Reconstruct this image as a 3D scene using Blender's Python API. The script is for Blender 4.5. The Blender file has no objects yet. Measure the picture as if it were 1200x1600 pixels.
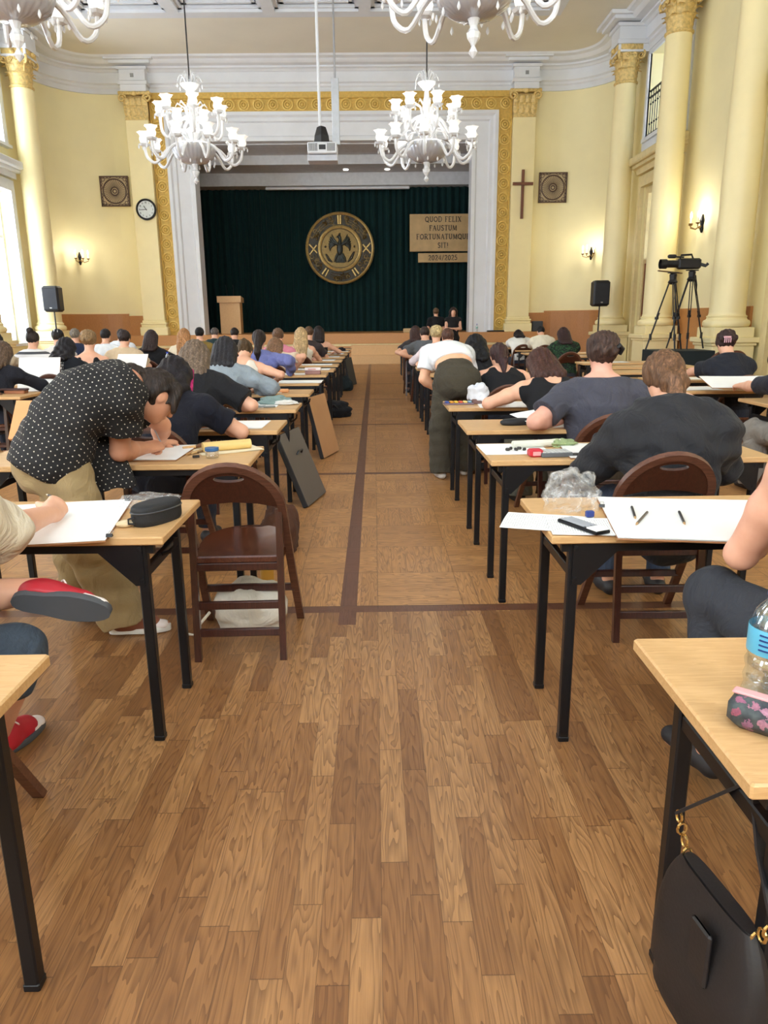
import bpy, bmesh, math, random
import numpy as np
from mathutils import Vector, Matrix

SC = bpy.context.scene
COL = SC.collection
PI = math.pi
rnd = random.Random(7)

# ------------------------------------------------------------------ camera, world, exposure
CAM_H = 1.42
cam_data = bpy.data.cameras.new('camera')
cam = bpy.data.objects.new('camera', cam_data)
COL.objects.link(cam)
cam_data.sensor_fit = 'VERTICAL'
cam_data.sensor_height = 36.0
cam_data.sensor_width = 27.0
cam_data.lens = 36.0 * 1150.0 / 1600.0
cam_data.clip_start = 0.05
cam_data.clip_end = 200
cam.location = (0, 0, CAM_H)
cam.rotation_euler = (Matrix.Rotation(math.radians(-0.6), 3, 'Z') @ Matrix.Rotation(math.radians(90 - 14.6), 3, 'X')
                      @ Matrix.Rotation(math.radians(-0.6), 3, 'Z')).to_euler()
SC.camera = cam

SC.view_settings.view_transform = 'Standard'
SC.view_settings.look = 'None'
SC.view_settings.gamma = 1.0
SC.view_settings.use_curve_mapping = False
SC.view_settings.exposure = 0.06
SC.cycles.use_denoising = True
SC.cycles.max_bounces = 8
SC.cycles.diffuse_bounces = 5
SC.cycles.glossy_bounces = 3
SC.cycles.transmission_bounces = 5
SC.cycles.transparent_max_bounces = 8
SC.cycles.sample_clamp_indirect = 6.0
SC.cycles.caustics_reflective = False
SC.cycles.caustics_refractive = False

SKY_STRENGTH = 14.5
BULB_WATTS = 45.0
world = bpy.data.worlds.new('daylight')
SC.world = world
world.use_nodes = True
bg = world.node_tree.nodes['Background']
bg.inputs[0].default_value = (0.84, 0.92, 1.0, 1)
bg.inputs[1].default_value = SKY_STRENGTH

WALL_L, WALL_R, WALL_B, WALL_F, CEIL = -10.1, 7.6, 26.0, -4.0, 9.3
AX = -1.25                                            # the hall's own centre line
BAYS = [(19.65, 22.1), (12.15, 14.4), (4.55, 6.8), (-3.05, -0.8)]     # door bays along both side walls
for i, (ya, yb) in enumerate(BAYS):                   # daylight portals just outside the tall left windows
    for (za, zb) in ((0.9, 5.0), (6.2, 8.25)):
        ld = bpy.data.lights.new('window_daylight', 'AREA')
        ld.shape = 'RECTANGLE'; ld.size = zb - za; ld.size_y = yb - ya
        ld.cycles.is_portal = True
        lo = bpy.data.objects.new('window_daylight', ld)
        lo.location = (WALL_L - 0.5 if za < 3 else WALL_L - 1.7, (ya + yb) / 2, (za + zb) / 2)
        lo.rotation_euler = (0, -PI / 2, 0)
        COL.objects.link(lo)

ADDED_REAR_WINDOWS = [(-8.6, -5.6), (-2.75, .25), (3.1, 6.1)]     # unseen openings behind the camera, added to bring daylight onto the near floor
for xa, xb in ADDED_REAR_WINDOWS:
    ld = bpy.data.lights.new('window_daylight', 'AREA')
    ld.shape = 'RECTANGLE'; ld.size = xb - xa; ld.size_y = 4.5
    ld.cycles.is_portal = True
    lo = bpy.data.objects.new('window_daylight', ld)
    lo.location = ((xa + xb) / 2, WALL_F - .45, 5.65)
    lo.rotation_euler = (PI / 2, 0, 0)
    COL.objects.link(lo)

# ------------------------------------------------------------------ helpers: materials
def lin(c):
    return tuple(((x / 255) / 12.92 if x / 255 <= 0.04045 else ((x / 255 + 0.055) / 1.055) ** 2.4) for x in c)

class NT:
    """small node-tree writer"""
    def __init__(s, m):
        s.t = m.node_tree; s.n = s.t.nodes; s.l = s.t.links
    def node(s, kind, **kw):
        n = s.n.new(kind)
        for k, v in kw.items(): setattr(n, k, v)
        return n
    def put(s, sock, v):
        if hasattr(v, 'is_linked'): s.l.new(v, sock)
        elif isinstance(v, tuple) and len(v) == 3 and sock.type == 'RGBA': sock.default_value = (*v, 1)
        else: sock.default_value = v
    def math(s, op, a, b=0.0, c=None):
        n = s.node('ShaderNodeMath', operation=op)
        s.put(n.inputs[0], a); s.put(n.inputs[1], b)
        if c is not None: s.put(n.inputs[2], c)
        return n.outputs[0]
    def mix(s, f, a, b):
        n = s.node('ShaderNodeMix', data_type='RGBA')
        s.put(n.inputs[0], f); s.put(n.inputs[6], a); s.put(n.inputs[7], b)
        return n.outputs[2]
    def xyz(s, v):
        n = s.node('ShaderNodeSeparateXYZ'); s.put(n.inputs[0], v); return n.outputs
    def comb(s, x, y, z):
        n = s.node('ShaderNodeCombineXYZ')
        for i, v in enumerate((x, y, z)): s.put(n.inputs[i], v)
        return n.outputs[0]
    def noise(s, vec, scale, detail=3.0, rough=0.55, dist=0.0):
        n = s.node('ShaderNodeTexNoise')
        if vec is not None: s.put(n.inputs['Vector'], vec)
        n.inputs['Scale'].default_value = scale; n.inputs['Detail'].default_value = detail
        n.inputs['Roughness'].default_value = rough; n.inputs['Distortion'].default_value = dist
        return n.outputs['Fac']
    def scale(s, vec, sx, sy, sz):
        n = s.node('ShaderNodeVectorMath', operation='MULTIPLY')
        s.put(n.inputs[0], vec); n.inputs[1].default_value = (sx, sy, sz); return n.outputs[0]
    def ramp(s, f, stops):
        n = s.node('ShaderNodeValToRGB')
        el = n.color_ramp.elements
        while len(el) < len(stops): el.new(0.5)
        for e, (p, c) in zip(el, stops): e.position = p; e.color = (*c, 1)
        s.put(n.inputs[0], f); return n.outputs[0]
    def white(s, vec):
        n = s.node('ShaderNodeTexWhiteNoise', noise_dimensions='3D'); s.put(n.inputs['Vector'], vec); return n.outputs['Value']
    def bump(s, h, strength, dist=0.01):
        n = s.node('ShaderNodeBump'); n.inputs['Strength'].default_value = strength
        n.inputs['Distance'].default_value = dist; s.put(n.inputs['Height'], h); return n.outputs[0]
    def coord(s, which='Object'):
        return s.node('ShaderNodeTexCoord').outputs[which]
    def pos(s):
        return s.node('ShaderNodeNewGeometry').outputs['Position']

def base_mat(name, rough=0.5, metal=0.0, spec=None, color=None):
    m = bpy.data.materials.new(name); m.use_nodes = True
    b = m.node_tree.nodes['Principled BSDF']
    b.inputs['Roughness'].default_value = rough; b.inputs['Metallic'].default_value = metal
    if spec is not None: b.inputs['Specular IOR Level'].default_value = spec
    if color is not None: b.inputs['Base Color'].default_value = (*color, 1)
    return m, NT(m), b

_mc = {}
def plain(rgb, rough=0.5, metal=0.0, var=0.06, scale=6.0, bump=0.0, bscale=60.0, spec=None, stretch=(1, 1, 1)):
    """painted / plastic / cloth surface with slight mottling; rgb in 0-255 sRGB"""
    key = ('p', rgb, rough, metal, var, scale, bump, bscale, spec, stretch)
    if key in _mc: return _mc[key]
    m, t, b = base_mat('surface_%d_%d_%d' % rgb, rough, metal, spec)
    c = lin(rgb); v = t.scale(t.coord(), *stretch)
    f = t.noise(v, scale)
    lo = tuple(x * (1 - var * 1.6) for x in c); hi = tuple(min(1, x * (1 + var)) for x in c)
    t.put(b.inputs['Base Color'], t.ramp(f, [(0.3, lo), (0.7, hi)]))
    if bump: t.put(b.inputs['Normal'], t.bump(t.noise(v, bscale, 2.0), bump, 0.004))
    _mc[key] = m
    return m

def cloth(rgb, fold=0.45, fscale=9.0, rough=0.85):
    key = ('c', rgb, fold, fscale)
    if key in _mc: return _mc[key]
    m, t, b = base_mat('cloth_%d_%d_%d' % rgb, rough, 0, 0.25)
    c = lin(rgb); v = t.coord()
    f = t.noise(v, 5.0); w = t.noise(v, 420.0, 1.0)
    f2 = t.math('ADD', t.math('MULTIPLY', f, 0.7), t.math('MULTIPLY', w, 0.3))
    t.put(b.inputs['Base Color'], t.ramp(f2, [(0.3, tuple(x * 0.78 for x in c)), (0.7, tuple(min(1, x * 1.05) for x in c))]))
    t.put(b.inputs['Normal'], t.bump(t.noise(t.scale(v, 1, 1, 0.7), fscale, 4.0, 0.55, 0.9), fold, 0.07))
    b.inputs['Sheen Weight'].default_value = 0.04
    _mc[key] = m
    return m

def hair_mat(rgb, tip=None):
    key = ('h', rgb, tip)
    if key in _mc: return _mc[key]
    m, t, b = base_mat('hair_%d_%d_%d' % rgb, 0.5, 0, 0.25)
    c = lin(rgb); tp = lin(tip) if tip else tuple(min(1, x * 1.7 + 0.004) for x in c)
    v = t.scale(t.coord(), 1, 1, 0.12)
    f = t.noise(v, 85.0, 3.0, 0.6, 0.4)
    t.put(b.inputs['Base Color'], t.ramp(f, [(0.35, tuple(x * 0.45 for x in c)), (0.55, tuple(x * .85 for x in c)), (0.72, tp)]))
    t.put(b.inputs['Normal'], t.bump(f, 0.6, 0.012))
    _mc[key] = m
    return m

def skin_mat(rgb=(222, 170, 140)):
    key = ('s', rgb)
    if key in _mc: return _mc[key]
    m, t, b = base_mat('skin_%d_%d_%d' % rgb, 0.5, 0, 0.4)
    c = lin(rgb); v = t.coord()
    t.put(b.inputs['Base Color'], t.ramp(t.noise(v, 14.0, 4.0), [(0.3, (c[0] * 0.93, c[1] * 0.84, c[2] * 0.8)), (0.7, c)]))
    b.inputs['Subsurface Weight'].default_value = 0.0
    _mc[key] = m
    return m

def wood(name, a, b_, rough=0.4, axis=0, scale=9.0, ring=14.0, coat=0.0, spec=0.5):
    m, t, b = base_mat(name, rough, 0, spec)
    st = [9.0, 9.0, 9.0]; st[axis] = 0.7
    v = t.scale(t.coord(), *st)
    f = t.noise(v, scale * 0.35, 4.0, 0.6, 0.5)
    r = t.math('FRACT', t.math('MULTIPLY', f, ring))
    g = t.noise(t.scale(t.coord(), *[x * 12 if i != axis else x * 2 for i, x in enumerate((1, 1, 1))]), 12.0, 2.0)
    h = t.math('ADD', t.math('MULTIPLY', r, 0.35), t.math('MULTIPLY', g, 0.65))
    t.put(b.inputs['Base Color'], t.ramp(h, [(0.2, lin(a)), (0.8, lin(b_))]))
    b.inputs['Coat Weight'].default_value = coat
    b.inputs['Coat Roughness'].default_value = 0.12
    return m

def emit(name, rgb, strength, base=(230, 230, 230)):
    m, t, b = base_mat(name, 0.4)
    b.inputs['Base Color'].default_value = (*lin(base), 1)
    b.inputs['Emission Color'].default_value = (*lin(rgb), 1)
    b.inputs['Emission Strength'].default_value = strength
    return m

def clear_mat(name, tint=(1, 1, 1), see=0.85, rough=0.05):
    """thin clear film / pane: mostly transparent with a glossy face"""
    m = bpy.data.materials.new(name); m.use_nodes = True
    t = NT(m); t.n.remove(t.n['Principled BSDF'])
    tr = t.node('ShaderNodeBsdfTransparent'); tr.inputs[0].default_value = (*tint, 1)
    gl = t.node('ShaderNodeBsdfGlossy'); gl.inputs['Roughness'].default_value = rough
    mx = t.node('ShaderNodeMixShader'); mx.inputs[0].default_value = 1 - see
    t.l.new(tr.outputs[0], mx.inputs[1]); t.l.new(gl.outputs[0], mx.inputs[2])
    t.l.new(mx.outputs[0], t.n['Material Output'].inputs[0])
    return m

# ------------------------------------------------------------------ helpers: geometry
def V(*a): return np.array(a, float)
def unit(v):
    v = np.asarray(v, float); n = np.linalg.norm(v); return v / n if n > 1e-9 else v
def lerp(a, b, t): return a + (b - a) * t
def frame(d, up=(0, 0, 1)):
    d = unit(d); u = np.cross(up, d)
    if np.linalg.norm(u) < 1e-4: u = np.cross((0, 1, 0), d)
    u = unit(u); return u, np.cross(d, u), d

class MB:
    """collects shapes into ONE mesh"""
    def __init__(s): s.v = []; s.f = []; s.mi = []; s.cur = 0
    def add(s, vs, fs):
        o = len(s.v); s.v += [tuple(map(float, p)) for p in vs]
        s.f += [tuple(o + i for i in f) for f in fs]; s.mi += [s.cur] * len(fs); return s
    def slot(s, i): s.cur = i; return s
    def box(s, c, size, rot=None, ch=0.0):
        x, y, z = [q / 2 for q in size]
        if ch <= 0:
            vs = [(-x, -y, -z), (x, -y, -z), (x, y, -z), (-x, y, -z), (-x, -y, z), (x, -y, z), (x, y, z), (-x, y, z)]
            fs = [(0, 3, 2, 1), (4, 5, 6, 7), (0, 1, 5, 4), (1, 2, 6, 5), (2, 3, 7, 6), (3, 0, 4, 7)]
        else:
            ch = min(ch, x * .95, y * .95, z * .95); vs = []; fs = []
            def ringv(zz, ins):
                a, b = x - ins, y - ins; k = ch if ins == 0 else ch * 0.6
                return [(-a + k, -b, zz), (a - k, -b, zz), (a, -b + k, zz), (a, b - k, zz), (a - k, b, zz), (-a + k, b, zz), (-a, b - k, zz), (-a, -b + k, zz)]
            for zz, ins in ((-z, ch), (-z + ch, 0), (z - ch, 0), (z, ch)): vs += ringv(zz, ins)
            fs.append(tuple(range(7, -1, -1))); fs.append(tuple(range(24, 32)))
            for r in range(3):
                for i in range(8):
                    j = (i + 1) % 8; fs.append((r * 8 + i, r * 8 + j, r * 8 + 8 + j, r * 8 + 8 + i))
        if rot is not None:
            M = rot if isinstance(rot, Matrix) else Matrix.Rotation(rot, 3, 'Z')
            vs = [tuple(M @ Vector(p)) for p in vs]
        return s.add([(p[0] + c[0], p[1] + c[1], p[2] + c[2]) for p in vs], fs)
    def span(s, x0, x1, y0, y1, z0, z1, ch=0.0):
        return s.box(((x0 + x1) / 2, (y0 + y1) / 2, (z0 + z1) / 2), (abs(x1 - x0), abs(y1 - y0), abs(z1 - z0)), None, ch)
    def tube(s, pts, r, seg=8, cap=True, up=(0, 0, 1), closed=False, flat=1.0):
        pts = [np.asarray(p, float) for p in pts]; n = len(pts)
        rs = r if hasattr(r, '__len__') else [r] * n
        vs = []; fs = []; pu = None
        for i, p in enumerate(pts):
            a = pts[(i - 1) % n] if (i > 0 or closed) else p
            b = pts[(i + 1) % n] if (i < n - 1 or closed) else p
            d = unit(b - a)
            if pu is None: u, w, d = frame(d, up)
            else:
                u = unit(pu - d * np.dot(pu, d)); w = np.cross(d, u)
            pu = u
            for k in range(seg):
                t = 2 * PI * k / seg + PI / seg
                vs.append(p + rs[i] * (math.cos(t) * u + math.sin(t) * flat * w))
        for i in range(n if closed else n - 1):
            i2 = (i + 1) % n
            for k in range(seg):
                k2 = (k + 1) % seg; fs.append((i * seg + k, i * seg + k2, i2 * seg + k2, i2 * seg + k))
        if cap and not closed:
            fs.append(tuple(range(seg - 1, -1, -1))); fs.append(tuple((n - 1) * seg + k for k in range(seg)))
        return s.add(vs, fs)
    def lathe(s, prof, seg=20, o=(0, 0, 0), axis=(0, 0, 1), ripple=None, a0=0.0, a1=2 * PI, cap=False):
        """prof: [(r, z)...] bottom to top"""
        u, w, d = frame(axis, (0, 1, 0) if abs(axis[2]) > .9 else (0, 0, 1)); o = np.asarray(o, float)
        vs = []; fs = []; full = abs(a1 - a0 - 2 * PI) < 1e-6; ns = seg if full else seg + 1
        for r, z in prof:
            for k in range(ns):
                t = a0 + (a1 - a0) * k / seg
                rr = r * (1 + (ripple(t, z) if ripple else 0))
                vs.append(o + d * z + rr * (math.cos(t) * u + math.sin(t) * w))
        for i in range(len(prof) - 1):
            for k in range(seg):
                k2 = (k + 1) % ns if full else k + 1
                fs.append((i * ns + k, i * ns + k2, (i + 1) * ns + k2, (i + 1) * ns + k))
        if full and cap:
            if prof[0][0] > 1e-4: fs.append(tuple(range(ns - 1, -1, -1)))
            if prof[-1][0] > 1e-4: fs.append(tuple((len(prof) - 1) * ns + k for k in range(ns)))
        return s.add(vs, fs)
    def ball(s, c, r, seg=12, rings=8, rot=None):
        r = r if hasattr(r, '__len__') else (r, r, r)
        vs = []; fs = []
        for i in range(rings + 1):
            ph = -PI / 2 + PI * i / rings
            for k in range(seg):
                t = 2 * PI * k / seg
                p = Vector((r[0] * math.cos(ph) * math.cos(t), r[1] * math.cos(ph) * math.sin(t), r[2] * math.sin(ph)))
                if rot is not None: p = rot @ p
                vs.append((p[0] + c[0], p[1] + c[1], p[2] + c[2]))
        for i in range(rings):
            for k in range(seg):
                k2 = (k + 1) % seg; fs.append((i * seg + k, i * seg + k2, (i + 1) * seg + k2, (i + 1) * seg + k))
        return s.add(vs, fs)
    def prism(s, poly, d0, d1, o=(0, 0, 0), u=(1, 0, 0), w=(0, 0, 1)):
        """polygon in the u-w plane extruded along cross(u,w) from d0 to d1"""
        o, u, w = (np.asarray(q, float) for q in (o, u, w)); n = np.cross(u, w); m = len(poly)
        vs = [o + a * u + b * w + n * d0 for a, b in poly] + [o + a * u + b * w + n * d1 for a, b in poly]
        fs = [tuple(range(m - 1, -1, -1)), tuple(range(m, 2 * m))] + [(i, (i + 1) % m, m + (i + 1) % m, m + i) for i in range(m)]
        return s.add(vs, fs)
    def sweep(s, path, prof, closed_prof=False, cap=True):
        """path: [(x, y, nx, ny)] with outward offset direction; prof: [(offset, z)]"""
        vs = []; fs = []; m = len(prof)
        for (x, y, nx, ny) in path:
            for o, z in prof: vs.append((x + nx * o, y + ny * o, z))
        for i in range(len(path) - 1):
            for k in range(m if closed_prof else m - 1):
                k2 = (k + 1) % m; fs.append((i * m + k, (i + 1) * m + k, (i + 1) * m + k2, i * m + k2))
        if cap and closed_prof:
            fs.append(tuple(range(m))); fs.append(tuple((len(path) - 1) * m + k for k in range(m - 1, -1, -1)))
        return s.add(vs, fs)
    def grid(s, fn, nu, nv):
        vs = [fn(i / nu, j / nv) for j in range(nv + 1) for i in range(nu + 1)]
        fs = [(j * (nu + 1) + i, j * (nu + 1) + i + 1, (j + 1) * (nu + 1) + i + 1, (j + 1) * (nu + 1) + i) for j in range(nv) for i in range(nu)]
        return s.add(vs, fs)
    def build(s, name, mat, parent=None, loc=None, smooth=30, rotz=None):
        me = bpy.data.meshes.new(name); me.from_pydata(s.v, [], s.f)
        mats = mat if isinstance(mat, (list, tuple)) else [mat]
        for q in mats: me.materials.append(q)
        if len(mats) > 1: me.polygons.foreach_set('material_index', s.mi)
        bm = bmesh.new(); bm.from_mesh(me); bmesh.ops.recalc_face_normals(bm, faces=bm.faces); bm.to_mesh(me); bm.free()
        if smooth: finish(me, smooth)
        return link(name, me, parent, loc, rotz)

def finish(me, angle=30):
    me.polygons.foreach_set('use_smooth', [True] * len(me.polygons))
    me.set_sharp_from_angle(angle=math.radians(angle)); me.update()
def link(name, me, parent=None, loc=None, rotz=None):
    o = bpy.data.objects.new(name, me); COL.objects.link(o)
    if parent is not None: o.parent = parent
    if loc is not None: o.location = loc
    if rotz is not None: o.rotation_euler = (0, 0, rotz)
    return o
def tag(o, label, cat, group=None):
    o['label'] = label; o['category'] = cat
    if group: o['group'] = group
    return o
def struct(o): o['kind'] = 'structure'; return o
def thing(name, label, cat, loc=(0, 0, 0), rotz=0.0, group=None):
    o = bpy.data.objects.new(name, None); o.empty_display_size = 0.1; COL.objects.link(o)
    o.location = loc; o.rotation_euler = (0, 0, rotz)
    return tag(o, label, cat, group)
def kids(o): return [c for c in o.children]
def dup(o, loc=None, rotz=None, label=None, parent=None, tilt=None):
    c = o.copy(); COL.objects.link(c); c.parent = parent
    if loc is not None: c.location = loc
    if rotz is not None: c.rotation_euler = tilt if tilt else (0, 0, rotz)
    if label: c['label'] = label
    for k in kids(o):
        dup(k, parent=c)
    return c
def instances_of(me, name, parent, loc, rot=None):
    o = bpy.data.objects.new(name, me); COL.objects.link(o); o.parent = parent; o.location = loc
    if rot is not None: o.rotation_euler = rot
    return o
# ------------------------------------------------------------------ materials of the hall
M_wall = plain((243, 232, 184), 0.6, 0, 0.03, 0.8, 0.12, 30)
M_white = plain((226, 229, 234), 0.5, 0, 0.03, 1.5)
M_cool = plain((222, 226, 232), 0.5, 0, 0.03, 1.5)
M_ceil = plain((232, 227, 212), 0.75, 0, 0.03, 0.6)
M_col = plain((246, 231, 178), 0.42, 0, 0.03, 1.2)
M_gold = plain((232, 198, 110), 0.45, 0.15, 0.10, 14)
M_goldlow = plain((214, 176, 88), 0.55, 0.1, 0.10, 14)
M_cap = plain((224, 194, 124), 0.45, 0.1, 0.18, 16)
M_stagewood = wood('stage_wood', (186, 128, 72), (206, 150, 92), 0.4, 0)
M_wainscot = wood('wainscot_wood', (166, 110, 58), (190, 132, 76), 0.45, 2, 5)
M_lightwood = wood('pale_wood', (206, 160, 106), (226, 184, 130), 0.4, 2, 5)
M_cream = plain((226, 208, 156), 0.5)
M_black = plain((22, 22, 24), 0.45, 0, 0.1)
M_blackmetal = plain((20, 21, 24), 0.35, 0.6, 0.1)
M_steel = plain((190, 190, 194), 0.3, 0.9)
M_iron = plain((24, 24, 28), 0.4, 0.7)

def floor_material():
    m, t, b = base_mat('oak_parquet', 0.3)
    P = t.xyz(t.pos()); x, y = P[0], P[1]
    # straight planks, near the back of the hall
    w, L = 0.074, 0.54
    cx = t.math('FLOOR', t.math('DIVIDE', x, w))
    off = t.math('MULTIPLY', t.white(t.comb(cx, 3.0, 1.0)), L)
    yy = t.math('DIVIDE', t.math('ADD', y, off), L)
    ry = t.math('FLOOR', yy)
    id1 = t.comb(cx, ry, 0.0)
    e1x = t.math('ABSOLUTE', t.math('SUBTRACT', t.math('FRACT', t.math('DIVIDE', x, w)), 0.5))
    e1y = t.math('ABSOLUTE', t.math('SUBTRACT', t.math('FRACT', yy), 0.5))
    j1 = t.math('MAXIMUM', t.math('GREATER_THAN', e1x, 0.488), t.math('GREATER_THAN', e1y, 0.4975))
    # basket-weave blocks further on
    B = 0.44
    bx, by = t.math('DIVIDE', x, B), t.math('DIVIDE', y, B * 1.15)
    ix, iy = t.math('FLOOR', bx), t.math('FLOOR', by)
    lx, ly = t.math('FRACT', bx), t.math('FRACT', by)
    par = t.math('FLOORED_MODULO', t.math('ADD', ix, iy), 2.0)
    a = t.math('ADD', lx, t.math('MULTIPLY', par, t.math('SUBTRACT', ly, lx)))
    al = t.math('ADD', ly, t.math('MULTIPLY', par, t.math('SUBTRACT', lx, ly)))
    sl = t.math('FLOOR', t.math('MULTIPLY', a, 5.0))
    id2 = t.comb(ix, iy, t.math('ADD', sl, 7.0))
    e2a = t.math('ABSOLUTE', t.math('SUBTRACT', t.math('FRACT', t.math('MULTIPLY', a, 5.0)), 0.5))
    e2l = t.math('ABSOLUTE', t.math('SUBTRACT', al, 0.5))
    j2 = t.math('MAXIMUM', t.math('GREATER_THAN', e2a, 0.485), t.math('GREATER_THAN', e2l, 0.494))
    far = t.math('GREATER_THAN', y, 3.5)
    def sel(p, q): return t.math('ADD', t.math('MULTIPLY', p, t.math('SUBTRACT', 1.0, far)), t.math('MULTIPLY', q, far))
    v1, v2 = t.white(id1), t.white(id2)
    val = sel(v1, v2); joint = sel(j1, j2)
    across = sel(x, t.math('MULTIPLY', a, B)); along = sel(y, t.math('MULTIPLY', al, B))
    # grain: stretched along the board, shifted per board; cathedral rings from a warped field
    gv = t.comb(t.math('MULTIPLY', across, 7.5), t.math('MULTIPLY', along, 0.85), t.math('MULTIPLY', val, 60.0))
    n1 = t.noise(gv, 2.2, 2.0, 0.5, 0.35)
    rings = t.math('FRACT', t.math('MULTIPLY', n1, 12.0))
    rings = t.math('POWER', rings, 1.8)
    fv = t.comb(t.math('MULTIPLY', across, 150.0), t.math('MULTIPLY', along, 5.0), t.math('MULTIPLY', val, 31.0))
    n2 = t.noise(fv, 1.6, 3.0, 0.6)
    big = t.noise(t.pos(), 0.55, 2.0)
    tone = t.math('ADD', t.math('MULTIPLY', val, 0.5), t.math('MULTIPLY', big, 0.5))
    base = t.ramp(tone, [(0.2, lin((128, 86, 50))), (0.5, lin((158, 112, 68))), (0.8, lin((182, 136, 88)))])
    dk = t.math('ADD', t.math('MULTIPLY', rings, 0.5), t.math('MULTIPLY', t.math('SUBTRACT', 0.64, n2), 0.85))
    base = t.mix(t.math('MULTIPLY', far, .45), base, lin((224, 164, 100)))  # far blocks lightened in colour, standing in for the floor's reflected sheen
    dk = t.math('MINIMUM', t.math('MAXIMUM', dk, 0.0), 1.0)
    c = t.mix(dk, base, lin((84, 52, 30)))
    # dark border strips
    sy = t.math('ABSOLUTE', t.math('SUBTRACT', t.math('FRACT', t.math('DIVIDE', t.math('SUBTRACT', y, 1.785), 3.43)), 0.5))
    s1 = t.math('LESS_THAN', sy, 0.0125)
    sx = t.math('ABSOLUTE', t.math('SUBTRACT', t.math('FRACT', t.math('DIVIDE', t.math('ADD', x, 1.865), 3.43)), 0.5))
    s2 = t.math('LESS_THAN', sx, 0.0125)
    strip = t.math('MULTIPLY', t.math('MAXIMUM', s1, s2), t.math('GREATER_THAN', y, 3.3))
    dstrip = t.mix(t.math('MULTIPLY', n2, 0.8), lin((112, 70, 48)), lin((76, 46, 34)))
    c = t.mix(strip, c, dstrip)
    c = t.mix(t.math('MULTIPLY', joint, 0.55), c, lin((56, 34, 20)))
    t.put(b.inputs['Base Color'], c)
    t.put(b.inputs['Roughness'], t.math('ADD', 0.27, t.math('MULTIPLY', n2, 0.16)))
    h = t.math('SUBTRACT', t.math('MULTIPLY', n2, 0.25), joint)
    t.put(b.inputs['Normal'], t.bump(h, 0.22, 0.003))
    b.inputs['Specular IOR Level'].default_value = 0.5
    return m

# ------------------------------------------------------------------ floor and walls
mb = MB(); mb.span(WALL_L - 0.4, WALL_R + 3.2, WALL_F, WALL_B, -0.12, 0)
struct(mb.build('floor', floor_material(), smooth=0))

def slab(mb, axis, p0, p1, a0, a1, b0, b1, holes):
    """wall slab between p0..p1 on `axis` with rectangular holes (a, a, b, b)"""
    A = sorted({a0, a1, *[h[0] for h in holes], *[h[1] for h in holes]}); B = sorted({b0, b1, *[h[2] for h in holes], *[h[3] for h in holes]})
    for i in range(len(A) - 1):
        for j in range(len(B) - 1):
            am, bm_ = (A[i] + A[i + 1]) / 2, (B[j] + B[j + 1]) / 2
            if any(h[0] < am < h[1] and h[2] < bm_ < h[3] for h in holes): continue
            if axis == 'x': mb.span(p0, p1, A[i], A[i + 1], B[j], B[j + 1])
            elif axis == 'y': mb.span(A[i], A[i + 1], p0, p1, B[j], B[j + 1])
            else: mb.span(A[i], A[i + 1], B[j], B[j + 1], p0, p1)

RC = 1.8                                             # the two far corners of the hall are rounded
def arc(cx, cy, r, t0, t1, n=12):
    return [(cx + r * math.cos(lerp(t0, t1, i / n)), cy + r * math.sin(lerp(t0, t1, i / n)), -math.cos(lerp(t0, t1, i / n)), -math.sin(lerp(t0, t1, i / n))) for i in range(n + 1)]
CL, CR = (WALL_L + RC, WALL_B - RC), (WALL_R - RC, WALL_B - RC)

holesL = [(a, b, 0.9, 5.0) for a, b in BAYS] + [(a, b, 6.2, 8.25) for a, b in BAYS]
mb = MB(); slab(mb, 'x', WALL_L - 0.4, WALL_L, WALL_F, WALL_B - RC, 0, CEIL, holesL)
mb.sweep(arc(*CL, RC, PI, PI / 2), [(0, 0), (0, CEIL), (-0.4, CEIL), (-0.4, 0)], True)
struct(mb.build('wall_left', M_wall))
UP = [(a, b + .1) for a, b in BAYS]
holesR = [(a, b, 0.0, 4.95) for a, b in BAYS] + [(a, b, 6.2, 8.3) for a, b in UP]
mb = MB(); slab(mb, 'x', WALL_R, WALL_R + 0.4, WALL_F, WALL_B - RC, 0, CEIL, holesR)
mb.sweep(arc(*CR, RC, 0, PI / 2), [(0, 0), (0, CEIL), (-0.4, CEIL), (-0.4, 0)], True)
struct(mb.build('wall_right', M_wall))
mb = MB(); slab(mb, 'y', WALL_B, WALL_B + 0.4, CL[0], CR[0], 0, CEIL, [(-7.03, 4.5, 0.98, 8.37)])
struct(mb.build('wall_back', M_wall, smooth=0))
mb = MB(); slab(mb, 'y', WALL_F - 0.3, WALL_F, WALL_L - 0.4, WALL_R + 3.2, 0, CEIL, [(xa, xb, 3.4, 7.9) for xa, xb in ADDED_REAR_WINDOWS])
struct(mb.build('wall_rear', M_wall, smooth=0))
# corridor and galleries behind the right wall
mb = MB(); slab(mb, 'x', WALL_R + 2.7, WALL_R + 3.0, WALL_F, WALL_B, 0, CEIL,
                [(a + .3, b - .3, 1.2, 4.7) for a, b in BAYS] + [(a + .2, b - .2, 6.9, 8.2) for a, b in BAYS])
mb.span(WALL_R + 0.4, WALL_R + 3.0, WALL_B - 0.3, WALL_B, 0, CEIL)
mb.span(WALL_R + 0.4, WALL_R + 2.7, WALL_F, WALL_B - .3, 5.4, 5.7); mb.span(WALL_R + 0.4, WALL_R + 3.0, WALL_F, WALL_B, CEIL - 0.3, CEIL)
struct(mb.build('wall_corridor', M_cool, smooth=0))

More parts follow.
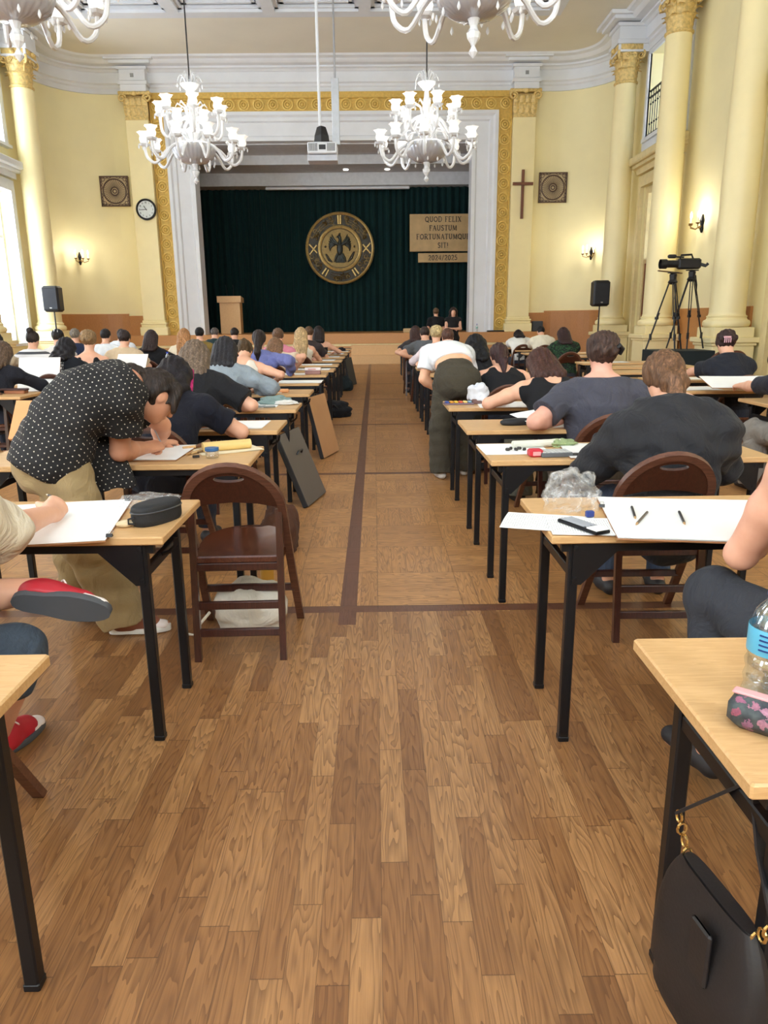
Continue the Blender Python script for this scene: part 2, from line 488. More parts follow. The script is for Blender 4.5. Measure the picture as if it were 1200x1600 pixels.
# ceiling with coffers
cofx = [AX - 0.15 + 2.52 * k for k in range(-3, 3)]
cofx = [-7.7 + 2.52 * k for k in range(6)]
cells = [(cofx[i] + .16, cofx[i + 1] - .16, 22.2 - 2.6 * (j + 1) + .16, 22.2 - 2.6 * j - .16) for i in range(5) for j in range(10)]
mb = MB()
for sx0, sx1, sy0, sy1 in ((WALL_L - .4, -7.9, WALL_F, WALL_B + .4), (5.1, WALL_R + .4, WALL_F, WALL_B + .4), (-7.9, 5.1, 22.4, WALL_B + .4)):
    mb.span(sx0, sx1, sy0, sy1, CEIL, CEIL + .5)
struct(mb.build('ceiling', M_ceil, smooth=0))
mb = MB(); slab(mb, 'z', CEIL - 0.02, CEIL + 0.3, -7.9, 5.1, WALL_F, 22.4, [(a, b, c, d) for a, b, c, d in cells])
mb.span(-7.9, 5.1, WALL_F, 22.4, CEIL + 0.17, CEIL + 0.5)
for a, b, c, d in cells:
    if d < 12: continue
    for ins, z in ((0.0, CEIL + .05), (0.16, CEIL + .11)):
        mb.span(a + ins, b - ins, d - ins - .1, d - ins, z, z + .07); mb.span(a + ins, b - ins, c + ins, c + ins + .1, z, z + .07)
        mb.span(a + ins, a + ins + .1, c + ins, d - ins, z, z + .07); mb.span(b - ins - .1, b - ins, c + ins, d - ins, z, z + .07)
struct(mb.build('ceiling_coffers', M_cool, smooth=0))

# cornice running round the hall
path = ([(WALL_L, WALL_F, 1, 0)] + arc(*CL, RC, PI, PI / 2) + arc(*CR, RC, PI / 2, 0) + [(WALL_R, WALL_F, -1, 0)])
prof = [(0, 8.42), (.06, 8.42), (.06, 8.56), (.10, 8.60), (.10, 8.66), (.16, 8.70), (.16, 8.99), (.20, 9.0), (.26, 9.05), (.34, 9.07), (.34, 9.12), (.55, 9.13), (.62, 9.17), (.66, 9.22), (.80, 9.25), (.84, CEIL)]
mb = MB(); mb.sweep(path, prof)
def ent_block(x0, x1, y0, y1):
    for o, z0, z1 in ((0.0, 8.40, 8.58), (.05, 8.58, 8.68), (.0, 8.70, 9.0), (.06, 9.0, 9.08), (.22, 9.12, 9.2), (.34, 9.2, 9.29)):
        mb.span(x0 - o, x1 + o, y0 - o, y1 + o, z0, z1)
COLY = [22.7, 19.0, 15.2, 11.4, 7.6, 3.8, 0.0]
COLX = (-9.62, 7.08)
for y in COLY:
    ent_block(COLX[1] - .36, WALL_R, y - .36, y + .36); ent_block(WALL_L, COLX[0] + .36, y - .36, y + .36)
for x0, x1 in ((-7.8, -7.0), (4.48, 5.26)): ent_block(x0, x1, 25.55, 26)
struct(mb.build('trim_1', M_white, smooth=25))
mb = MB()
for x in (-7.4, 4.87): mb.box((x, 25.54, 8.84), (.1, .03, .1))
struct(mb.build('trim_2', plain((150, 150, 150), .5), smooth=0))

# wainscot panels
mb = MB()
for (x0, x1, z) in ((-8.3, -7.78, 1.65), (5.24, 5.9, 1.62)): mb.span(x0, x1, 25.93, 26, 0, z, .01)
mb.sweep(arc(*CL, RC, PI, PI / 2), [(0.06, 0), (0.06, 1.7), (0, 1.72)])
mb.sweep(arc(*CR, RC, 0, PI / 2), [(0.06, 0), (0.06, 1.66), (0, 1.68)])
for y in (17.1, 9.5, 1.9):
    mb.span(WALL_R - .05, WALL_R, y - 1.9, y + 1.9, 0, 1.62); mb.span(WALL_L, WALL_L + .05, y - 1.9, y + 1.9, 0, 1.62)
struct(mb.build('trim_3', M_wainscot, smooth=0))

# ------------------------------------------------------------------ windows (left) and doors (right)
M_pane = clear_mat('window_glass', (.97, .98, 1.0), .92)
M_doorwood = wood('door_wood', (112, 62, 32), (142, 84, 46), 0.35, 2, 5)
def opening_trim(mb, wx, sgn, ya, yb, z0, z1, hood):
    """architrave on the hall side; sgn = direction into the room"""
    x1 = wx + sgn * .07
    for w, d, e in ((.30, .06, 0), (.14, .10, .006)):
        mb.span(wx, wx + sgn * d, ya - w, ya + e, z0 + e, z1 + w); mb.span(wx, wx + sgn * d, yb - e, yb + w, z0 + e, z1 + w)
        mb.span(wx, wx + sgn * (d + e * .5), ya + e, yb - e, z1 - e, z1 + w + e)
    if hood:
        mb.span(wx, wx + sgn * .14, ya - .34, yb + .34, z1 + .34, z1 + .55); mb.span(wx, wx + sgn * .38, ya - .48, yb + .48, z1 + .58, z1 + .78, .03)
        mb.span(wx, wx + sgn * .26, ya - .42, yb + .42, z1 + .5, z1 + .6)
for i, (ya, yb) in enumerate(BAYS):
    for lv, (z0, z1) in enumerate(((0.9, 5.0), (6.2, 8.25))):
        n = 2 * i + lv + 1
        mb = MB(); opening_trim(mb, WALL_L, 1, ya, yb, z0, z1, lv == 0)
        mb.span(WALL_L - .4, WALL_L + .16, ya - .3, yb + .3, z0 - .08, z0)
        wx = WALL_L - .3
        for yv in (ya + .04, yb - .04, (ya + yb) / 2): mb.span(wx - .04, wx + .04, yv - .045, yv + .045, z0, z1)
        for zv in ((z0 + .04, z1 - .04, z0 + 2.9) if lv == 0 else (z0 + .04, z1 - .04)): mb.span(wx - .034, wx + .034, ya, yb, zv - .045, zv + .045)
        w = struct(mb.build('window_%d' % n, M_white, smooth=0))
        mb = MB(); mb.span(wx - .004, wx + .004, ya, yb, z0, z1)
        mb.build('pane', M_pane, w, smooth=0)
    mb = MB(); opening_trim(mb, WALL_R, -1, ya, yb, 0, 4.95, True)
    for yv in (ya + .105, yb - .105): mb.span(WALL_R + .06, WALL_R + .28, yv - .1, yv + .1, 0, 4.945)
    mb.span(WALL_R + .066, WALL_R + .274, ya + .01, yb - .01, 4.75, 4.94)
    for yv in (ya + .55, yb - .55): mb.span(WALL_R + .2, WALL_R + .26, yv - .03, yv + .03, 3.0, 4.8)
    mb.span(WALL_R + .205, WALL_R + .255, ya + .01, yb - .01, 3.8, 3.86)
    d = struct(mb.build('door_%d' % (i + 1), M_cream, smooth=0))
    mb = MB(); mb.span(WALL_R + .14, WALL_R + .26, ya + .1, yb - .1, 2.85, 3.02)
    for yv in (ya + .2, yb - .2): mb.span(WALL_R + .10, WALL_R + .26, yv - .07, yv + .07, 0, 2.9)
    mb.build('frame', M_doorwood, d, smooth=0)
    for k in (0, 1):
        y0, y1 = (ya + .27, (ya + yb) / 2) if k == 0 else ((ya + yb) / 2, yb - .27)
        mb = MB(); mb.span(WALL_R + .19, WALL_R + .24, y0, y1, 0.01, 2.85)
        for pz in ((.2, 1.0), (1.2, 2.6)):
            mb.span(WALL_R + .175, WALL_R + .19, y0 + .12, y1 - .12, *pz)
        mb.build('leaf', M_doorwood, d, smooth=0)
    mb = MB(); mb.span(WALL_R + .228, WALL_R + .234, ya + .2, yb - .2, 3.02, 4.75); mb.build('transom_pane', M_pane, d, smooth=0)
    mb = MB(); ua, ub = UP[i]; slab(mb, 'x', WALL_R - .04, WALL_R, ya - .3, yb + .35, 5.78, 8.42, [(ua, ub, 6.2, 8.3)])
    mb.span(WALL_R - .12, WALL_R + .4, ua - .1, ub + .1, 6.1, 6.2); mb.span(WALL_R - .08, WALL_R, ub, ub + .12, 6.2, 8.3); mb.span(WALL_R - .08, WALL_R, ua - .12, ua, 6.2, 8.3)
    struct(mb.build('window_%d' % (9 + i), M_cool, smooth=0))
    r = thing('balcony_railing', ['black iron balcony railing in gallery opening above door nearest the stage', 'black iron balcony railing in second gallery opening from the stage', 'black iron balcony railing in third gallery opening from the stage', 'black iron balcony railing in gallery opening at the back of the hall'][i], 'railing', (WALL_R + .02, (ua + ub) / 2, 6.2), 0, 'gallery railings') if i < 1 else None
    if r:
        hw = (ub - ua) / 2
        for nm, z in (('top_rail', 1.18), ('middle_rail', 1.02), ('bottom_rail', .08)):
            MB().span(-.02, .02, -hw, hw, z - .02, z + .02).build(nm, M_iron, r, smooth=0)
        mbar = MB(); mbar.tube([(0, 0, .05), (0, 0, 1.18)], .011, 6)
        mbar.ball((0, 0, .35), .028, 8, 6); mbar.ball((0, 0, .85), .028, 8, 6)
        o0 = mbar.build('baluster', M_iron, r)
        nb = 15
        for k in range(nb):
            y = -hw + .08 + (2 * hw - .16) * k / (nb - 1)
            if k == 0: o0.location = (0, y, 0)
            else: instances_of(o0.data, 'baluster', r, (0, y, 0))

# ------------------------------------------------------------------ columns
def leaf(mb, a, z0, h, r0, r1, w, curl):
    c, s = math.cos(a), math.sin(a)
    def fn(u, v):
        ww = w * (0.55 + 0.75 * math.sin(PI * min(1, v * .85 + .12))) * (1 - .55 * max(0, v - .75) / .25)
        ww *= 1 + .12 * math.sin(v * 26)
        q = (u - .5) * 2; r = lerp(r0, r1, v ** 1.5) - .03 * q * q
        z = z0 + h * v
        if v > .72:
            k = (v - .72) / .28; r += curl * k; z -= h * .26 * k * k
        x, y = r, q * ww
        return (c * x - s * y, s * x + c * y, z)
    mb.grid(fn, 6, 9)
def capital_mesh(rb, H):
    mb = MB()
    mb.lathe([(rb * 1.0, 0), (rb * 1.12, .03), (rb * 1.12, .06), (rb * .96, .08), (rb * .94, .3), (rb * 1.0, .5 * H), (rb * 1.2, .8 * H), (rb * 1.25, .86 * H)], 24)
    for k in range(8): leaf(mb, k * PI / 4, .08, .40 * H, rb * .98, rb * 1.08, .11, .12)
    for k in range(8): leaf(mb, (k + .5) * PI / 4, .1, .62 * H, rb * .96, rb * 1.16, .10, .14)
    for k in range(4):
        a = PI / 4 + k * PI / 2; d = V(math.cos(a), math.sin(a), 0)
        p = []
        for i in range(22):
            t = i / 21 * 3.6 * PI; rr = .13 * (1 - i / 24)
            p.append(d * (rb * 1.42 - rr * math.cos(t)) + V(0, 0, .74 * H + rr * math.sin(t)))
        st = [d * rb * 1.02 + V(0, 0, .45 * H), d * rb * 1.15 + V(0, 0, .62 * H)]
        mb.tube(st + p, [.03, .035] + [.04 - .022 * i / 21 for i in range(22)], 6)
        a2 = k * PI / 2; d2 = V(math.cos(a2), math.sin(a2), 0); t2 = V(-d2[1], d2[0], 0)
        for sgn in (-1, 1):
            p = [d2 * rb * 1.2 + t2 * sgn * (.09 - .07 * (1 - i / 15) * math.cos(i * .7)) + V(0, 0, .72 * H + .07 * (1 - i / 15) * math.sin(i * .7)) for i in range(14)]
            mb.tube(p, .022, 5)
        mb.ball(d2 * rb * 1.36 + V(0, 0, .92 * H), (.07, .07, .07), 8, 6)
    ab = []
    for k in range(4):
        a = PI / 4 + k * PI / 2
        for da, rr in ((-.12, 1.62), (.12, 1.62), (.45, 1.34), (PI / 4, 1.26), (PI / 2 - .45, 1.34)):
            ab.append((rb * rr * math.cos(a + da), rb * rr * math.sin(a + da)))
    mb.prism([(x, y) for x, y in ab], .86 * H, H, (0, 0, 0), (1, 0, 0), (0, 1, 0))
    return mb
RB = 0.34
ped = MB()
for hw, z0, z1 in ((.47, 0, .12), (.42, .12, .86), (.45, .86, .92), (.50, .92, 1.02), (.40, 1.02, 1.22)): ped.span(-hw, hw, -hw, hw, z0, z1, .012)
bas = MB(); bas.lathe([(.42, 1.22)] + [(.40 + .045 * math.cos(t), 1.29 + .07 * math.sin(t)) for t in np.linspace(-PI / 2, PI / 2, 8)] + [(.385, 1.37), (.37, 1.40), (.385, 1.43), (.35, 1.45), (RB, 1.5)], 32)
sh = MB(); sh.lathe([(RB - .05 * max(0, (z - 3.2) / 4.5) ** 1.3 if z > 3.2 else RB, z) for z in np.linspace(1.5, 7.68, 14)], 32)
capm = capital_mesh(.29, .92)
column = None
ords = ['nearest the stage', 'second from the stage', 'third from the stage', 'fourth from the stage', 'fifth from the stage', 'sixth from the stage', 'seventh from the stage']
for side, cx in (('right', COLX[1]), ('left', COLX[0])):
    for k, y in enumerate(COLY):
        lb = 'cream round column with golden leafy capital on %s wall, %s' % (side, ords[k])
        if (side == 'right' and k > 3) or (side == 'left' and k > 1): continue
        if column is None:
            column = thing('column', lb, 'column', (cx, y, 0), 0, 'columns along the side walls')
            ped.build('pedestal', M_col, column, smooth=0); bas.build('base', M_col, column); sh.build('shaft', M_col, column)
            capm.build('capital', M_cap, column, (0, 0, 7.66), smooth=50)
        else: dup(column, (cx, y, 0), 0, lb)

# pilasters beside the stage
pil = None
for x0, x1, sd in ((-7.78, -7.03, 'left'), (4.5, 5.24, 'right')):
    lb = 'flat cream pilaster with golden capital on the %s side of the stage' % sd
    if pil is None:
        pil = thing('pilaster', lb, 'pilaster', ((x0 + x1) / 2, 25.85, 1.0), 0, 'pilasters beside the stage')
        MB().span(-.36, .36, -.15, .148, .5, 6.62, .01).build('shaft', M_col, pil)
        b_ = MB()
        for hw, d, z0, z1 in ((.46, .25, 0, .28), (.42, .21, .28, .36), (.44, .23, .36, .42), (.39, .18, .42, .5)): b_.span(-hw, hw, -d, .148, z0, z1, .015)
        b_.build('base', M_col, pil)
        c_ = MB(); c_.span(-.36, .36, -.16, .148, 6.62, 6.7); c_.span(-.34, .34, -.12, .148, 6.7, 7.3)
        for row, (z0, h, n) in enumerate(((6.68, .42, 5), (6.74, .6, 4))):
            for q in range(n):
                xq = -.28 + .56 * q / (n - 1)
                def lf(u, v, xq=xq, z0=z0, h=h):
                    w = .085 * (.5 + .7 * math.sin(PI * min(1, v * .85 + .12)))
                    return (xq + (u - .5) * 2 * w, -.13 - .03 * row - .11 * v ** 2 + .05 * abs(u - .5), z0 + h * v - (.2 * h * ((v - .75) / .25) ** 2 if v > .75 else 0))
                c_.grid(lf, 4, 8)
        for sg in (-1, 1):
            c_.tube([(sg * (.39 - (.13 * (1 - i / 20)) * math.cos(i * .55)), -.22, 7.22 + .13 * (1 - i / 20) * math.sin(i * .55)) for i in range(17)], .035, 6)
        c_.span(-.5, .5, -.26, .148, 7.32, 7.42, .02); c_.ball((0, -.24, 7.36), (.09, .06, .09))
        c_.build('capital', M_cap, pil, smooth=50)
    else: dup(pil, ((x0 + x1) / 2, 25.85, 1.0), 0, lb)

# ------------------------------------------------------------------ stage
def u_frame(mb, x0, x1, z0, zt, prof):
    m = len(prof); vs = []
    for ins, y in prof: vs += [(x0 + ins, y, z0), (x0 + ins, y, zt - ins), (x1 - ins, y, zt - ins), (x1 - ins, y, z0)]
    mb.add(vs, [(4 * k + i, 4 * k + i + 1, 4 * k + 5 + i, 4 * k + 4 + i) for k in range(m - 1) for i in range(3)])
stg = thing('stage', 'raised wooden stage across the far end of the hall', 'stage', (AX, 25.6, 0))
mb = MB(); mb.span(-8.25 - AX, 5.7 - AX, 0, .4, .9, 1.0); mb.span(-6.9 - AX, 4.4 - AX, .4, 5.2, .9, 1.0); mb.build('stage_floor', M_stagewood, stg, smooth=0)
mb = MB(); mb.span(-8.25 - AX, 5.7 - AX, -.04, .02, .66, 1.0, .01); mb.build('front_fascia', M_stagewood, stg, smooth=0)
mb = MB(); mb.span(-8.25 - AX, 5.7 - AX, -.02, .02, .58, .66); mb.build('ledge', M_cream, stg, smooth=0)
mb = MB(); mb.span(-8.25 - AX, 5.7 - AX, .0, .06, 0, .58); mb.build('lower_panel', M_stagewood, stg, smooth=0)
st = thing('stage_steps', 'pale wooden steps at the middle of the stage front', 'steps', (0.07, 25.0, 0))
MB().span(-.85, .85, .0, .28, 0, .3, .008).build('step', M_lightwood, st, smooth=0)
MB().span(-.85, .85, .28, .55, 0, .62, .008).build('step', M_lightwood, st, smooth=0)

mb = MB(); u_frame(mb, -6.6, 4.07, 1.0, 7.87, [(0, 26.0), (0, 25.84), (.10, 25.84), (.16, 25.90), (.26, 25.92), (.30, 25.98), (.66, 26.06), (.70, 26.02), (.82, 26.02), (.82, 26.7)])
struct(mb.build('trim_4', M_white, smooth=20))
gf = thing('gilded_frame', 'gilded relief band of rosettes framing the stage opening', 'frame', (AX, 26, 1.0))
mb = MB(); u_frame(mb, -7.03 - AX, 4.5 - AX, 0, 7.30, [(0, 0), (0, -.12), (.05, -.12), (.06, -.08), (.37, -.08), (.38, -.12), (.43, -.12), (.43, 0)])
mb.span(-7.03 - AX, 4.5 - AX, -.14, 0, 7.26, 7.43)
mb.build('band', M_goldlow, gf, smooth=20)
mb = MB()
def rosette(cx, cz):
    for rr, tt in ((.155, .03), (.085, .022)):
        mb.tube([(cx + rr * math.cos(t), -.10, cz + rr * math.sin(t)) for t in np.linspace(0, 2 * PI, 17)[:-1]], tt, 5, False, closed=True, up=(0, 1, 0))
    mb.ball((cx, -.10, cz), (.045, .05, .045), 8, 5)
for i in range(15):
    z = .3 + i * .44
    rosette(-6.815 - AX, z); rosette(4.285 - AX, z)
for i in range(25):
    rosette(-6.815 - AX + (i + .0) * (11.1 / 24), 7.075)
mb.build('rosettes', M_gold, gf, smooth=40)

# stage house: beams, side walls
mb = MB()
mb.span(-6.9, 4.4, 26.4, 28.1, 7.02, 7.3); mb.span(-6.9, 4.4, 28.0, 28.1, 6.72, 7.05); mb.span(-6.9, 4.4, 28.1, 29.6, 6.72, 6.82)
mb.span(-6.9, 4.4, 29.5, 29.6, 6.28, 6.75); mb.span(-6.9, 4.4, 29.6, 31, 6.28, 6.36)
mb.span(-7.2, -6.9, 26.4, 31, 1.0, 7.3); mb.span(4.4, 4.7, 26.4, 31, 1.0, 7.3); mb.span(-7.2, 4.7, 30.8, 31, 1.0, 7.3); mb.span(-7.5, 5.0, 26.41, 26.6, 7.1, 8.6); mb.span(-7.5, 5.0, 26.4, 31, 7.28, 7.4); mb.span(-7.5, -6.9, 26.4, 26.6, .5, 8.6); mb.span(4.4, 5.0, 26.4, 26.6, .5, 8.6)
struct(mb.build('wall_stage', plain((206, 208, 212), .6), smooth=0))
dl = None
for x in (-.95, .55):
    lb = 'small round downlight under the stage beam, %s one' % ('left' if x < 0 else 'right')
    q = tag(MB().lathe([(.09, 0), (.1, .02), (.07, .03)], 14).build('downlight', emit('downlight_glow', (255, 250, 240), 3.0), None, (x, 28.9, 6.69)), lb, 'light', 'stage downlights')
M_curtain = cloth((10, 44, 44), .1, 3.0, 0.9)
def curtain(name, label, x0, x1, y, z1, seed, along='x'):
    r_ = random.Random(seed); mb = MB(); L = abs(x1 - x0); n = int(L / .02)
    ph = [r_.uniform(0, 6) for _ in range(4)]
    def fn(u, v):
        s = u * L; d = .05 * math.sin(s * 26 + 1.3 * math.sin(s * 2.1 + ph[0])) + .025 * math.sin(s * 11 + ph[1]) + .01 * math.sin(s * 61 + ph[2])
        p = lerp(x0, x1, u)
        return (p, y + d, lerp(1.005, z1, v)) if along == 'x' else (y + d, p, lerp(1.005, z1, v))
    mb.grid(fn, n, 2)
    return tag(mb.build(name, M_curtain, None, smooth=60), label, 'curtain', 'stage curtains')
curtain('stage_curtain', 'dark green pleated curtain across the back of the stage', -6.85, 1.6, 30.3, 6.32, 1)
curtain('stage_curtain', 'dark green pleated curtain overlapping at right behind the motto board', 1.35, 4.35, 30.0, 6.32, 2)
curtain('stage_curtain', 'narrow dark green side curtain at the left edge of the stage', 27.2, 30.2, -6.75, 6.6, 3, 'y')
tag(MB().span(-4.0, 1.4, 29.75, 29.9, 6.19, 6.28, .02).build('projection_screen_case', M_white), 'long thin white projection screen case above the stage curtain', 'screen case')

# emblem of the college on the curtain
em = thing('round_emblem', 'large round bronze relief emblem with an eagle hanging on the stage curtain', 'emblem', (-1.28, 30.12, 4.12))
M_br = plain((122, 100, 58), .4, .7, .2, 20); M_brd = plain((58, 54, 46), .45, .6, .25, 24); M_brl = plain((196, 166, 104), .4, .6, .15, 18)
M_eag = plain((66, 70, 66), .4, .7, .25, 30)
ax = (0, -1, 0)
mb = MB(); mb.lathe([(1.30, -.05), (1.30, .03), (.1, .03)], 64, axis=ax); mb.build('disc', M_brd, em)
mb = MB(); mb.lathe([(1.22, .03), (1.23, .08), (1.27, .1), (1.32, .07), (1.33, 0), (1.3, -.05)], 64, axis=ax)
mb.lathe([(.72, .03), (.73, .08), (.78, .1), (.84, .08), (.86, .03)], 64, axis=ax); mb.build('rim', M_brl, em)
mb = MB(); mb.lathe([(.7, .045), (.05, .05)], 48, axis=ax); mb.build('field', M_br, em)
def EP(r, a, d=.05): return V(r * math.cos(a), -d, r * math.sin(a))
mb = MB()
for k in range(3):                                  # ribbon bars across the ring
    a = PI / 2 + [0, 2.05, -2.05][k] * .77
    a = [PI / 2, PI + .02, 0.0][k]
    if k == 0:
        for q in (-.05, .05): mb.tube([EP(.88, a + q * .9), EP(1.2, a + q * .75)], .045, 6)
    else:
        for q in (-.16, .16): mb.tube([EP(.9, a + q), EP(1.19, a - q)], .035, 6)
for a in (-.98, -2.16):
    for q in (-.06, .06): mb.tube([EP(.9, a + q), EP(1.18, a + q)], .04, 6)
mb.build('ribbons', M_brl, em)
mb = MB(); r_ = random.Random(5)
for a0, a1 in ((.35, 1.35), (1.8, 2.8), (-.75, -.2), (-2.95, -2.4), (-1.95, -1.2)):
    for k in range(int((a1 - a0) * 16)):
        a = r_.uniform(a0, a1); r = r_.uniform(.93, 1.17)
        p = EP(r, a, .04); t = r_.uniform(0, 6)
        mb.tube([p + .07 * V(math.cos(t + s * 1.2), -.15, math.sin(t + s * 1.2)) for s in range(5)], [.012, .022, .028, .02, .01], 5)
    for rr in (.95, 1.03, 1.11):
        mb.tube([EP(rr, lerp(a0, a1, i / 8), .04) for i in range(9)], .012, 5)
mb.build('ornament', M_br, em)
mb = MB()
mb.ball((0, -.08, -.02), (.12, .09, .26)); mb.tube([(0, -.09, .18), (.02, -.1, .3), (0, -.1, .40)], [.08, .055, .06], 8); mb.ball((-.02, -.1, .42), (.07, .06, .065)); mb.tube([(-.07, -.1, .42), (-.14, -.1, .40)], [.03, .006], 6)
for sg in (-1, 1):
    for k in range(8):
        f = k / 7; st_ = V(sg * (.1 + .2 * f), -.08, .16 - .05 * f); a = lerp(1.35, .1, f)
        tip = V(sg * (.30 + .14 * math.sin(f * 2.6)), -.06, .52 - .62 * f)
        mb.tube([st_, lerp(st_, tip, .5) + V(sg * .05, -.02, 0), tip], [.05, .048, .012], 6)
    mb.tube([(sg * .07, -.08, .14), (sg * .22, -.1, .2), (sg * .36, -.09, .40)], [.06, .055, .03], 8)
    mb.tube([(sg * .08, -.08, -.2), (sg * .17, -.09, -.34), (sg * .2, -.09, -.42)], [.06, .045, .03], 7)
    for q in (-.05, 0, .05): mb.tube([(sg * .2, -.09, -.42), (sg * .2 + q, -.1, -.5)], [.02, .008], 5)
for q in np.linspace(-.16, .16, 7): mb.tube([(q * .3, -.08, -.22), (q, -.08, -.52)], [.035, .028], 6)
mb.build('eagle', M_eag, em, smooth=60)
mb = MB()
for a in (PI / 2, .12, PI - .12): mb.lathe([(.045, .06), (.03, .09), (.002, .095)], 5, o=EP(.52 if a > 1 and a < 2 else .56, a, 0), axis=ax)
mb.tube([(-.55, -.07, -.2), (-.42, -.08, -.42), (-.3, -.08, -.5)], [.03, .05, .02], 6); mb.tube([(.55, -.07, -.12), (.44, -.08, -.34), (.3, -.08, -.5)], [.03, .06, .02], 6)
mb.build('stars', M_brd, em)

# ---- stroke lettering with serifs (roman capitals and figures)
def arcp(cx, cz, rx, rz, a0, a1, n=10): return [(cx + rx * math.cos(math.radians(lerp(a0, a1, i / n))), cz + rz * math.sin(math.radians(lerp(a0, a1, i / n)))) for i in range(n + 1)]
GL = {  # width, strokes (points, weight)
 'Q': (.82, [(arcp(.4, .5, .34, .46, 0, 360, 20), 1), ([(.45, .15), (.6, .02), (.8, -.12)], 1)]),
 'U': (.78, [([(.14, 1), (.14, .35)] + arcp(.38, .3, .24, .26, 180, 360) + [(.62, 1)], 1), ([(.02, 1), (.26, 1)], .5), ([(.5, 1), (.74, 1)], .5)]),
 'O': (.82, [(arcp(.4, .5, .34, .46, 0, 360, 20), 1)]),
 'D': (.78, [([(.14, 0), (.14, 1)], 1), ([(.14, 1), (.34, 1)] + arcp(.34, .5, .36, .5, 90, -90) + [(.14, 0)], .8), ([(.02, 1), (.2, 1)], .5), ([(.02, 0), (.2, 0)], .5)]),
 'F': (.62, [([(.14, 0), (.14, 1)], 1), ([(.02, 1), (.56, 1), (.56, .82)], .6), ([(.14, .52), (.42, .52)], .6), ([(.02, 0), (.28, 0)], .5)]),
 'E': (.66, [([(.14, 0), (.14, 1)], 1), ([(.02, 1), (.56, 1), (.56, .84)], .6), ([(.14, .52), (.44, .52)], .6), ([(.02, 0), (.58, 0), (.58, .18)], .6)]),
 'L': (.62, [([(.14, 0), (.14, 1)], 1), ([(.02, 0), (.56, 0), (.56, .2)], .6), ([(.02, 1), (.28, 1)], .5)]),
 'I': (.34, [([(.16, 0), (.16, 1)], 1), ([(.03, 0), (.29, 0)], .5), ([(.03, 1), (.29, 1)], .5)]),
 'X': (.76, [([(.1, 1), (.62, 0)], 1), ([(.62, 1), (.1, 0)], .6), ([(0, 1), (.22, 1)], .5), ([(.52, 1), (.74, 1)], .5), ([(0, 0), (.22, 0)], .5), ([(.52, 0), (.74, 0)], .5)]),
 'A': (.76, [([(.08, 0), (.36, 1)], .6), ([(.36, 1), (.66, 0)], 1), ([(.18, .36), (.54, .36)], .5), ([(0, 0), (.2, 0)], .5), ([(.54, 0), (.76, 0)], .5)]),
 'S': (.6, [(arcp(.29, .74, .2, .24, 20, 270, 9) + arcp(.29, .26, .22, .25, 90, -160, 9), 1)]),
 'T': (.68, [([(.33, 0), (.33, 1)], 1), ([(.03, .8), (.03, 1), (.63, 1), (.63, .8)], .6), ([(.2, 0), (.46, 0)], .5)]),
 'M': (.94, [([(.1, 0), (.14, 1)], .6), ([(.14, 1), (.44, .05)], 1), ([(.44, .05), (.74, 1)], .6), ([(.74, 1), (.8, 0)], 1), ([(0, 0), (.2, 0)], .5), ([(.68, 0), (.92, 0)], .5)]),
 'R': (.76, [([(.14, 0), (.14, 1)], 1), ([(.02, 1), (.34, 1)] + arcp(.34, .76, .22, .24, 90, -90) + [(.14, .52)], .8), ([(.36, .5), (.66, 0), (.76, 0)], 1), ([(.02, 0), (.28, 0)], .5)]),
 'N': (.8, [([(.14, 0), (.14, 1)], .6), ([(.14, 1), (.64, 0)], 1), ([(.64, 0), (.64, 1)], .6), ([(.02, 1), (.16, 1)], .5), ([(.02, 0), (.26, 0)], .5), ([(.52, 1), (.76, 1)], .5)]),
 '!': (.3, [([(.14, .3), (.14, 1)], 1), ([(.14, 0), (.14, .06)], 1.2)]),
 '2': (.58, [(arcp(.27, .72, .2, .26, 170, -20, 9) + [(.06, 0), (.5, 0), (.5, .14)], 1)]),
 '0': (.6, [(arcp(.28, .5, .22, .48, 0, 360, 18), 1)]),
 '4': (.6, [([(.42, 0), (.42, 1), (.04, .3), (.54, .3)], 1)]),
 '5': (.58, [([(.48, 1), (.12, 1), (.1, .56)] + arcp(.25, .34, .22, .3, 110, -150, 9), 1)]),
 '1': (.4, [([(.08, .84), (.22, 1), (.22, 0)], 1), ([(.08, 0), (.36, 0)], .5)]),
 '3': (.56, [(arcp(.25, .75, .18, .24, 150, -80, 8) + arcp(.25, .27, .21, .26, 80, -150, 8), 1)]),
 '6': (.58, [(arcp(.5, .3, .44, .7, 100, 180, 8) + arcp(.28, .28, .21, .27, 180, 540, 14), 1)]),
 '7': (.56, [([(.05, .85), (.05, 1), (.5, 1), (.2, 0)], 1)]),
 '8': (.56, [(arcp(.27, .75, .18, .23, 0, 360, 14), 1), (arcp(.27, .26, .22, .26, 0, 360, 14), 1)]),
 '9': (.58, [(arcp(.28, .7, .21, .27, 0, 360, 14), 1), (arcp(.04, .68, .45, .68, 0, -80, 8), 1)]),
 'Y': (.74, [([(.1, 1), (.36, .5), (.62, 1)], 1), ([(.36, .5), (.36, 0)], 1)]), '/': (.5, [([(.06, -.1), (.4, 1.05)], .8)]), ' ': (.42, []),
}
def lettering(mb, text, cx, cz, h, y, weight=.055, space=.08, depth=.02):
    W = sum(GL[c][0] + space for c in text) - space; x = cx - W * h / 2
    for c in text:
        w, strokes = GL[c]
        for pts, k in strokes:
            mb.tube([(x + a * h, y, cz + (b - .5) * h) for a, b in pts], weight * h * k * 1.3, 4, up=(0, 1, 0))
        x += (w + space) * h
M_ply = plain((206, 172, 120), .55, 0, .08, 3); M_ink = plain((40, 34, 28), .5)
mo = thing('motto_board', 'tan board with dark Latin motto lettering on the right of the curtain', 'sign', (2.62, 29.75, 4.63))
MB().span(-1.22, 1.22, -.03, .04, -.68, .66, .01).build('board', M_ply, mo, smooth=0)
mb = MB()
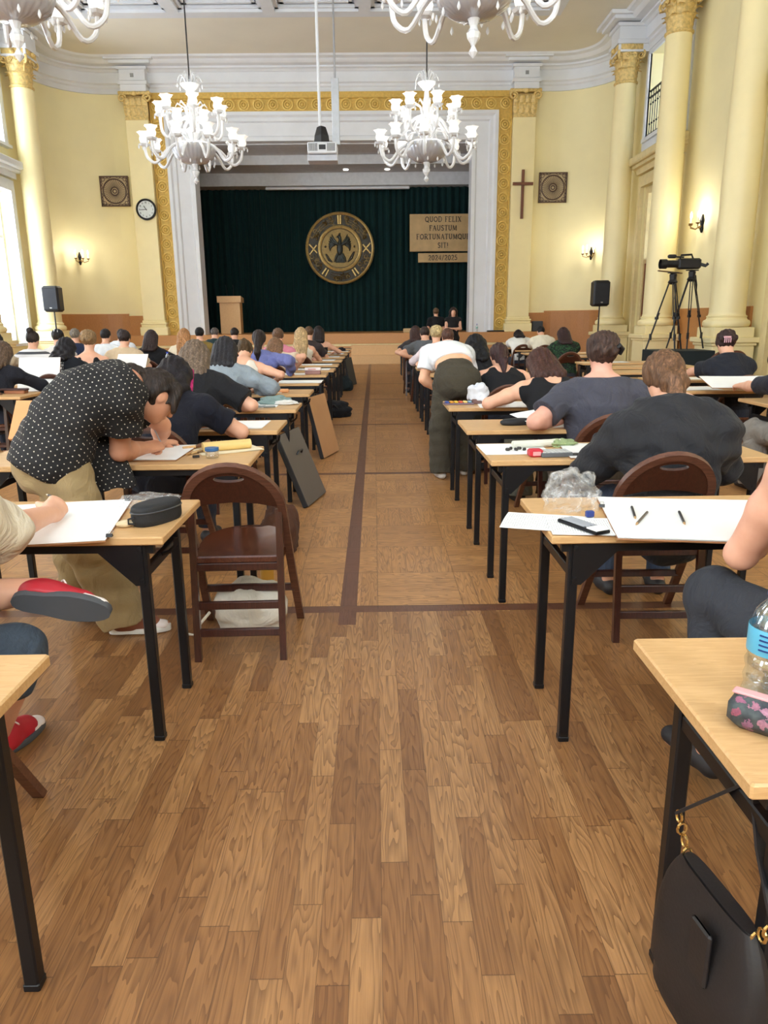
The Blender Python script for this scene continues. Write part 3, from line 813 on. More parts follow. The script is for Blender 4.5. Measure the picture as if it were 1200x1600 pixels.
for i, s in enumerate(('QUOD FELIX', 'FAUSTUM', 'FORTUNATUMQUE', 'SIT!')): lettering(mb, s, .05, .47 - .31 * i, .183, -.035, .075, .1)
mb.build('lettering', M_ink, mo)
mo = thing('year_board', 'small tan board with the academic year below the motto board', 'sign', (2.67, 29.75, 3.72))
MB().span(-.95, .95, -.03, .04, -.17, .17, .01).build('board', M_ply, mo, smooth=0)
mb = MB(); lettering(mb, '2024/2025', 0, 0, .18, -.035, .075, .12); mb.build('lettering', M_ink, mo)

# lectern
lc = thing('lectern', 'pale wooden lectern standing at the left of the stage', 'lectern', (-5.1, 27.3, 1.0))
MB().span(-.36, .36, -.2, .3, 0, 1.08, .01).build('body', M_lightwood, lc, smooth=0)
MB().add([(-.42, -.28, 1.08), (.42, -.28, 1.08), (.42, .32, 1.08), (-.42, .32, 1.08), (-.42, -.28, 1.3), (.42, -.28, 1.3), (.42, .32, 1.24), (-.42, .32, 1.24)], [(0, 3, 2, 1), (4, 5, 6, 7), (0, 1, 5, 4), (1, 2, 6, 5), (2, 3, 7, 6), (3, 0, 4, 7)]).build('reading_top', M_lightwood, lc, smooth=0)
for x in (-.12, .1): MB().tube([(x, .1, 1.28), (x * 1.2, .05, 1.62), (x * 1.2, -.02, 1.68)], .008, 5).build('microphone', M_black, lc)

# wall things on the back wall
def grille(x, label):
    g = thing('vent_grille', label, 'vent', (x, 25.88 if x < 0 else 25.9, 5.56), 0, 'round patterned vents')
    MB().span(-.45, .45, -.02, .1, -.45, .45).build('backing', plain((196, 176, 140), .6), g, smooth=0)
    mb = MB()
    for s in (-1, 1): mb.span(-.46, .46, -.05, 0, s * .44 - .02, s * .44 + .02); mb.span(s * .44 - .02, s * .44 + .02, -.05, 0, -.46, .46)
    for r, w in ((.37, .022), (.12, .02), (.06, .018)): mb.tube([(r * math.cos(t), -.03, r * math.sin(t)) for t in np.linspace(0, 2 * PI, 33)[:-1]], w, 5, False, closed=True, up=(0, 1, 0))
    for k in range(36):
        a = k * PI / 18; mb.tube([(.12 * math.cos(a), -.03, .12 * math.sin(a)), (.36 * math.cos(a), -.03, .36 * math.sin(a))], .008, 4)
    for sx in (-1, 1):
        for sz in (-1, 1):
            mb.tube([(sx * (.36 + .06 * math.cos(t)), -.03, sz * (.36 + .06 * math.sin(t))) for t in np.linspace(0, 5.6, 12)], .013, 4)
            for k in range(3): mb.tube([(sx * (.43 - .1 * k), -.03, sz * .41), (sx * (.36 - .1 * k), -.03, sz * .38), (sx * (.3 - .11 * k), -.03, sz * .42)], .012, 4); mb.tube([(sx * .41, -.03, sz * (.4 - .1 * k)), (sx * .38, -.03, sz * (.33 - .1 * k)), (sx * .42, -.03, sz * (.27 - .11 * k))], .012, 4)
    mb.build('grille', plain((96, 74, 62), .5, .2, .2), g)
grille(-8.36, 'square bronze vent grille on the wall left of the stage'); grille(5.9, 'square bronze vent grille on the wall right of the stage')
ck = thing('wall_clock', 'round wall clock with black rim left of the stage', 'clock', (-7.33, 25.66, 4.97))
MB().lathe([(.27, 0), (.27, .03), (.01, .032)], 32, axis=ax).build('face', plain((225, 232, 232), .4), ck)
MB().lathe([(.3, -.03), (.33, 0), (.325, .06), (.29, .075), (.265, .04)], 32, axis=ax).build('rim', M_black, ck)
mb = MB()
for n in range(1, 13):
    a = PI / 2 - n * PI / 6; lettering(mb, str(n), .215 * math.cos(a), .215 * math.sin(a), .05, -.036, .08)
mb.build('numerals', M_ink, ck)
for nm, a, l, w in (('hour_hand', PI / 2 + math.radians(33), .13, .012), ('minute_hand', PI + math.radians(4), .2, .009)):
    MB().tube([(-.03 * math.cos(a), -.045, -.03 * math.sin(a)), (l * math.cos(a), -.045, l * math.sin(a))], w, 4).build(nm, M_black, ck)
cr = thing('wooden_cross', 'plain dark wooden cross on the right pilaster', 'cross', (4.87, 25.66, 5.33))
M_crosswood = wood('cross_wood', (96, 52, 28), (122, 70, 40), .4, 2, 5)
MB().span(-.045, .045, -.04, .03, -.74, .74, .006).build('upright', M_crosswood, cr); MB().span(-.33, .33, -.055, .0, .27, .36, .006).build('crossbar', M_crosswood, cr)

# ------------------------------------------------------------------ sconces
M_brass = plain((150, 120, 70), .35, .8, .1); M_flame = emit('bulb_glow', (255, 236, 200), 14.0)
M_candle = plain((244, 240, 226), .5)
sc0 = None
def sconce(loc, rz, label):
    global sc0
    if sc0 is None:
        sc0 = thing('wall_sconce', label, 'wall lamp', loc, rz, 'candle wall sconces')
        MB().lathe([(.02, -.2), (.05, -.12), (.035, -.04), (.06, .06), (.03, .14), (.015, .2)], 10, o=(0, .02, 0)).build('backplate', M_iron, sc0)
        for k, (dx, dy) in enumerate(((-.2, .2), (0, .28), (.2, .2))):
            a = MB(); a.tube([(0, .03, -.04), (dx * .5, dy * .6, -.12), (dx, dy, -.08), (dx, dy, -.02)], .012, 6); a.lathe([(.015, -.03), (.05, 0), (.052, .01)], 12, o=(dx, dy, -.01))
            a = a.build('arm', M_brass, sc0)
            MB().tube([(dx, dy, 0), (dx, dy, .12)], .014, 8).build('candle_tube', M_candle, a)
            MB().lathe([(.012, .12), (.026, .16), (.02, .2), (.003, .25)], 8, o=(dx, dy, 0)).build('bulb', M_flame, a)
    else: dup(sc0, loc, rz, label)
    ld = bpy.data.lights.new('sconce_light', 'POINT'); ld.energy = 24; ld.color = (1, .92, .78); ld.shadow_soft_size = .08
    lo = bpy.data.objects.new('sconce_light', ld); COL.objects.link(lo)
    d = Matrix.Rotation(rz, 3, 'Z') @ Vector((0, .34, .22)); lo.location = Vector(loc) + d
sconce((WALL_R - .01, 17.95, 3.5), PI / 2, 'candle sconce on the right wall behind the video camera')
sconce((7.1, 25.2, 3.45), PI / 2 + .75, 'candle sconce in the rounded right corner beside the stage')
sconce((-9.5, 25.25, 3.45), -PI / 2 - .85, 'candle sconce in the rounded left corner beside the stage')

# ------------------------------------------------------------------ chandeliers
M_glass, tg, bgl = base_mat('milky_glass', 0.14)
bgl.inputs['Base Color'].default_value = (.74, .75, .77, 1); bgl.inputs['Transmission Weight'].default_value = 0.05
M_shade = emit('lit_glass_shade', (255, 250, 240), 0.4, (250, 250, 248)); M_bulb2 = emit('lit_bulb', (255, 248, 235), 9.0)
M_bowl = plain((196, 198, 204), .18, .35, .05)
M_cable = M_black
def chandelier(loc, cable, label):
    c = thing('chandelier', label, 'chandelier', loc, 0, 'glass chandeliers')
    MB().tube([(0, 0, 1.62), (0, 0, cable)], .013, 6).build('cable', M_cable, c)
    MB().lathe([(.03, .05), (.05, .1), (.03, .18), (.06, .3), (.04, .6), (.1, .66), (.16, .72), (.14, .78), (.05, .84), (.045, 1.1), (.08, 1.2), (.05, 1.3), (.04, 1.4), (.15, 1.5), (.17, 1.53), (.02, 1.54)], 16).build('stem', M_glass, c)
    MB().lathe([(.06, .22), (.2, .24), (.33, .32), (.38, .44), (.39, .52), (.36, .54), (.3, .5)], 120, ripple=lambda t, z: .018 * math.cos(30 * t)).build('bowl', M_bowl, c, smooth=60)
    MB().lathe([(.005, -.12), (.05, -.07), (.015, -.01), (.06, .05), (.07, .1), (.03, .14), (.06, .22)], 8).build('finial', M_glass, c, smooth=0)
    lf = MB(); lf.tube([(.05 + .17 * u / 1.25, 0, 1.52 + .15 * math.sin(u * 2.3)) for u in np.linspace(0, 1.25, 9)], [.012, .014, .016, .016, .015, .014, .012, .010, .005], 6)
    lf.ball((.22, 0, 1.50 + .15 * math.sin(1.25 * 2.3) - .05), (.014, .014, .035), 6, 5)
    l0 = lf.build('crown_leaf', M_glass, c)
    l2 = MB(); l2.tube([(.02, 0, 1.52), (.04, 0, 1.64), (.10, 0, 1.73), (.13, 0, 1.70)], [.012, .013, .010, .004], 6); l20 = l2.build('crown_leaf', M_glass, c)
    for k in range(1, 7):
        instances_of(l0.data, 'crown_leaf', c, (0, 0, 0), (0, 0, k * PI * 2 / 7))
    for k in range(1, 5): instances_of(l20.data, 'crown_leaf', c, (0, 0, 0), (0, 0, k * PI * 2 / 5 + .3))
    dr = MB().lathe([(.002, -.075), (.015, -.055), (.017, -.04), (.009, -.015), (.002, 0)], 8).build('pendant_drop', M_glass, c, (.36, 0, .26))
    for k in range(1, 12): instances_of(dr.data, 'pendant_drop', c, (.36 * math.cos(k * PI / 6), .36 * math.sin(k * PI / 6), .26))
    def arm(n, r, zc, z1, sag, a0):
        first = None
        for k in range(n):
            a = a0 + k * 2 * PI / n
            if first is None:
                rr = [.05, .25 * r, .55 * r, .78 * r, .95 * r, r, r]; zz = [zc, zc + .06, zc - .05, zc - sag, zc - sag * .75, zc - sag * .2, z1]
                pts = []
                P_ = [V(x, 0, z) for x, z in zip(rr, zz)]
                for i in range(len(P_) - 1):
                    p0, p1, p2, p3 = P_[max(i - 1, 0)], P_[i], P_[i + 1], P_[min(i + 2, len(P_) - 1)]
                    for t in np.linspace(0, 1, 5)[:-1]:
                        pts.append(.5 * ((2 * p1) + (-p0 + p2) * t + (2 * p0 - 5 * p1 + 4 * p2 - p3) * t * t + (-p0 + 3 * p1 - 3 * p2 + p3) * t ** 3))
                pts.append(P_[-1])
                first = MB().tube(pts, .027, 7).build('arm', M_glass, c)
                cup = MB().lathe([(.02, z1 - .02), (.075, z1 + .0), (.1, z1 + .03), (.09, z1 + .035), (.02, z1 + .02)], 12, o=(r, 0, 0), ripple=lambda t, z: .1 * math.cos(6 * t)).build('drip_cup', M_glass, first)
                shd = MB().lathe([(.03, z1 + .03), (.07, z1 + .06), (.085, z1 + .11), (.07, z1 + .16), (.085, z1 + .2), (.115, z1 + .225), (.1, z1 + .222), (.06, z1 + .17), (.07, z1 + .11), (.03, z1 + .05)], 18, o=(r, 0, 0), ripple=lambda t, z: (.16 * math.cos(6 * t) if z > z1 + .19 else .05 * math.cos(12 * t))).build('shade', M_shade, first)
                drp = MB()
                d0 = instances_of(dr.data, 'drop', first, (r + .1, 0, z1 + .02))
                for q in (1, 2, 3): instances_of(dr.data, 'drop', first, (r + .1 * math.cos(q * PI / 2 + .4), .1 * math.sin(q * PI / 2 + .4), z1 + .02))
                first.rotation_euler = (0, 0, a)
            else:
                f2 = first.copy(); COL.objects.link(f2); f2.parent = c; f2.rotation_euler = (0, 0, a)
                for ch in list(first.children):
                    q = ch.copy(); COL.objects.link(q); q.parent = f2
    arm(10, .86, .50, .50, .27, .2); arm(7, .56, .92, 1.02, .24, .5)
    lv = MB()
    for k in range(8):
        a = k * PI / 4 + .2; d = V(math.cos(a), math.sin(a), 0)
        lv.tube([d * .08 + V(0, 0, .58), d * .2 + V(0, 0, .76), d * .36 + V(0, 0, .74), d * .42 + V(0, 0, .66)], [.012, .018, .016, .006], 5)
        lv.tube([d * .05 + V(0, 0, .9), d * .12 + V(0, 0, 1.15), d * .24 + V(0, 0, 1.22), d * .28 + V(0, 0, 1.16)], [.012, .018, .016, .006], 5)
    lv.build('leaf_sprays', M_glass, c)
    return c
def lamp_light(loc):
    for dz, w in ((.72, 1.0), (1.2, .5)):
        ld = bpy.data.lights.new('chandelier_light', 'POINT'); ld.energy = BULB_WATTS * w; ld.color = (1, .95, .86); ld.shadow_soft_size = .5
        lo = bpy.data.objects.new('chandelier_light', ld); COL.objects.link(lo); lo.location = (loc[0], loc[1], loc[2] + dz)
ch0 = None
for (x, y, lb) in ((-3.24, 14.7, 'left glass chandelier of the far pair in front of the stage'), (1.0, 14.7, 'right glass chandelier of the far pair in front of the stage'),
                   (-3.4, 8.05, 'near left glass chandelier cut by the top of the photo'), (1.0, 8.05, 'near right glass chandelier cut by the top of the photo')):
    loc = (x, y, 4.0)
    if ch0 is None: ch0 = chandelier(loc, CEIL - 4.0, lb)
    else: dup(ch0, loc, 0, lb)
    lamp_light(loc)

# projector and poles in the middle
pj = thing('projector', 'white projector hanging on a long pole in the middle of the hall', 'projector', (-1.12, 18.4, 5.1))
MB().span(-.33, .33, -.28, .28, -.02, .22, .02).build('body', M_white, pj)
mb = MB()
for k in range(6): mb.span(-.3 + .035 * k, -.285 + .035 * k, -.286, -.27, .03, .19); mb.span(.12 + .03 * k, .134 + .03 * k, -.286, -.27, .03, .19)
mb.span(-.07, .08, -.288, -.27, .06, .16); mb.build('vent_slots', M_black, pj, smooth=0)
MB().span(-.34, .34, -.2, .2, -.16, -.03, .01).build('tray', plain((196, 200, 210), .4), pj)
MB().lathe([(.18, .22), (.16, .4), (.1, .58), (.05, .6)], 4, o=(-.02, 0, 0)).build('mount', M_black, pj, smooth=0)
MB().tube([(-.05, 0, .6), (-.06, 0, CEIL - 5.1)], .035, 8).build('pole', M_white, pj)
sp = thing('hanging_column', 'grey telescopic column hanging from the ceiling beyond the projector', 'column mount', (-.86, 19.6, 5.55))
MB().span(-.09, .09, -.09, .09, 0, 1.45, .01).build('sleeve', plain((196, 200, 206), .4, .3), sp); MB().tube([(0, 0, 1.45), (0, 0, CEIL - 5.55)], .025, 8).build('rod', M_steel, sp)

# loudspeakers on stands
def speaker(x, y, lb, lb2):
    s = thing('loudspeaker', lb, 'loudspeaker', (x, y, 1.74), 0, 'black loudspeakers')
    MB().span(-.23, .23, -.18, .2, 0, .7, .05).build('cabinet', M_black, s); MB().span(-.2, .2, -.2, -.17, .06, .64, .02).build('grille', plain((34, 36, 42), .7), s)
    MB().span(-.03, .03, -.206, -.2, .09, .12).build('badge', M_steel, s)
    t = thing('speaker_stand', lb2, 'stand', (x, y, 0), 0, 'loudspeaker stands')
    MB().tube([(0, 0, .15), (0, 0, 1.74)], .02, 8).build('pole', M_black, t)
    for k in range(3):
        a = k * 2 * PI / 3 + .4; MB().tube([(0, 0, .75), (.45 * math.cos(a), .45 * math.sin(a), .015)], .013, 6).build('leg', M_black, t)
speaker(-9.0, 21.6, 'black loudspeaker on a stand by the left column', 'thin black stand under the left loudspeaker')
speaker(6.4, 21.6, 'black loudspeaker on a stand by the right column', 'thin black stand under the right loudspeaker')

# video tripods on a black platform
tag(MB().span(-.52, .52, -.5, .5, 0, .8, .01).build('black_platform', plain((18, 30, 32), .8), None, (5.95, 14.7, 0)), 'square platform draped in black cloth by the right columns', 'platform')
def tripod(x, y, zh, lb, rz):
    t = thing('video_tripod', lb, 'tripod', (x, y, .8), rz, 'video tripods on the platform')
    for k in range(3):
        a = k * 2 * PI / 3; d = V(math.cos(a), math.sin(a), 0)
        for off in (-.02, .02):
            o = V(-d[1], d[0], 0) * off
            mbl = MB(); mbl.tube([d * .06 + o + V(0, 0, zh), d * .24 + o + V(0, 0, zh * .5)], .011, 6)
            if off > 0: mbl.tube([d * .2 + V(0, 0, zh * .56), d * .40 + V(0, 0, .01)], .016, 6); mbl.box(d * .24 + V(0, 0, zh * .48), (.05, .05, .05)); mbl.box(d * .33 + V(0, 0, zh * .2), (.035, .035, .12))
            mbl.build('leg', M_black, t)
    MB().lathe([(.05, zh - .04), (.09, zh), (.06, zh + .05), (.07, zh + .14), (.05, zh + .16)], 12).build('head', M_black, t)
    MB().span(-.12, .12, -.04, .04, zh + .16, zh + .18, .005).build('plate', M_black, t)
    MB().tube([(.08, 0, zh + .08), (.16, .05, zh - .1), (.17, .06, zh - .3)], .012, 6).build('pan_handle', M_black, t)
    return t
t1 = tripod(5.66, 14.5, 1.26, 'empty black video tripod, left of the two on the platform', .5)
MB().tube([(-.42, 0, 1.46), (.26, .02, 1.43)], .014, 6).build('quick_release_bar', plain((120, 92, 60), .5), t1)
t2 = tripod(6.2, 14.95, 1.33, 'black video tripod carrying the camera on the platform', .2)
vc = thing('video_camera', 'long black video camera on the taller tripod', 'camera', (6.02, 14.95, 2.32), 0)
MB().span(-.12, .32, -.08, .08, 0, .2, .03).build('body', M_black, vc); MB().lathe([(.07, 0), (.07, .2), (.09, .22), (.09, .34)], 14, o=(-.12, 0, .1), axis=(-1, 0, 0)).build('lens', M_black, vc)
MB().tube([(-.08, 0, .18), (-.06, 0, .26), (.14, 0, .27), (.18, 0, .18)], .02, 6).build('handle', M_black, vc); MB().span(-.34, -.18, -.1, -.02, .2, .27, .02).build('viewfinder', M_black, vc)
MB().tube([(-.25, -.05, .23), (-.02, -.03, .22)], .015, 6).build('viewfinder_arm', M_black, vc); MB().tube([(.3, 0, .1), (.42, -.03, .06), (.46, -.03, .1)], .03, 6).build('grip', M_black, vc)
# ------------------------------------------------------------------ exam tables
M_top = wood('beech_veneer', (190, 148, 98), (208, 168, 118), 0.38, 0, 7, 6)
M_leg = plain((20, 20, 23), 0.38, 0.3, 0.1)
TW, TD, TZ = 1.40, 0.52, 0.75
table0 = thing('exam_table', '', 'table', (0, 0, 0), 0, 'folding exam tables')
MB().box((0, 0, TZ - .014), (TW, TD, .028), None, .004).build('tabletop', M_top, table0, smooth=0)
leg_m = MB(); leg_m.box((0, 0, (TZ - .03) / 2 + .004), (.034, .034, TZ - .036), None, .004); leg_m.box((0, 0, .01), (.037, .037, .02), None, .003)
lg = leg_m.build('leg', M_leg, table0, (-.62, -.225, 0), smooth=0)
for x, y in ((.62, -.225), (-.62, .155), (.62, .155)): instances_of(lg.data, 'leg', table0, (x, y, 0))
cb = MB().span(-.012, .012, -.21, .14, .60, .634, .003).build('crossbar', M_leg, table0, (-.62, 0, 0), smooth=0)
instances_of(cb.data, 'crossbar', table0, (.62, 0, 0))
rl = MB().span(-.66, .66, -.012, .012, .690, .722).build('rail', M_leg, table0, (0, -.225, 0), smooth=0)
instances_of(rl.data, 'rail', table0, (0, .155, 0))
for sg in (-1, 1):
    br = MB(); br.prism([(0, .72), (sg * .16, .72), (sg * .15, .70), (sg * .03, .58), (0, .58)], -.004, .004, (0, -.244, 0))
    for z in (.705, .60): br.lathe([(.009, 0), (.009, .004), (0, .005)], 8, o=(sg * .008, -.247, z), axis=(0, -1, 0))
    b1 = br.build('bracket', M_leg, table0, (-sg * .625, 0, 0), smooth=0)
    instances_of(b1.data, 'bracket', table0, (-sg * .625, .40, 0))
hk = MB(); hk.tube([(.0, 0, .63), (.03, 0, .64), (.05, 0, .66), (.055, 0, .69)], .007, 5); hk.build('bag_hook', M_leg, table0, (.63, -.06, 0))
hk2 = MB(); hk2.tube([(.0, 0, .63), (.0, 0, .69)], .007, 5)

L1B = [1.43, 2.81, 4.06, 5.18, 6.30, 7.56, 8.78, 10.03, 10.98, 12.14, 13.45, 14.7, 16.0, 17.34, 18.95]
R1B = [1.46, 2.76, 4.06, 5.07, 6.28, 7.42, 8.55, 9.84, 11.08, 12.3, 13.4, 14.66, 16.3, 18.3, 20.3]
ORD = ['first', 'second', 'third', 'fourth', 'fifth', 'sixth', 'seventh', 'eighth', 'ninth', 'tenth', 'eleventh', 'twelfth', 'thirteenth', 'fourteenth', 'fifteenth']
tables = []
for i, b in enumerate(L1B): tables.append((-1.39 if i < 2 else -1.32 if i < 8 else -1.27, b - .26, 'folding exam table on the left of the aisle, %s from the camera' % ORD[i], rnd.uniform(-.008, .008)))
for i, b in enumerate(R1B): tables.append((1.25 + .006 * i, b - .26, 'folding exam table on the right of the aisle, %s from the camera' % ORD[i], rnd.uniform(-.008, .008)))
for i, b in enumerate([7.62, 8.95, 10.2, 11.5, 12.6, 13.8, 15.2, 16.6, 18.0]): tables.append((-4.08, b - .26, 'folding exam table in the second column left of the aisle, %s visible' % ORD[i], rnd.uniform(-.02, .02)))
for i, (x, b) in enumerate([(3.78, 6.25), (2.98, 7.40), (3.75, 8.62), (3.7, 9.9), (3.85, 10.9), (3.9, 11.95), (3.6, 14.1), (3.7, 15.4), (3.8, 17.0), (3.9, 18.4)]):
    tables.append((x, b - .26, 'folding exam table in the second column right of the aisle, %s visible' % ORD[i], rnd.uniform(-.02, .02)))
for i, b in enumerate([8.3, 9.8, 11.4, 13.0, 14.6]): tables.append((-6.1, b - .26, 'folding exam table in the third column left by the windows, %s visible' % ORD[i], 0))
for k, (x, y, lb, rz) in enumerate(tables):
    if k == 0: table0.location = (x, y, 0); table0['label'] = lb
    else: dup(table0, (x, y, 0), rz, lb)

# ------------------------------------------------------------------ bentwood folding chair (faces +Y)
M_chair = wood('chair_wood', (44, 20, 15), (70, 35, 25), 0.28, 2, 6, 8, 0.3)
M_chairx = wood('chair_seat_wood', (60, 28, 18), (92, 48, 30), 0.22, 1, 5, 8, 0.5)
M_edge_sheen = wood('chair_edge_sheen', (72, 42, 32), (104, 68, 52), 0.35, 0, 6, 6)  # chair wood in a lighter tone, with the edge reflection put into the colour
def yb(z): return .17 - .605 * z
chair0 = thing('folding_chair', '', 'chair', (0, 0, 0), 0, 'dark bentwood folding chairs')
hoop = [(.222, .0), (.21, .3), (.2, .64)] + [(.2 * math.cos(t), .66 + .2 * math.sin(t)) for t in np.linspace(.15, PI - .15, 17)] + [(-.2, .64), (-.21, .3), (-.222, 0)]
mb = MB()
# hoop with a rectangular section, swept in the leaning plane
pts = [V(x, yb(z), z) for x, z in hoop]; nrm = unit(V(0, 1, .605)); vs = []; fs = []
for i, p in enumerate(pts):
    d = unit(pts[min(i + 1, len(pts) - 1)] - pts[max(i - 1, 0)]); o = unit(np.cross(d, nrm))
    for a, b in ((-.017, -.013), (.017, -.013), (.017, .013), (-.017, .013)): vs.append(p + o * a + nrm * b)
n = len(pts)
for i in range(n - 1):
    for k in range(4): fs.append((i * 4 + k, i * 4 + (k + 1) % 4, i * 4 + 4 + (k + 1) % 4, i * 4 + 4 + k))
fs += [(0, 1, 2, 3), ((n - 1) * 4 + 3, (n - 1) * 4 + 2, (n - 1) * 4 + 1, (n - 1) * 4)]
mb.add(vs, fs); mb.build('hoop_frame', M_edge_sheen, chair0, smooth=35)
mb = MB(); w_ = unit(V(0, -.605, 1))
arch = [(.192 * math.cos(t), .665 + .19 * math.sin(t)) for t in np.linspace(0, PI / 2, 10)]
slot = [(.062 * math.cos(t), .812 + .016 * math.sin(t)) for t in np.linspace(PI / 2, -PI / 2, 9)]
half = [(0, .70), (.1, .692), (.188, .67)] + arch + slot
for sg in (1, -1):
    mb.prism([(sg * x, z * math.hypot(1, .605)) for x, z in half], -.008, .008, (0, .17, 0), (1, 0, 0), w_)
mb.build('backrest', M_chair, chair0, smooth=0)
lm = MB(); lm.tube([(.183, -.295, 0), (.183, -.22, .655)], .02, 4); rl_ = lm.build('rear_leg', M_chair, chair0, smooth=0)
lm = MB(); lm.tube([(-.183, -.295, 0), (-.183, -.22, .655)], .02, 4); lm.build('rear_leg', M_chair, chair0, smooth=0)
for sx in (-1, 1): MB().lathe([(.008, 0), (.008, .008), (0, .01)], 8, o=(sx * .2, -.222, .64), axis=(sx, 0, 0)).build('hinge_pin', M_steel, chair0)
seatp = [(-.19, -.25), (.19, -.25)] + [(.2 * math.cos(t), .02 + .24 * math.sin(t)) for t in np.linspace(0, PI, 15)]
mb = MB()
vs = []; m = len(seatp)
for z, k in ((.425, .97), (.432, 1.0), (.452, 1.0), (.458, .97), (.455, .8), (.445, .4)):
    vs += [(x * k, (y + .02) * k - .02, z) for x, y in seatp]
fs = [tuple(range(m - 1, -1, -1))] + [(r * m + i, r * m + (i + 1) % m, (r + 1) * m + (i + 1) % m, (r + 1) * m + i) for r in range(5) for i in range(m)] + [tuple(5 * m + i for i in range(m))]
mb.add(vs, fs); mb.build('seat', M_chairx, chair0, smooth=40)
for nm, y, z, w in (('rung', -.268, .245, .18), ('rung', -.28, .125, .18), ('front_rung', yb(.21), .21, .21), ('seat_rail', -.24, .41, .18)):
    MB().span(-w, w, y - .011, y + .011, z - .017, z + .017, .003).build(nm, M_chair, chair0, smooth=0)
chair_n = [0]
def chair(x, y, label, rz=0.0):
    chair_n[0] += 1
    if chair_n[0] == 1:
        chair0.location = (x, y, 0); chair0.rotation_euler = (0, 0, rz); chair0['label'] = label; return chair0
    return dup(chair0, (x, y, 0), rz, label)
chair(-.60, 3.23, 'empty dark bentwood folding chair in the aisle beside the left second table', .02)
chair(5.5, 12.5, 'empty dark bentwood chair by the pedestal of the near right column, left of two', .5)
chair(6.05, 12.7, 'empty dark bentwood chair by the near right column, right of two', -.2)

# ------------------------------------------------------------------ papers, pencils, bags ...
M_paper = plain((240, 240, 238), 0.6, 0, 0.015, 3); M_paper2 = plain((228, 226, 218), 0.65, 0, 0.03, 5)
M_card = plain((206, 150, 100), 0.7, 0, 0.06, 3); M_brownboard = plain((150, 104, 66), .7)
def sheet(x, y, w, d, rz, label, board=False, z=TZ, group='drawing sheets on the exam tables', mat=None, tilt=None):
    t = thing('drawing_board' if board else 'drawing_paper', label, 'drawing board' if board else 'paper', (x, y, z + .0005), rz, group)
    if tilt: t.rotation_euler = tilt
    if board:
        MB().span(-w / 2, w / 2, -d / 2, d / 2, 0, .006, .001).build('board', M_brownboard, t, smooth=0); z0 = .0065
    else: z0 = 0
    mb = MB()
    def fn(u, v): return ((u - .5) * (w - .004), (v - .5) * (d - .004), z0 + .0016 + .0016 * math.sin(u * 5 + w * 9) * math.sin(v * 4 + 1))
    mb.grid(fn, 8, 6)
    n = len(mb.v); mb.grid(lambda u, v: ((u - .5) * (w - .004), (v - .5) * (d - .004), z0), 1, 1)
    mb.build('sheet', mat or M_paper, t, smooth=60)
    return t
def clip(x, y, rz, label):
    c = thing('binder_clip', label, 'clip', (x, y, TZ + .009), rz, 'clips on drawing boards')
    MB().prism([(-.007, 0), (.007, 0), (.002, .010), (-.002, .010)], -.010, .010, (0, 0, 0), (1, 0, 0), (0, 0, 1)).build('jaw', M_black, c, smooth=0)
    MB().tube([(.0, -.006, .009), (.02, -.006, .014), (.02, .006, .014), (0, .006, .009)], .0012, 5).build('wire_handle', M_steel, c)
sheet(-1.275, 2.45, .76, .56, .16, 'white sheet on a drawing board before the cream sleeved person', True)
clip(-.955, 2.76, 1.2, 'black clip at far corner of the drawing board on left second table'); clip(-.855, 2.27, 1.5, 'black clip at near corner of the drawing board on left second table')
sheet(1.14, 2.40, .70, .56, -.17, 'large white sheet with three loose pencils on right second table', True)
sheet(-1.27, 3.86, .56, .46, -.02, 'white sheet under the hand of the standing dotted shirt man', True)
sheet(-.98, 4.95, .50, .40, -.02, 'clean white sheet on left fourth table in front of the pink haired person')
sheet(-1.05, 6.12, .50, .36, .03, 'white sheet beside a grey cloth bag on left fifth table')
sheet(-1.1, 7.3, .4, .3, 0, 'white sheet by scattered tools on left sixth table')
sheet(-.86, 8.52, .52, .42, .0, 'long white sheet on left seventh table')
sheet(-1.1, 9.78, .4, .36, .05, 'white sheet next to a white pencil box on left eighth table')
for i, (b, xo) in enumerate(((10.98, -.95), (12.14, -.98), (13.45, -1.0), (14.7, -.98), (16.0, -.95), (17.34, -.9))):
    sheet(xo, b - .26, .62, .4, rnd.uniform(-.05, .05), 'white sheet on the %s table left of the aisle' % ORD[8 + i])
sheet(.73, 3.86, .35, .33, .02, 'white sheet with black crumbs at the aisle end of right third table')
sheet(1.25, 3.74, .55, .44, -.1, 'white drawing board right of a sketch pad on right third table', True)
sheet(1.12, 4.86, .36, .3, .35, 'loose white sheets curling over a black pouch on right fourth table', False, TZ + .05, tilt=(.12, -.1, .35))
sheet(1.25, 4.8, .34, .3, .1, 'flat white sheet right of the curling sheets on right fourth table')
sheet(1.06, 5.97, .46, .44, -.05, 'white sheet under the elbow of black tank top person')
sheet(1.18, 7.12, .6, .4, 0, 'white sheet in front of the dark ponytail person')
sheet(1.1, 8.3, .5, .4, .03, 'white sheet on the right seventh table'); 
for i, b in enumerate(R1B[7:13]): sheet(1.15 + .03 * i, b - .26, .55, .4, rnd.uniform(-.05, .05), 'white sheet on the %s table right of the aisle' % ORD[7 + i])
sheet(3.32, 6.72, .62, .42, -.12, 'large white board held by the long haired person at right edge', True, TZ + .09, tilt=(.17, .0, -.12))
sheet(3.75, 6.0, .4, .34, 0, 'white sheet lying on the right second column table nearest the camera')
sheet(3.0, 7.15, .6, .36, .05, 'white sheet behind the dark grey bun person on second column table')
sheet(3.55, 8.36, .4, .3, 0, 'white sheet under the forearm of the navy tee person')
sheet(3.7, 11.7, .5, .36, 0, 'white sheet on second column table near the right columns'); sheet(3.4, 15.1, .5, .4, 0, 'white sheet by the green patterned shirt person')
sheet(-3.76, 8.42, .46, .40, 0, 'white drawing board propped up before the brown haired person at left edge', True, TZ + .12, tilt=(1.15, 0, .03))
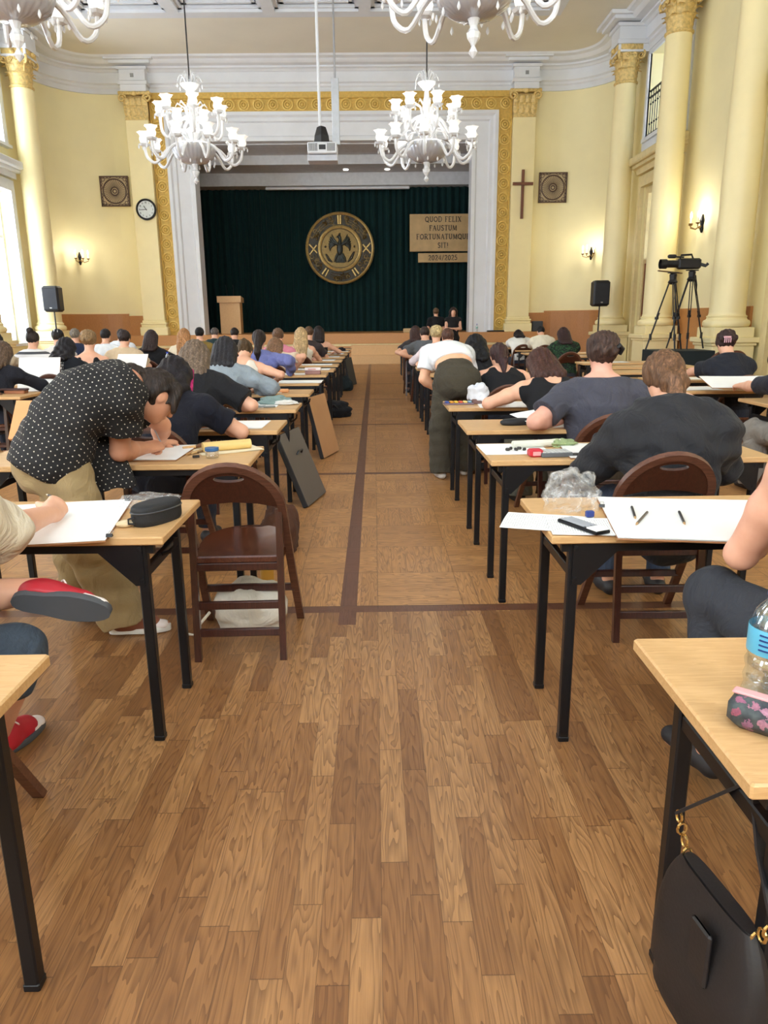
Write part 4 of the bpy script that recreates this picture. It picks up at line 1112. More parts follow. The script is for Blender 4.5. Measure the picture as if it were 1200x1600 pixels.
sheet(-3.22, 9.95, .42, .36, 0, 'white drawing board propped up by the black tank top woman on left', True, TZ + .12, tilt=(.95, 0, -.12))
sheet(-3.25, 11.2, .4, .3, .1, 'white sheet in front of the black tee person left of aisle')

def pencil(p0, p1, label, rgb=(30, 30, 32), tip=(200, 160, 110), r=.0045, z=TZ + .0125, kind='pencil'):
    t = thing(kind, label, kind, (p0[0], p0[1], z), 0, 'loose pencils and brushes')
    d = V(p1[0] - p0[0], p1[1] - p0[1], 0); L = np.linalg.norm(d); u = d / L
    MB().tube([(0, 0, 0), u * (L - .02)], r, 6).build('shaft', plain(rgb, .4), t)
    MB().tube([u * (L - .02), u * L], [r, r * .25], 6).build('tip', plain(tip, .6), t)
pencil((.917, 2.552), (.875, 2.39), 'black pencil pointing at the viewer, leftmost of three on white sheet'); pencil((.945, 2.475), (.85, 2.315), 'grey pencil slanting across the sheet, middle of three', (96, 86, 78)); pencil((1.057, 2.475), (1.01, 2.31), 'black pencil lying alone right on the white sheet')
# right second table: bag, printed sheets, pencil tin
M_film = None
def film_mat():
    m = bpy.data.materials.new('thin_clear_film'); m.use_nodes = True
    t = NT(m); b = t.n['Principled BSDF']; b.inputs['Base Color'].default_value = (.92, .92, .9, 1); b.inputs['Roughness'].default_value = .18
    tr = t.node('ShaderNodeBsdfTransparent'); mx = t.node('ShaderNodeMixShader')
    f = t.noise(t.coord(), 22.0, 3.0, .6, 1.2); t.put(mx.inputs[0], t.math('MULTIPLY', t.math('POWER', f, 3.0), 1.15))
    t.l.new(tr.outputs[0], mx.inputs[1]); t.l.new(b.outputs[0], mx.inputs[2]); t.l.new(mx.outputs[0], t.n['Material Output'].inputs[0])
    t.put(b.inputs['Normal'], t.bump(t.noise(t.coord(), 34.0, 4.0, .6, 1.0), .9, .02))
    return m
M_film = film_mat()
def crumple(r, seed, rough=.28, sq=(1, 1, 1), seg=40, rings=24):
    r_ = random.Random(seed); ph = [[r_.uniform(0, 6.28) for _ in range(3)] + [r_.uniform(2, 7) for _ in range(3)] for _ in range(9)]
    mb = MB(); mb.ball((0, 0, 0), 1.0, seg, rings); vs = []
    for x, y, z in mb.v:
        d = sum(abs(math.sin(p[3] * x + p[0]) * math.sin(p[4] * y + p[1]) * math.sin(p[5] * z + p[2])) for p in ph) / 9
        k = 1 + rough * (d * 4 - .7)
        vs.append((x * r * k * sq[0], y * r * k * sq[1], max(-.55, z) * r * k * sq[2] + .55 * r * sq[2]))
    mb.v = vs; return mb
tag(crumple(.082, 3, .42, (1.1, .8, .95), 64, 40).build('plastic_bag', M_film, None, (.70, 2.58, TZ + .004), smooth=80), 'crumpled clear plastic bag on the right second table', 'bag')
def printed():
    m, t, b = base_mat('printed_page', .6)
    P = t.xyz(t.coord())
    ln = t.math('GREATER_THAN', t.math('FRACT', t.math('MULTIPLY', P[1], 125.0)), .62)
    wd = t.math('GREATER_THAN', t.noise(t.comb(t.math('MULTIPLY', P[0], 160.0), t.math('FLOOR', t.math('MULTIPLY', P[1], 125.0)), 0.0), 1.0, 0.0), .42)
    inx = t.math('LESS_THAN', t.math('ABSOLUTE', P[0]), .085)
    t.put(b.inputs['Base Color'], t.mix(t.math('MULTIPLY', t.math('MULTIPLY', ln, wd), t.math('MULTIPLY', inx, .5)), lin((238, 238, 236)), lin((70, 70, 74))))
    return m
M_print = printed()
sheet(.58, 2.40, .21, .30, 1.25, 'printed page hanging over the aisle corner of right second table', mat=M_print, group='printed pages on right second table')
sheet(.72, 2.33, .21, .30, 1.45, 'printed page under the pencil tin on right second table', z=TZ + .003, mat=M_print, group='printed pages on right second table')
tn = thing('pencil_tin', 'open flat grey pencil tin on printed pages, right second table', 'tin', (.675, 2.31, TZ + .007), -1.12)
MB().span(-.095, .095, -.03, .03, 0, .012, .003).build('tray', M_blackmetal, tn); mb = MB()
for k in range(6): mb.tube([(-.085, -.021 + .0085 * k, .013), (.03 + .008 * (k % 3), -.021 + .0085 * k, .013)], .0035, 5)
mb.build('pencils', plain((150, 152, 156), .4, .2), tn); MB().span(.045, .09, -.026, .026, .012, .016).build('label', M_paper, tn)
tag(MB().span(-.014, .014, -.01, .01, 0, .022, .003).build('blue_sharpener', plain((34, 52, 120), .4), None, (.735, 2.445, TZ + .006), rotz=.2), 'small blue sharpener beside the pencil tin', 'sharpener')
clip(.815, 2.57, 1.3, 'open wire clip on the near corner of the large sheet, right second table')
# left second table
pc = thing('pencil_case', 'black oval zipped pencil case on left second table', 'pencil case', (-.765, 2.49, TZ + .001), 1.05)
def oval(a, b, n=28, e=2.3): return [(a * math.copysign(abs(math.cos(t)) ** (2 / e), math.cos(t)), b * math.copysign(abs(math.sin(t)) ** (2 / e), math.sin(t))) for t in np.linspace(0, 2 * PI, n + 1)[:-1]]
def oval_body(a, b, prof):
    mb = MB(); m = 28; vs = []
    for k, z in prof: vs += [(x * k, y * k, z) for x, y in oval(a, b)]
    fs = [tuple(range(m - 1, -1, -1))] + [(r * m + i, r * m + (i + 1) % m, (r + 1) * m + (i + 1) % m, (r + 1) * m + i) for r in range(len(prof) - 1) for i in range(m)] + [tuple((len(prof) - 1) * m + i for i in range(m))]
    return mb.add(vs, fs)
M_case = plain((26, 27, 30), .7, 0, .1, 10, .2, 200)
oval_body(.102, .053, [(.93, 0), (.99, .008), (1, .02), (1, .046)]).build('base', M_case, pc, smooth=50)
oval_body(.102, .053, [(1, .048), (1, .054), (.97, .063), (.9, .068), (.6, .071)]).build('lid', M_case, pc, smooth=50)
MB().tube([(x * 1.005, y * 1.005, .047) for x, y in oval(.102, .053)], .003, 5, False, closed=True).build('zip', plain((60, 62, 66), .4), pc)
MB().tube([(-.102, .0, .035), (-.117, .012, .03), (-.117, .012, .015), (-.103, 0, .012)], .004, 5).build('loop', M_case, pc)
er = MB(); er.ball((0, 0, .012), (.032, .016, .013), 12, 8)
tag(er.build('eraser', plain((206, 186, 150), .7), None, (-.85, 2.41, TZ + .001), rotz=.3), 'small used beige eraser in front of the black pencil case', 'eraser')
tag(crumple(.08, 9, .45, (1.2, .9, .32)).build('plastic_wrap', M_film, None, (-.86, 2.70, TZ + .005), smooth=80), 'flat crinkled clear plastic wrap behind the black pencil case', 'plastic wrap')
# left third table: brushes, roll, jar
for k, (dx, a, L, rgb) in enumerate(((0, .5, .16, (170, 130, 80)), (.02, .62, .2, (196, 160, 110)), (.045, .75, .17, (120, 90, 60)), (.06, .9, .13, (60, 50, 44)))):
    p0 = V(-.98 + dx, 3.78 + .03 * k); p1 = p0 + L * V(math.sin(a) * .6, math.cos(a))
    pencil(p0, p1, ['brown brush handle, first from left in the pile on left third table', 'long pale brush handle, second in the pile on left third table', 'dark brown brush handle, third in the pile on left third table', 'short dark pencil stub at right of the brush pile'][k], rgb, (70, 50, 40), .006, TZ + .008, 'brush' if k < 3 else 'pencil')
br = thing('brush', 'wide brown bristle brush lying on left third table', 'brush', (-.965, 4.0, TZ + .012), .5)
MB().tube([(-.09, 0, 0), (-.02, 0, .002)], .008, 8).build('handle', M_lightwood, br); MB().tube([(-.02, 0, .002), (.03, 0, .01), (.06, 0, .02)], [.012, .022, .03], 10, flat=.6).build('bristles', plain((110, 74, 48), .8), br)
pr = MB(); pr.tube([(-.13, 0, .026), (.13, 0, .026)], .026, 16); pr.tube([(-.131, 0, .026), (.131, 0, .026)], .012, 12)
tag(pr.build('paper_roll', plain((222, 190, 120), .6), None, (-.80, 3.93, TZ + .002), rotz=.45), 'rolled yellowish paper tube on left third table', 'paper roll')
jr = thing('paint_jar', 'small clear jar with blue lid on left third table', 'jar', (-.835, 3.72, TZ + .002)); MB().lathe([(0, 0), (.032, 0), (.034, .005), (.034, .03), (.03, .036)], 16).build('jar', clear_mat('jar_plastic', (.95, .95, .95), .6), jr); MB().lathe([(.034, .034), (.036, .036), (.036, .05), (0, .052)], 16).build('lid', plain((46, 96, 150), .4), jr)
tag(MB().tube([(0, 0, .008), (.03, .015, .008)], .007, 6).build('charcoal_stub', M_ink, None, (-.93, 3.70, TZ + .001)), 'short black charcoal stub on left third table', 'charcoal')
sheet(-.80, 3.95, .34, .22, .5, 'crinkled cream sheet under the paper roll on left third table', mat=plain((232, 220, 190), .65))
# left fifth, sixth and eighth tables
tag(crumple(.1, 21, .3, (1.25, .6, .4)).build('cloth_bag', cloth((126, 146, 142)), None, (-.83, 6.2, TZ + .003)), 'grey green cloth bag lying on left fifth table', 'bag')
tag(crumple(.06, 22, .3, (1.3, .7, .4)).build('cloth_bag', cloth((214, 212, 206)), None, (-.73, 6.13, TZ + .003)), 'white cloth bundle on the end of left fifth table', 'bag')
for k, (x, y) in enumerate(((-.93, 5.98), (-.85, 5.95))):
    tag(oval_body(.05, .025, [(.9, 0), (1, .006), (.9, .012)]).build('pebble_eraser', plain((128, 132, 130), .7), None, (x, y, TZ + .001), rotz=.3), 'flat grey kneaded eraser, %s of two on left fifth table' % ('left' if k == 0 else 'right'), 'eraser', 'kneaded erasers')
tag(MB().span(-.06, .06, -.04, .04, 0, .03, .008).build('orange_box', plain((222, 160, 110), .6), None, (-.90, 7.25, TZ + .001)), 'small orange box on left sixth table', 'box')
for k in range(4): pencil((-1.15 + .07 * k, 7.22 + .02 * (k % 2)), (-1.06 + .07 * k, 7.3), ['dark pencil, first from left on left sixth table', 'dark pencil, second from left on left sixth table', 'dark pencil, third from left on left sixth table', 'dark pencil, nearest the orange box on left sixth table'][k], (50, 46, 44))
wb = thing('pencil_box', 'white lidded pencil box with pinkish print on left eighth table', 'box', (-.80, 9.7, TZ + .001))
MB().span(-.1, .1, -.045, .045, 0, .05, .006).build('box', plain((150, 110, 104), .5), wb); MB().span(-.105, .105, -.05, .05, .05, .085, .006).build('lid', plain((236, 226, 228), .5), wb)
MB().span(-.06, .04, -.052, -.05, .06, .075).build('print', plain((206, 150, 150), .6), wb)
tag(MB().span(-.2, .2, -.04, .04, 0, .01).build('ruler', M_ink, None, (-.8, 18.75, TZ + .001)), 'black ruler on the left table nearest the stage', 'ruler')
tag(crumple(.07, 33, .35, (1.1, .8, .7)).build('black_bag', cloth((30, 30, 34)), None, (-.75, 17.1, TZ + .003)), 'small black bag on the left fourteenth table', 'bag')
# right third to fifth tables
r_ = random.Random(4)
for k in range(5):
    tag(oval_body(.012 + .006 * r_.random(), .008, [(.8, 0), (1, .006), (.7, .014)]).build('charcoal_crumb', M_ink, None, (.69 + .022 * k, 3.80 + .03 * (k % 2), TZ + .004), rotz=k), ['leftmost black charcoal crumb on right third table', 'second charcoal crumb from left on right third table', 'middle charcoal crumb on right third table', 'fourth charcoal crumb from left on right third table', 'rightmost charcoal crumb on right third table'][k], 'charcoal', 'charcoal crumbs')
rb = thing('red_box', 'small red lidded box on right third table', 'box', (.80, 3.64, TZ + .001), .1); MB().span(-.035, .035, -.03, .03, 0, .038, .008).build('box', plain((186, 36, 52), .4), rb); MB().span(-.02, .02, -.0315, -.03, .008, .028).build('label', plain((226, 150, 150), .5), rb)
kb = thing('sketch_pad', 'small grey ringed sketch pad with grid on right third table', 'pad', (.90, 3.66, TZ + .001), .08)
MB().span(-.08, .08, -.06, .06, 0, .022, .003).build('block', plain((90, 92, 94), .6), kb); mb = MB()
for i in range(7):
    for j in range(4): mb.span(-.072 + .021 * i, -.055 + .021 * i, -.05 + .026 * j, -.03 + .026 * j, .022, .025)
mb.build('cover_grid', plain((196, 196, 192), .5), kb, smooth=0)
tag(MB().tube([(-.14, -.02, .02), (.14, .03, .02)], .02, 10).build('paper_roll', plain((206, 204, 190), .6), None, (.87, 3.9, TZ + .002)), 'thin pale paper roll behind the sketch pad on right third table', 'paper roll')
tag(crumple(.05, 41, .35, (1.4, .8, .5)).build('green_cloth', cloth((150, 166, 120)), None, (1.0, 3.93, TZ + .003)), 'pale green cloth beside the paper roll on right third table', 'cloth')
tag(oval_body(.02, .012, [(.8, 0), (1, .008), (.7, .018)]).build('putty_eraser', M_ink, None, (1.0, 3.62, TZ + .001)), 'dark eraser between the sketch pad and white board', 'eraser')
bp = thing('black_pouch', 'black soft pouch on right fourth table', 'pouch', (.93, 4.80, TZ + .001), .25); oval_body(.12, .055, [(.9, 0), (1, .012), (.98, .025), (.8, .036), (.4, .04)]).build('pouch', M_case, bp, smooth=60); MB().tube([(.1, 0, .02), (.16, .01, .015), (.2, .01, .01)], .008, 6).build('strap', M_case, bp)
tag(MB().tube([(0, 0, 0), (.1, -.03, .03)], .008, 6).build('metal_sharpener', M_steel, None, (1.05, 4.72, TZ + .009)), 'metal tool beside the curling sheets on right fourth table', 'tool')
pl = thing('paint_palette', 'flat tray of colourful paints on right fifth table', 'paint tray', (.68, 6.03, TZ + .001), .05); MB().span(-.12, .12, -.06, .06, 0, .012, .003).build('tray', plain((120, 100, 110), .5), pl)
for k, rgb in enumerate(((60, 80, 150), (220, 150, 50), (226, 180, 60), (206, 90, 60), (230, 200, 120), (120, 150, 170))): MB().span(-.11 + .037 * k, -.08 + .037 * k, -.04, .03, .012, .026, .004).build('paint_tablet', plain(rgb, .5), pl)
wbg = tag(crumple(.075, 52, .4, (1.0, .8, 1.0)).build('white_bag', plain((206, 208, 214), .35), None, (.85, 6.08, TZ + .04), smooth=70), 'crumpled silvery white bag on a brown box, right fifth table', 'bag')
tag(MB().span(-.06, .06, -.04, .04, 0, .04, .004).build('brown_box', plain((110, 80, 74), .6), None, (.85, 6.06, TZ + .001)), 'small brown box under the crumpled silvery bag', 'box')
tag(MB().span(-.035, .035, -.025, .025, 0, .025, .004).build('cream_box', plain((222, 200, 160), .6), None, (.95, 5.95, TZ + .001)), 'small cream box right of the crumpled silvery bag', 'box')
tl = thing('teal_box', 'teal plastic box on a right table beyond the bending woman', 'box', (.85, 12.02, TZ + .001)); MB().span(-.11, .11, -.07, .07, 0, .1, .015).build('box', plain((92, 160, 150), .4), tl); MB().span(-.115, .115, -.075, .075, .1, .115, .006).build('lid', plain((140, 190, 180), .4), tl)
tag(crumple(.1, 61, .5, (1.0, .9, .8)).build('tissue', M_paper, None, (.78, 10.8, TZ + .003), smooth=40), 'crumpled white tissue on a right table beyond the bending woman', 'tissue')
pk = thing('pink_bottle', 'pink bottle standing on a far right table', 'bottle', (.85, 14.4, TZ + .001)); MB().lathe([(0, 0), (.045, 0), (.05, .01), (.05, .19), (.03, .21), (.0, .21)], 12).build('body', plain((206, 150, 160), .4), pk); MB().lathe([(.03, .2), (.032, .24), (0, .24)], 12).build('cap', plain((226, 180, 190), .4), pk)
tag(crumple(.09, 63, .35, (1.3, .8, .9)).build('black_bag', cloth((26, 26, 34)), None, (1.0, 14.4, TZ + .003)), 'black bag right of the pink bottle on a far right table', 'bag')
tag(crumple(.08, 64, .35, (1.4, .8, .5)).build('pale_bag', cloth((206, 204, 190)), None, (1.2, 8.5, TZ + .003)), 'pale bag on the right seventh table by the black haired person', 'bag')
# bottles on the far left table and near right table
M_water = clear_mat('clear_bottle_plastic', (.93, .97, 1.0), .72, .08); M_bluecap = plain((36, 64, 190), .35)
def bottle(x, y, z, s, label, lab_rgb, zs=1.0):
    b = thing('water_bottle', label, 'bottle', (x, y, z), 0)
    pr = [(0, .002), (.026, 0), (.033, .006)] + [(.034 + .0015 * math.cos(k * 1.6), .012 + .0085 * k) for k in range(9)] + [(.031, .095), (.034, .1), (.034, .16), (.0335, .165), (.028, .19), (.017, .21), (.0135, .218), (.0135, .228)]
    MB().lathe([(r * s, q * s * zs) for r, q in pr], 28).build('body', M_water, b, smooth=60)
    MB().lathe([(.0347 * s, .105 * s * zs), (.0349 * s, .106 * s * zs), (.0349 * s, .158 * s * zs), (.0347 * s, .159 * s * zs)], 28).build('label_band', plain(lab_rgb, .35), b)
    MB().lathe([(.0155 * s, .222 * s * zs), (.016 * s, .224 * s * zs), (.016 * s, .24 * s * zs), (.014 * s, .243 * s * zs), (0, .2435 * s * zs)], 20, ripple=lambda t, q: .03 * math.cos(20 * t)).build('cap', M_bluecap, b)
    MB().lathe([(0, .006 * s * zs), (.030 * s, .006 * s * zs), (.031 * s, .085 * s * zs), (.0305 * s, .15 * s * zs), (0, .15 * s * zs)], 24).build('water', clear_mat('water', (.95, .97, .98), .85, .02), b)
    return b
nb = bottle(.706, 1.20, TZ, 1.3, 'clear water bottle with blue cap and label on near right table', (96, 178, 210), .68)
mb = MB(); R_ = .0352 * 1.3
def on_label(mb, text, a, z, h):
    W = sum(GL[c][0] + .1 for c in text) * h
    for c in text:
        w, st = GL[c]
        for pts, k in st:
            mb.tube([(R_ * math.cos(a + p * h / R_), R_ * math.sin(a + p * h / R_), z + q * h) for p, q in pts], .055 * h * 1.4 * k, 4)
        a += (w + .1) * h / R_
on_label(mb, 'NA', -1.95, .100, .011); mb.build('lettering', M_ink, nb)
mb = MB()
for k in range(4): mb.tube([(R_ * math.cos(a), R_ * math.sin(a), (.132 - .009 * k)) for a in np.linspace(-2.65, -2.25 + .1 * (k % 2), 6)], .0018, 4)
mb.build('small_print', plain((30, 60, 120), .5), nb)
MB().lathe([(R_, .095), (R_ + .0002, .12), (R_, .139)], 12, a0=-2.0, a1=.1).build('white_panel', plain((214, 222, 226), .4), nb)
bottle(-3.82, 7.5, TZ, 1.0, 'clear water bottle on the left second column table', (170, 200, 220))
tag(oval_body(.035, .035, [(.95, 0), (1, .005), (1, .08), (.9, .085)]).build('green_cup', plain((110, 190, 140), .4), None, (-3.85, 7.38, TZ + .001)), 'small green cup beside the water bottle on left', 'cup')
tag(MB().span(-.14, .14, -.04, .04, 0, .02, .006).build('dark_case', plain((60, 36, 34), .4), None, (-3.6, 7.45, TZ + .03)), 'flat dark case on the corner of the left second column table', 'case')
tag(MB().span(-.1, .1, -.05, .05, 0, .03, .004).build('wooden_box', plain((140, 86, 54), .5), None, (-3.58, 7.46, TZ + .001)), 'brown wooden box under the flat dark case', 'box')
tag(oval_body(.02, .02, [(.95, 0), (1, .005), (1, .03), (.9, .035)]).build('black_pot', M_ink, None, (-4.0, 7.36, TZ + .001)), 'small black pot left of the green cup', 'pot')
bottle(-3.1, 11.3, TZ, 1.0, 'clear water bottle beside the black tee person', (226, 206, 210))
# floral pencil pouch, near right table
fp, t, b = base_mat('floral_fabric', .55); v = t.coord()
q_ = t.xyz(v); vo = t.node('ShaderNodeTexVoronoi', voronoi_dimensions='2D'); t.put(vo.inputs['Vector'], t.comb(q_[0], t.math('ADD', q_[2], t.math('MULTIPLY', q_[1], .8)), 0.0)); vo.inputs['Scale'].default_value = 42.0
fl = t.math('LESS_THAN', t.math('ADD', vo.outputs['Distance'], t.math('MULTIPLY', t.math('SUBTRACT', t.noise(v, 120.0, 3.0), .5), 1.3)), .33)
pick = t.math('LESS_THAN', t.xyz(vo.outputs['Color'])[0], .62)
colr = t.ramp(t.xyz(vo.outputs['Color'])[1], [(.2, lin((196, 140, 160))), (.5, lin((176, 70, 90))), (.8, lin((170, 150, 190)))])
bgc = t.ramp(t.noise(v, 30.0, 3.0), [(.4, lin((44, 46, 54))), (.7, lin((84, 96, 96)))])
t.put(b.inputs['Base Color'], t.mix(t.math('MULTIPLY', fl, pick), bgc, t.mix(t.noise(v, 160.0, 2.0), colr, lin((90, 60, 80)))))
po = thing('floral_pouch', 'dark floral zipped pencil pouch with pink edge on near right table', 'pencil pouch', (.675, 1.06, TZ + .001), -.72)
mb = MB(); mb.box((0, 0, .028), (.20, .062, .056), None, .014); mb.build('pouch', fp, po, smooth=50)
MB().span(-.098, .098, -.008, .012, .054, .060, .002).build('zip_tape', plain((226, 160, 160), .6), po)
# hanging black handbag at right
hb = thing('handbag', 'black flap handbag hanging by its strap from near right table', 'handbag', (.59, 1.07, .28), -1.42)
M_bag = plain((30, 26, 26), .55, 0, .08, 8, .15, 120); M_brassr = plain((206, 170, 104), .25, .9, .05)
mb = MB(); nb_ = 24
def bagfn(u, v):                                   # rounded body, thicker at the bottom
    t = u * 2 * PI; z = lerp(-.16, .17, v); w = .145 * (1 - max(0, (v - .6) / .4) ** 2 * .32); d = .038 * (1 - .6 * max(0, v - .5) / .5) * (1 if v > .06 else .7)
    c_, s_ = math.cos(t), math.sin(t)
    return (w * math.copysign(abs(c_) ** .6, c_), d * math.copysign(abs(s_) ** .6, s_), z)
mb.grid(bagfn, nb_, 14); mb.add([bagfn(i / nb_, 0) for i in range(nb_)], [tuple(range(nb_))]); mb.add([bagfn(i / nb_, 1) for i in range(nb_)], [tuple(range(nb_))])
mb.build('body', M_bag, hb, smooth=60)
mb = MB(); mb.grid(lambda u, v: (lambda p: (p[0] * 1.03, p[1] * 1.18 - .002, p[2]))(bagfn(.5 + u * .5, lerp(.25, 1, v))), 14, 10); mb.build('flap', M_bag, hb, smooth=60)
MB().span(.0, .055, -.050, -.040, .02, .13, .004).build('flap_tab', M_bag, hb)
for sx in (-1, 1):
    mb = MB()
    for k in range(4):
        c0 = V(sx * (.1 + .012 * k), 0, .165 + .018 * k)
        ring = [c0 + (V(.009 * math.cos(t), 0, .012 * math.sin(t)) if k % 2 else V(0, .009 * math.cos(t), .012 * math.sin(t))) for t in np.linspace(0, 2 * PI, 11)[:-1]]
        mb.tube(ring, .0026, 5, False, closed=True)
    mb.build('chain_link', M_brassr, hb)
mb = MB(); P0, P1, P2 = V(-.138, 0, .228), V(-.02, .045, .368), V(.138, 0, .228)
mb.tube([P0, lerp(P0, P1, .5), P1, P1 + V(.02, 0, .004), lerp(P1, P2, .5), P2], .016, 4, flat=.25); mb.build('strap', M_bag, hb, smooth=0)

# things on the floor by the aisle
def portfolio(x, y, w, h, rz, lean, rgb, label, edge=(24, 24, 26)):
    p = thing('portfolio', label, 'portfolio', (x, y, 0.004), 0, 'portfolios leaning on the left tables')
    p.rotation_euler = (Matrix.Rotation(rz, 3, 'Z') @ Matrix.Rotation(-lean, 3, 'X')).to_euler()
    MB().span(-w / 2, w / 2, -.022, .022, 0, h, .006).build('cover', plain(edge, .6), p, smooth=0)
    MB().span(-w / 2 + .004, w / 2 - .004, -.0245, -.022, .004, h - .004).build('face', plain(rgb, .6, 0, .05, 3), p, smooth=0)
    return p
p = portfolio(-.50, 5.85, .52, .60, 1.36, .38, (104, 96, 88), 'black edged grey portfolio leaning on the left fourth table')
MB().tube([(-.06, -.03, .4), (-.05, -.05, .42), (.05, -.05, .42), (.06, -.03, .4)], .008, 6).build('handle', M_black, p)
portfolio(-.50, 7.95, .52, .66, 1.30, .24, (190, 142, 98), 'tall brown cardboard portfolio leaning on the left fifth table')
pt = portfolio(-2.5, 5.2, .2, .3, -.2, .5, (214, 150, 96), 'tan cardboard folder tilted behind the standing dotted shirt man', (190, 130, 80)); pt.location.z = .62
def lump(name, x, y, r, sq, rgb, label, cat, seed, z=0.003, mat=None):
    return tag(crumple(r, seed, .22, sq).build(name, mat or cloth(rgb, .4), None, (x, y, z), smooth=80), label, cat)
bk = lump('backpack', -.62, 11.3, .24, (1.0, .8, .62), (28, 28, 32), 'black bag slumped on the floor by the aisle, nearer of two', 'backpack', 71)
bk2 = lump('backpack', -.68, 15.6, .22, (.9, .8, .9), (36, 46, 50), 'dark backpack on the floor by the aisle, farther of two', 'backpack', 72)
MB().tube([(-.1, -.16, .1), (0, -.2, .2), (.1, -.16, .1)], .012, 6).build('strap', M_black, bk)
fb = portfolio(-.50, 16.9, .5, .62, 1.3, .2, (40, 40, 44), 'black portfolio leaning by a far left table')
lump('tote_bag', -.61, 3.34, .15, (1.1, .85, .95), (214, 206, 190), 'cream cloth bag lying on the floor under the empty folding chair', 'bag', 73)
tag(MB().tube([(0, 0, 0), (-.04, -.06, -.04), (-.06, -.08, -.08), (-.1, -.1, -.06)], .007, 6).build('drawstring', cloth((222, 214, 196)), None, (-.79, 3.24, .1)), 'pale drawstring of the cream bag under the chair', 'string')
th = thing('thermos_bottle', 'mustard yellow flask standing behind the empty folding chair', 'bottle', (-.60, 3.80, 0)); MB().lathe([(0, 0), (.036, 0), (.038, .01), (.038, .17), (.03, .2), (.022, .225), (.022, .23)], 18).build('body', plain((176, 128, 48), .35), th); MB().lathe([(.023, .23), (.024, .25), (.023, .262), (0, .265)], 18).build('cap', M_steel, th)
lump('brown_bag', -.62, 4.55, .2, (.6, .8, .9), (84, 54, 38), 'brown bag on the floor under left third table', 'bag', 74)
# things on the stage edge
for k, (x, y, w, d, h, rgb, nm, lb, ct) in enumerate(((1.55, 26.0, 1.1, .5, .14, (206, 176, 130), 'plank_stack', 'flat pale boards lying on the stage edge', 'boards'),
        (4.3, 25.8, .9, .3, .05, (40, 36, 34), 'dark_cloth', 'dark cloth lying on the stage edge by the gilded frame', 'cloth'),
        (5.55, 25.8, .35, .25, .34, (60, 64, 70), 'grey_case', 'grey equipment case on the stage edge by the right pilaster', 'case'))):
    tag(MB().box((0, 0, h / 2), (w, d, h), None, .02).build(nm, plain(rgb, .6), None, (x, y, 1.002)), lb, ct)
bottle(3.5, 25.8, 1.002, 1.1, 'clear bottle on the stage edge by the white frame', (150, 200, 190))
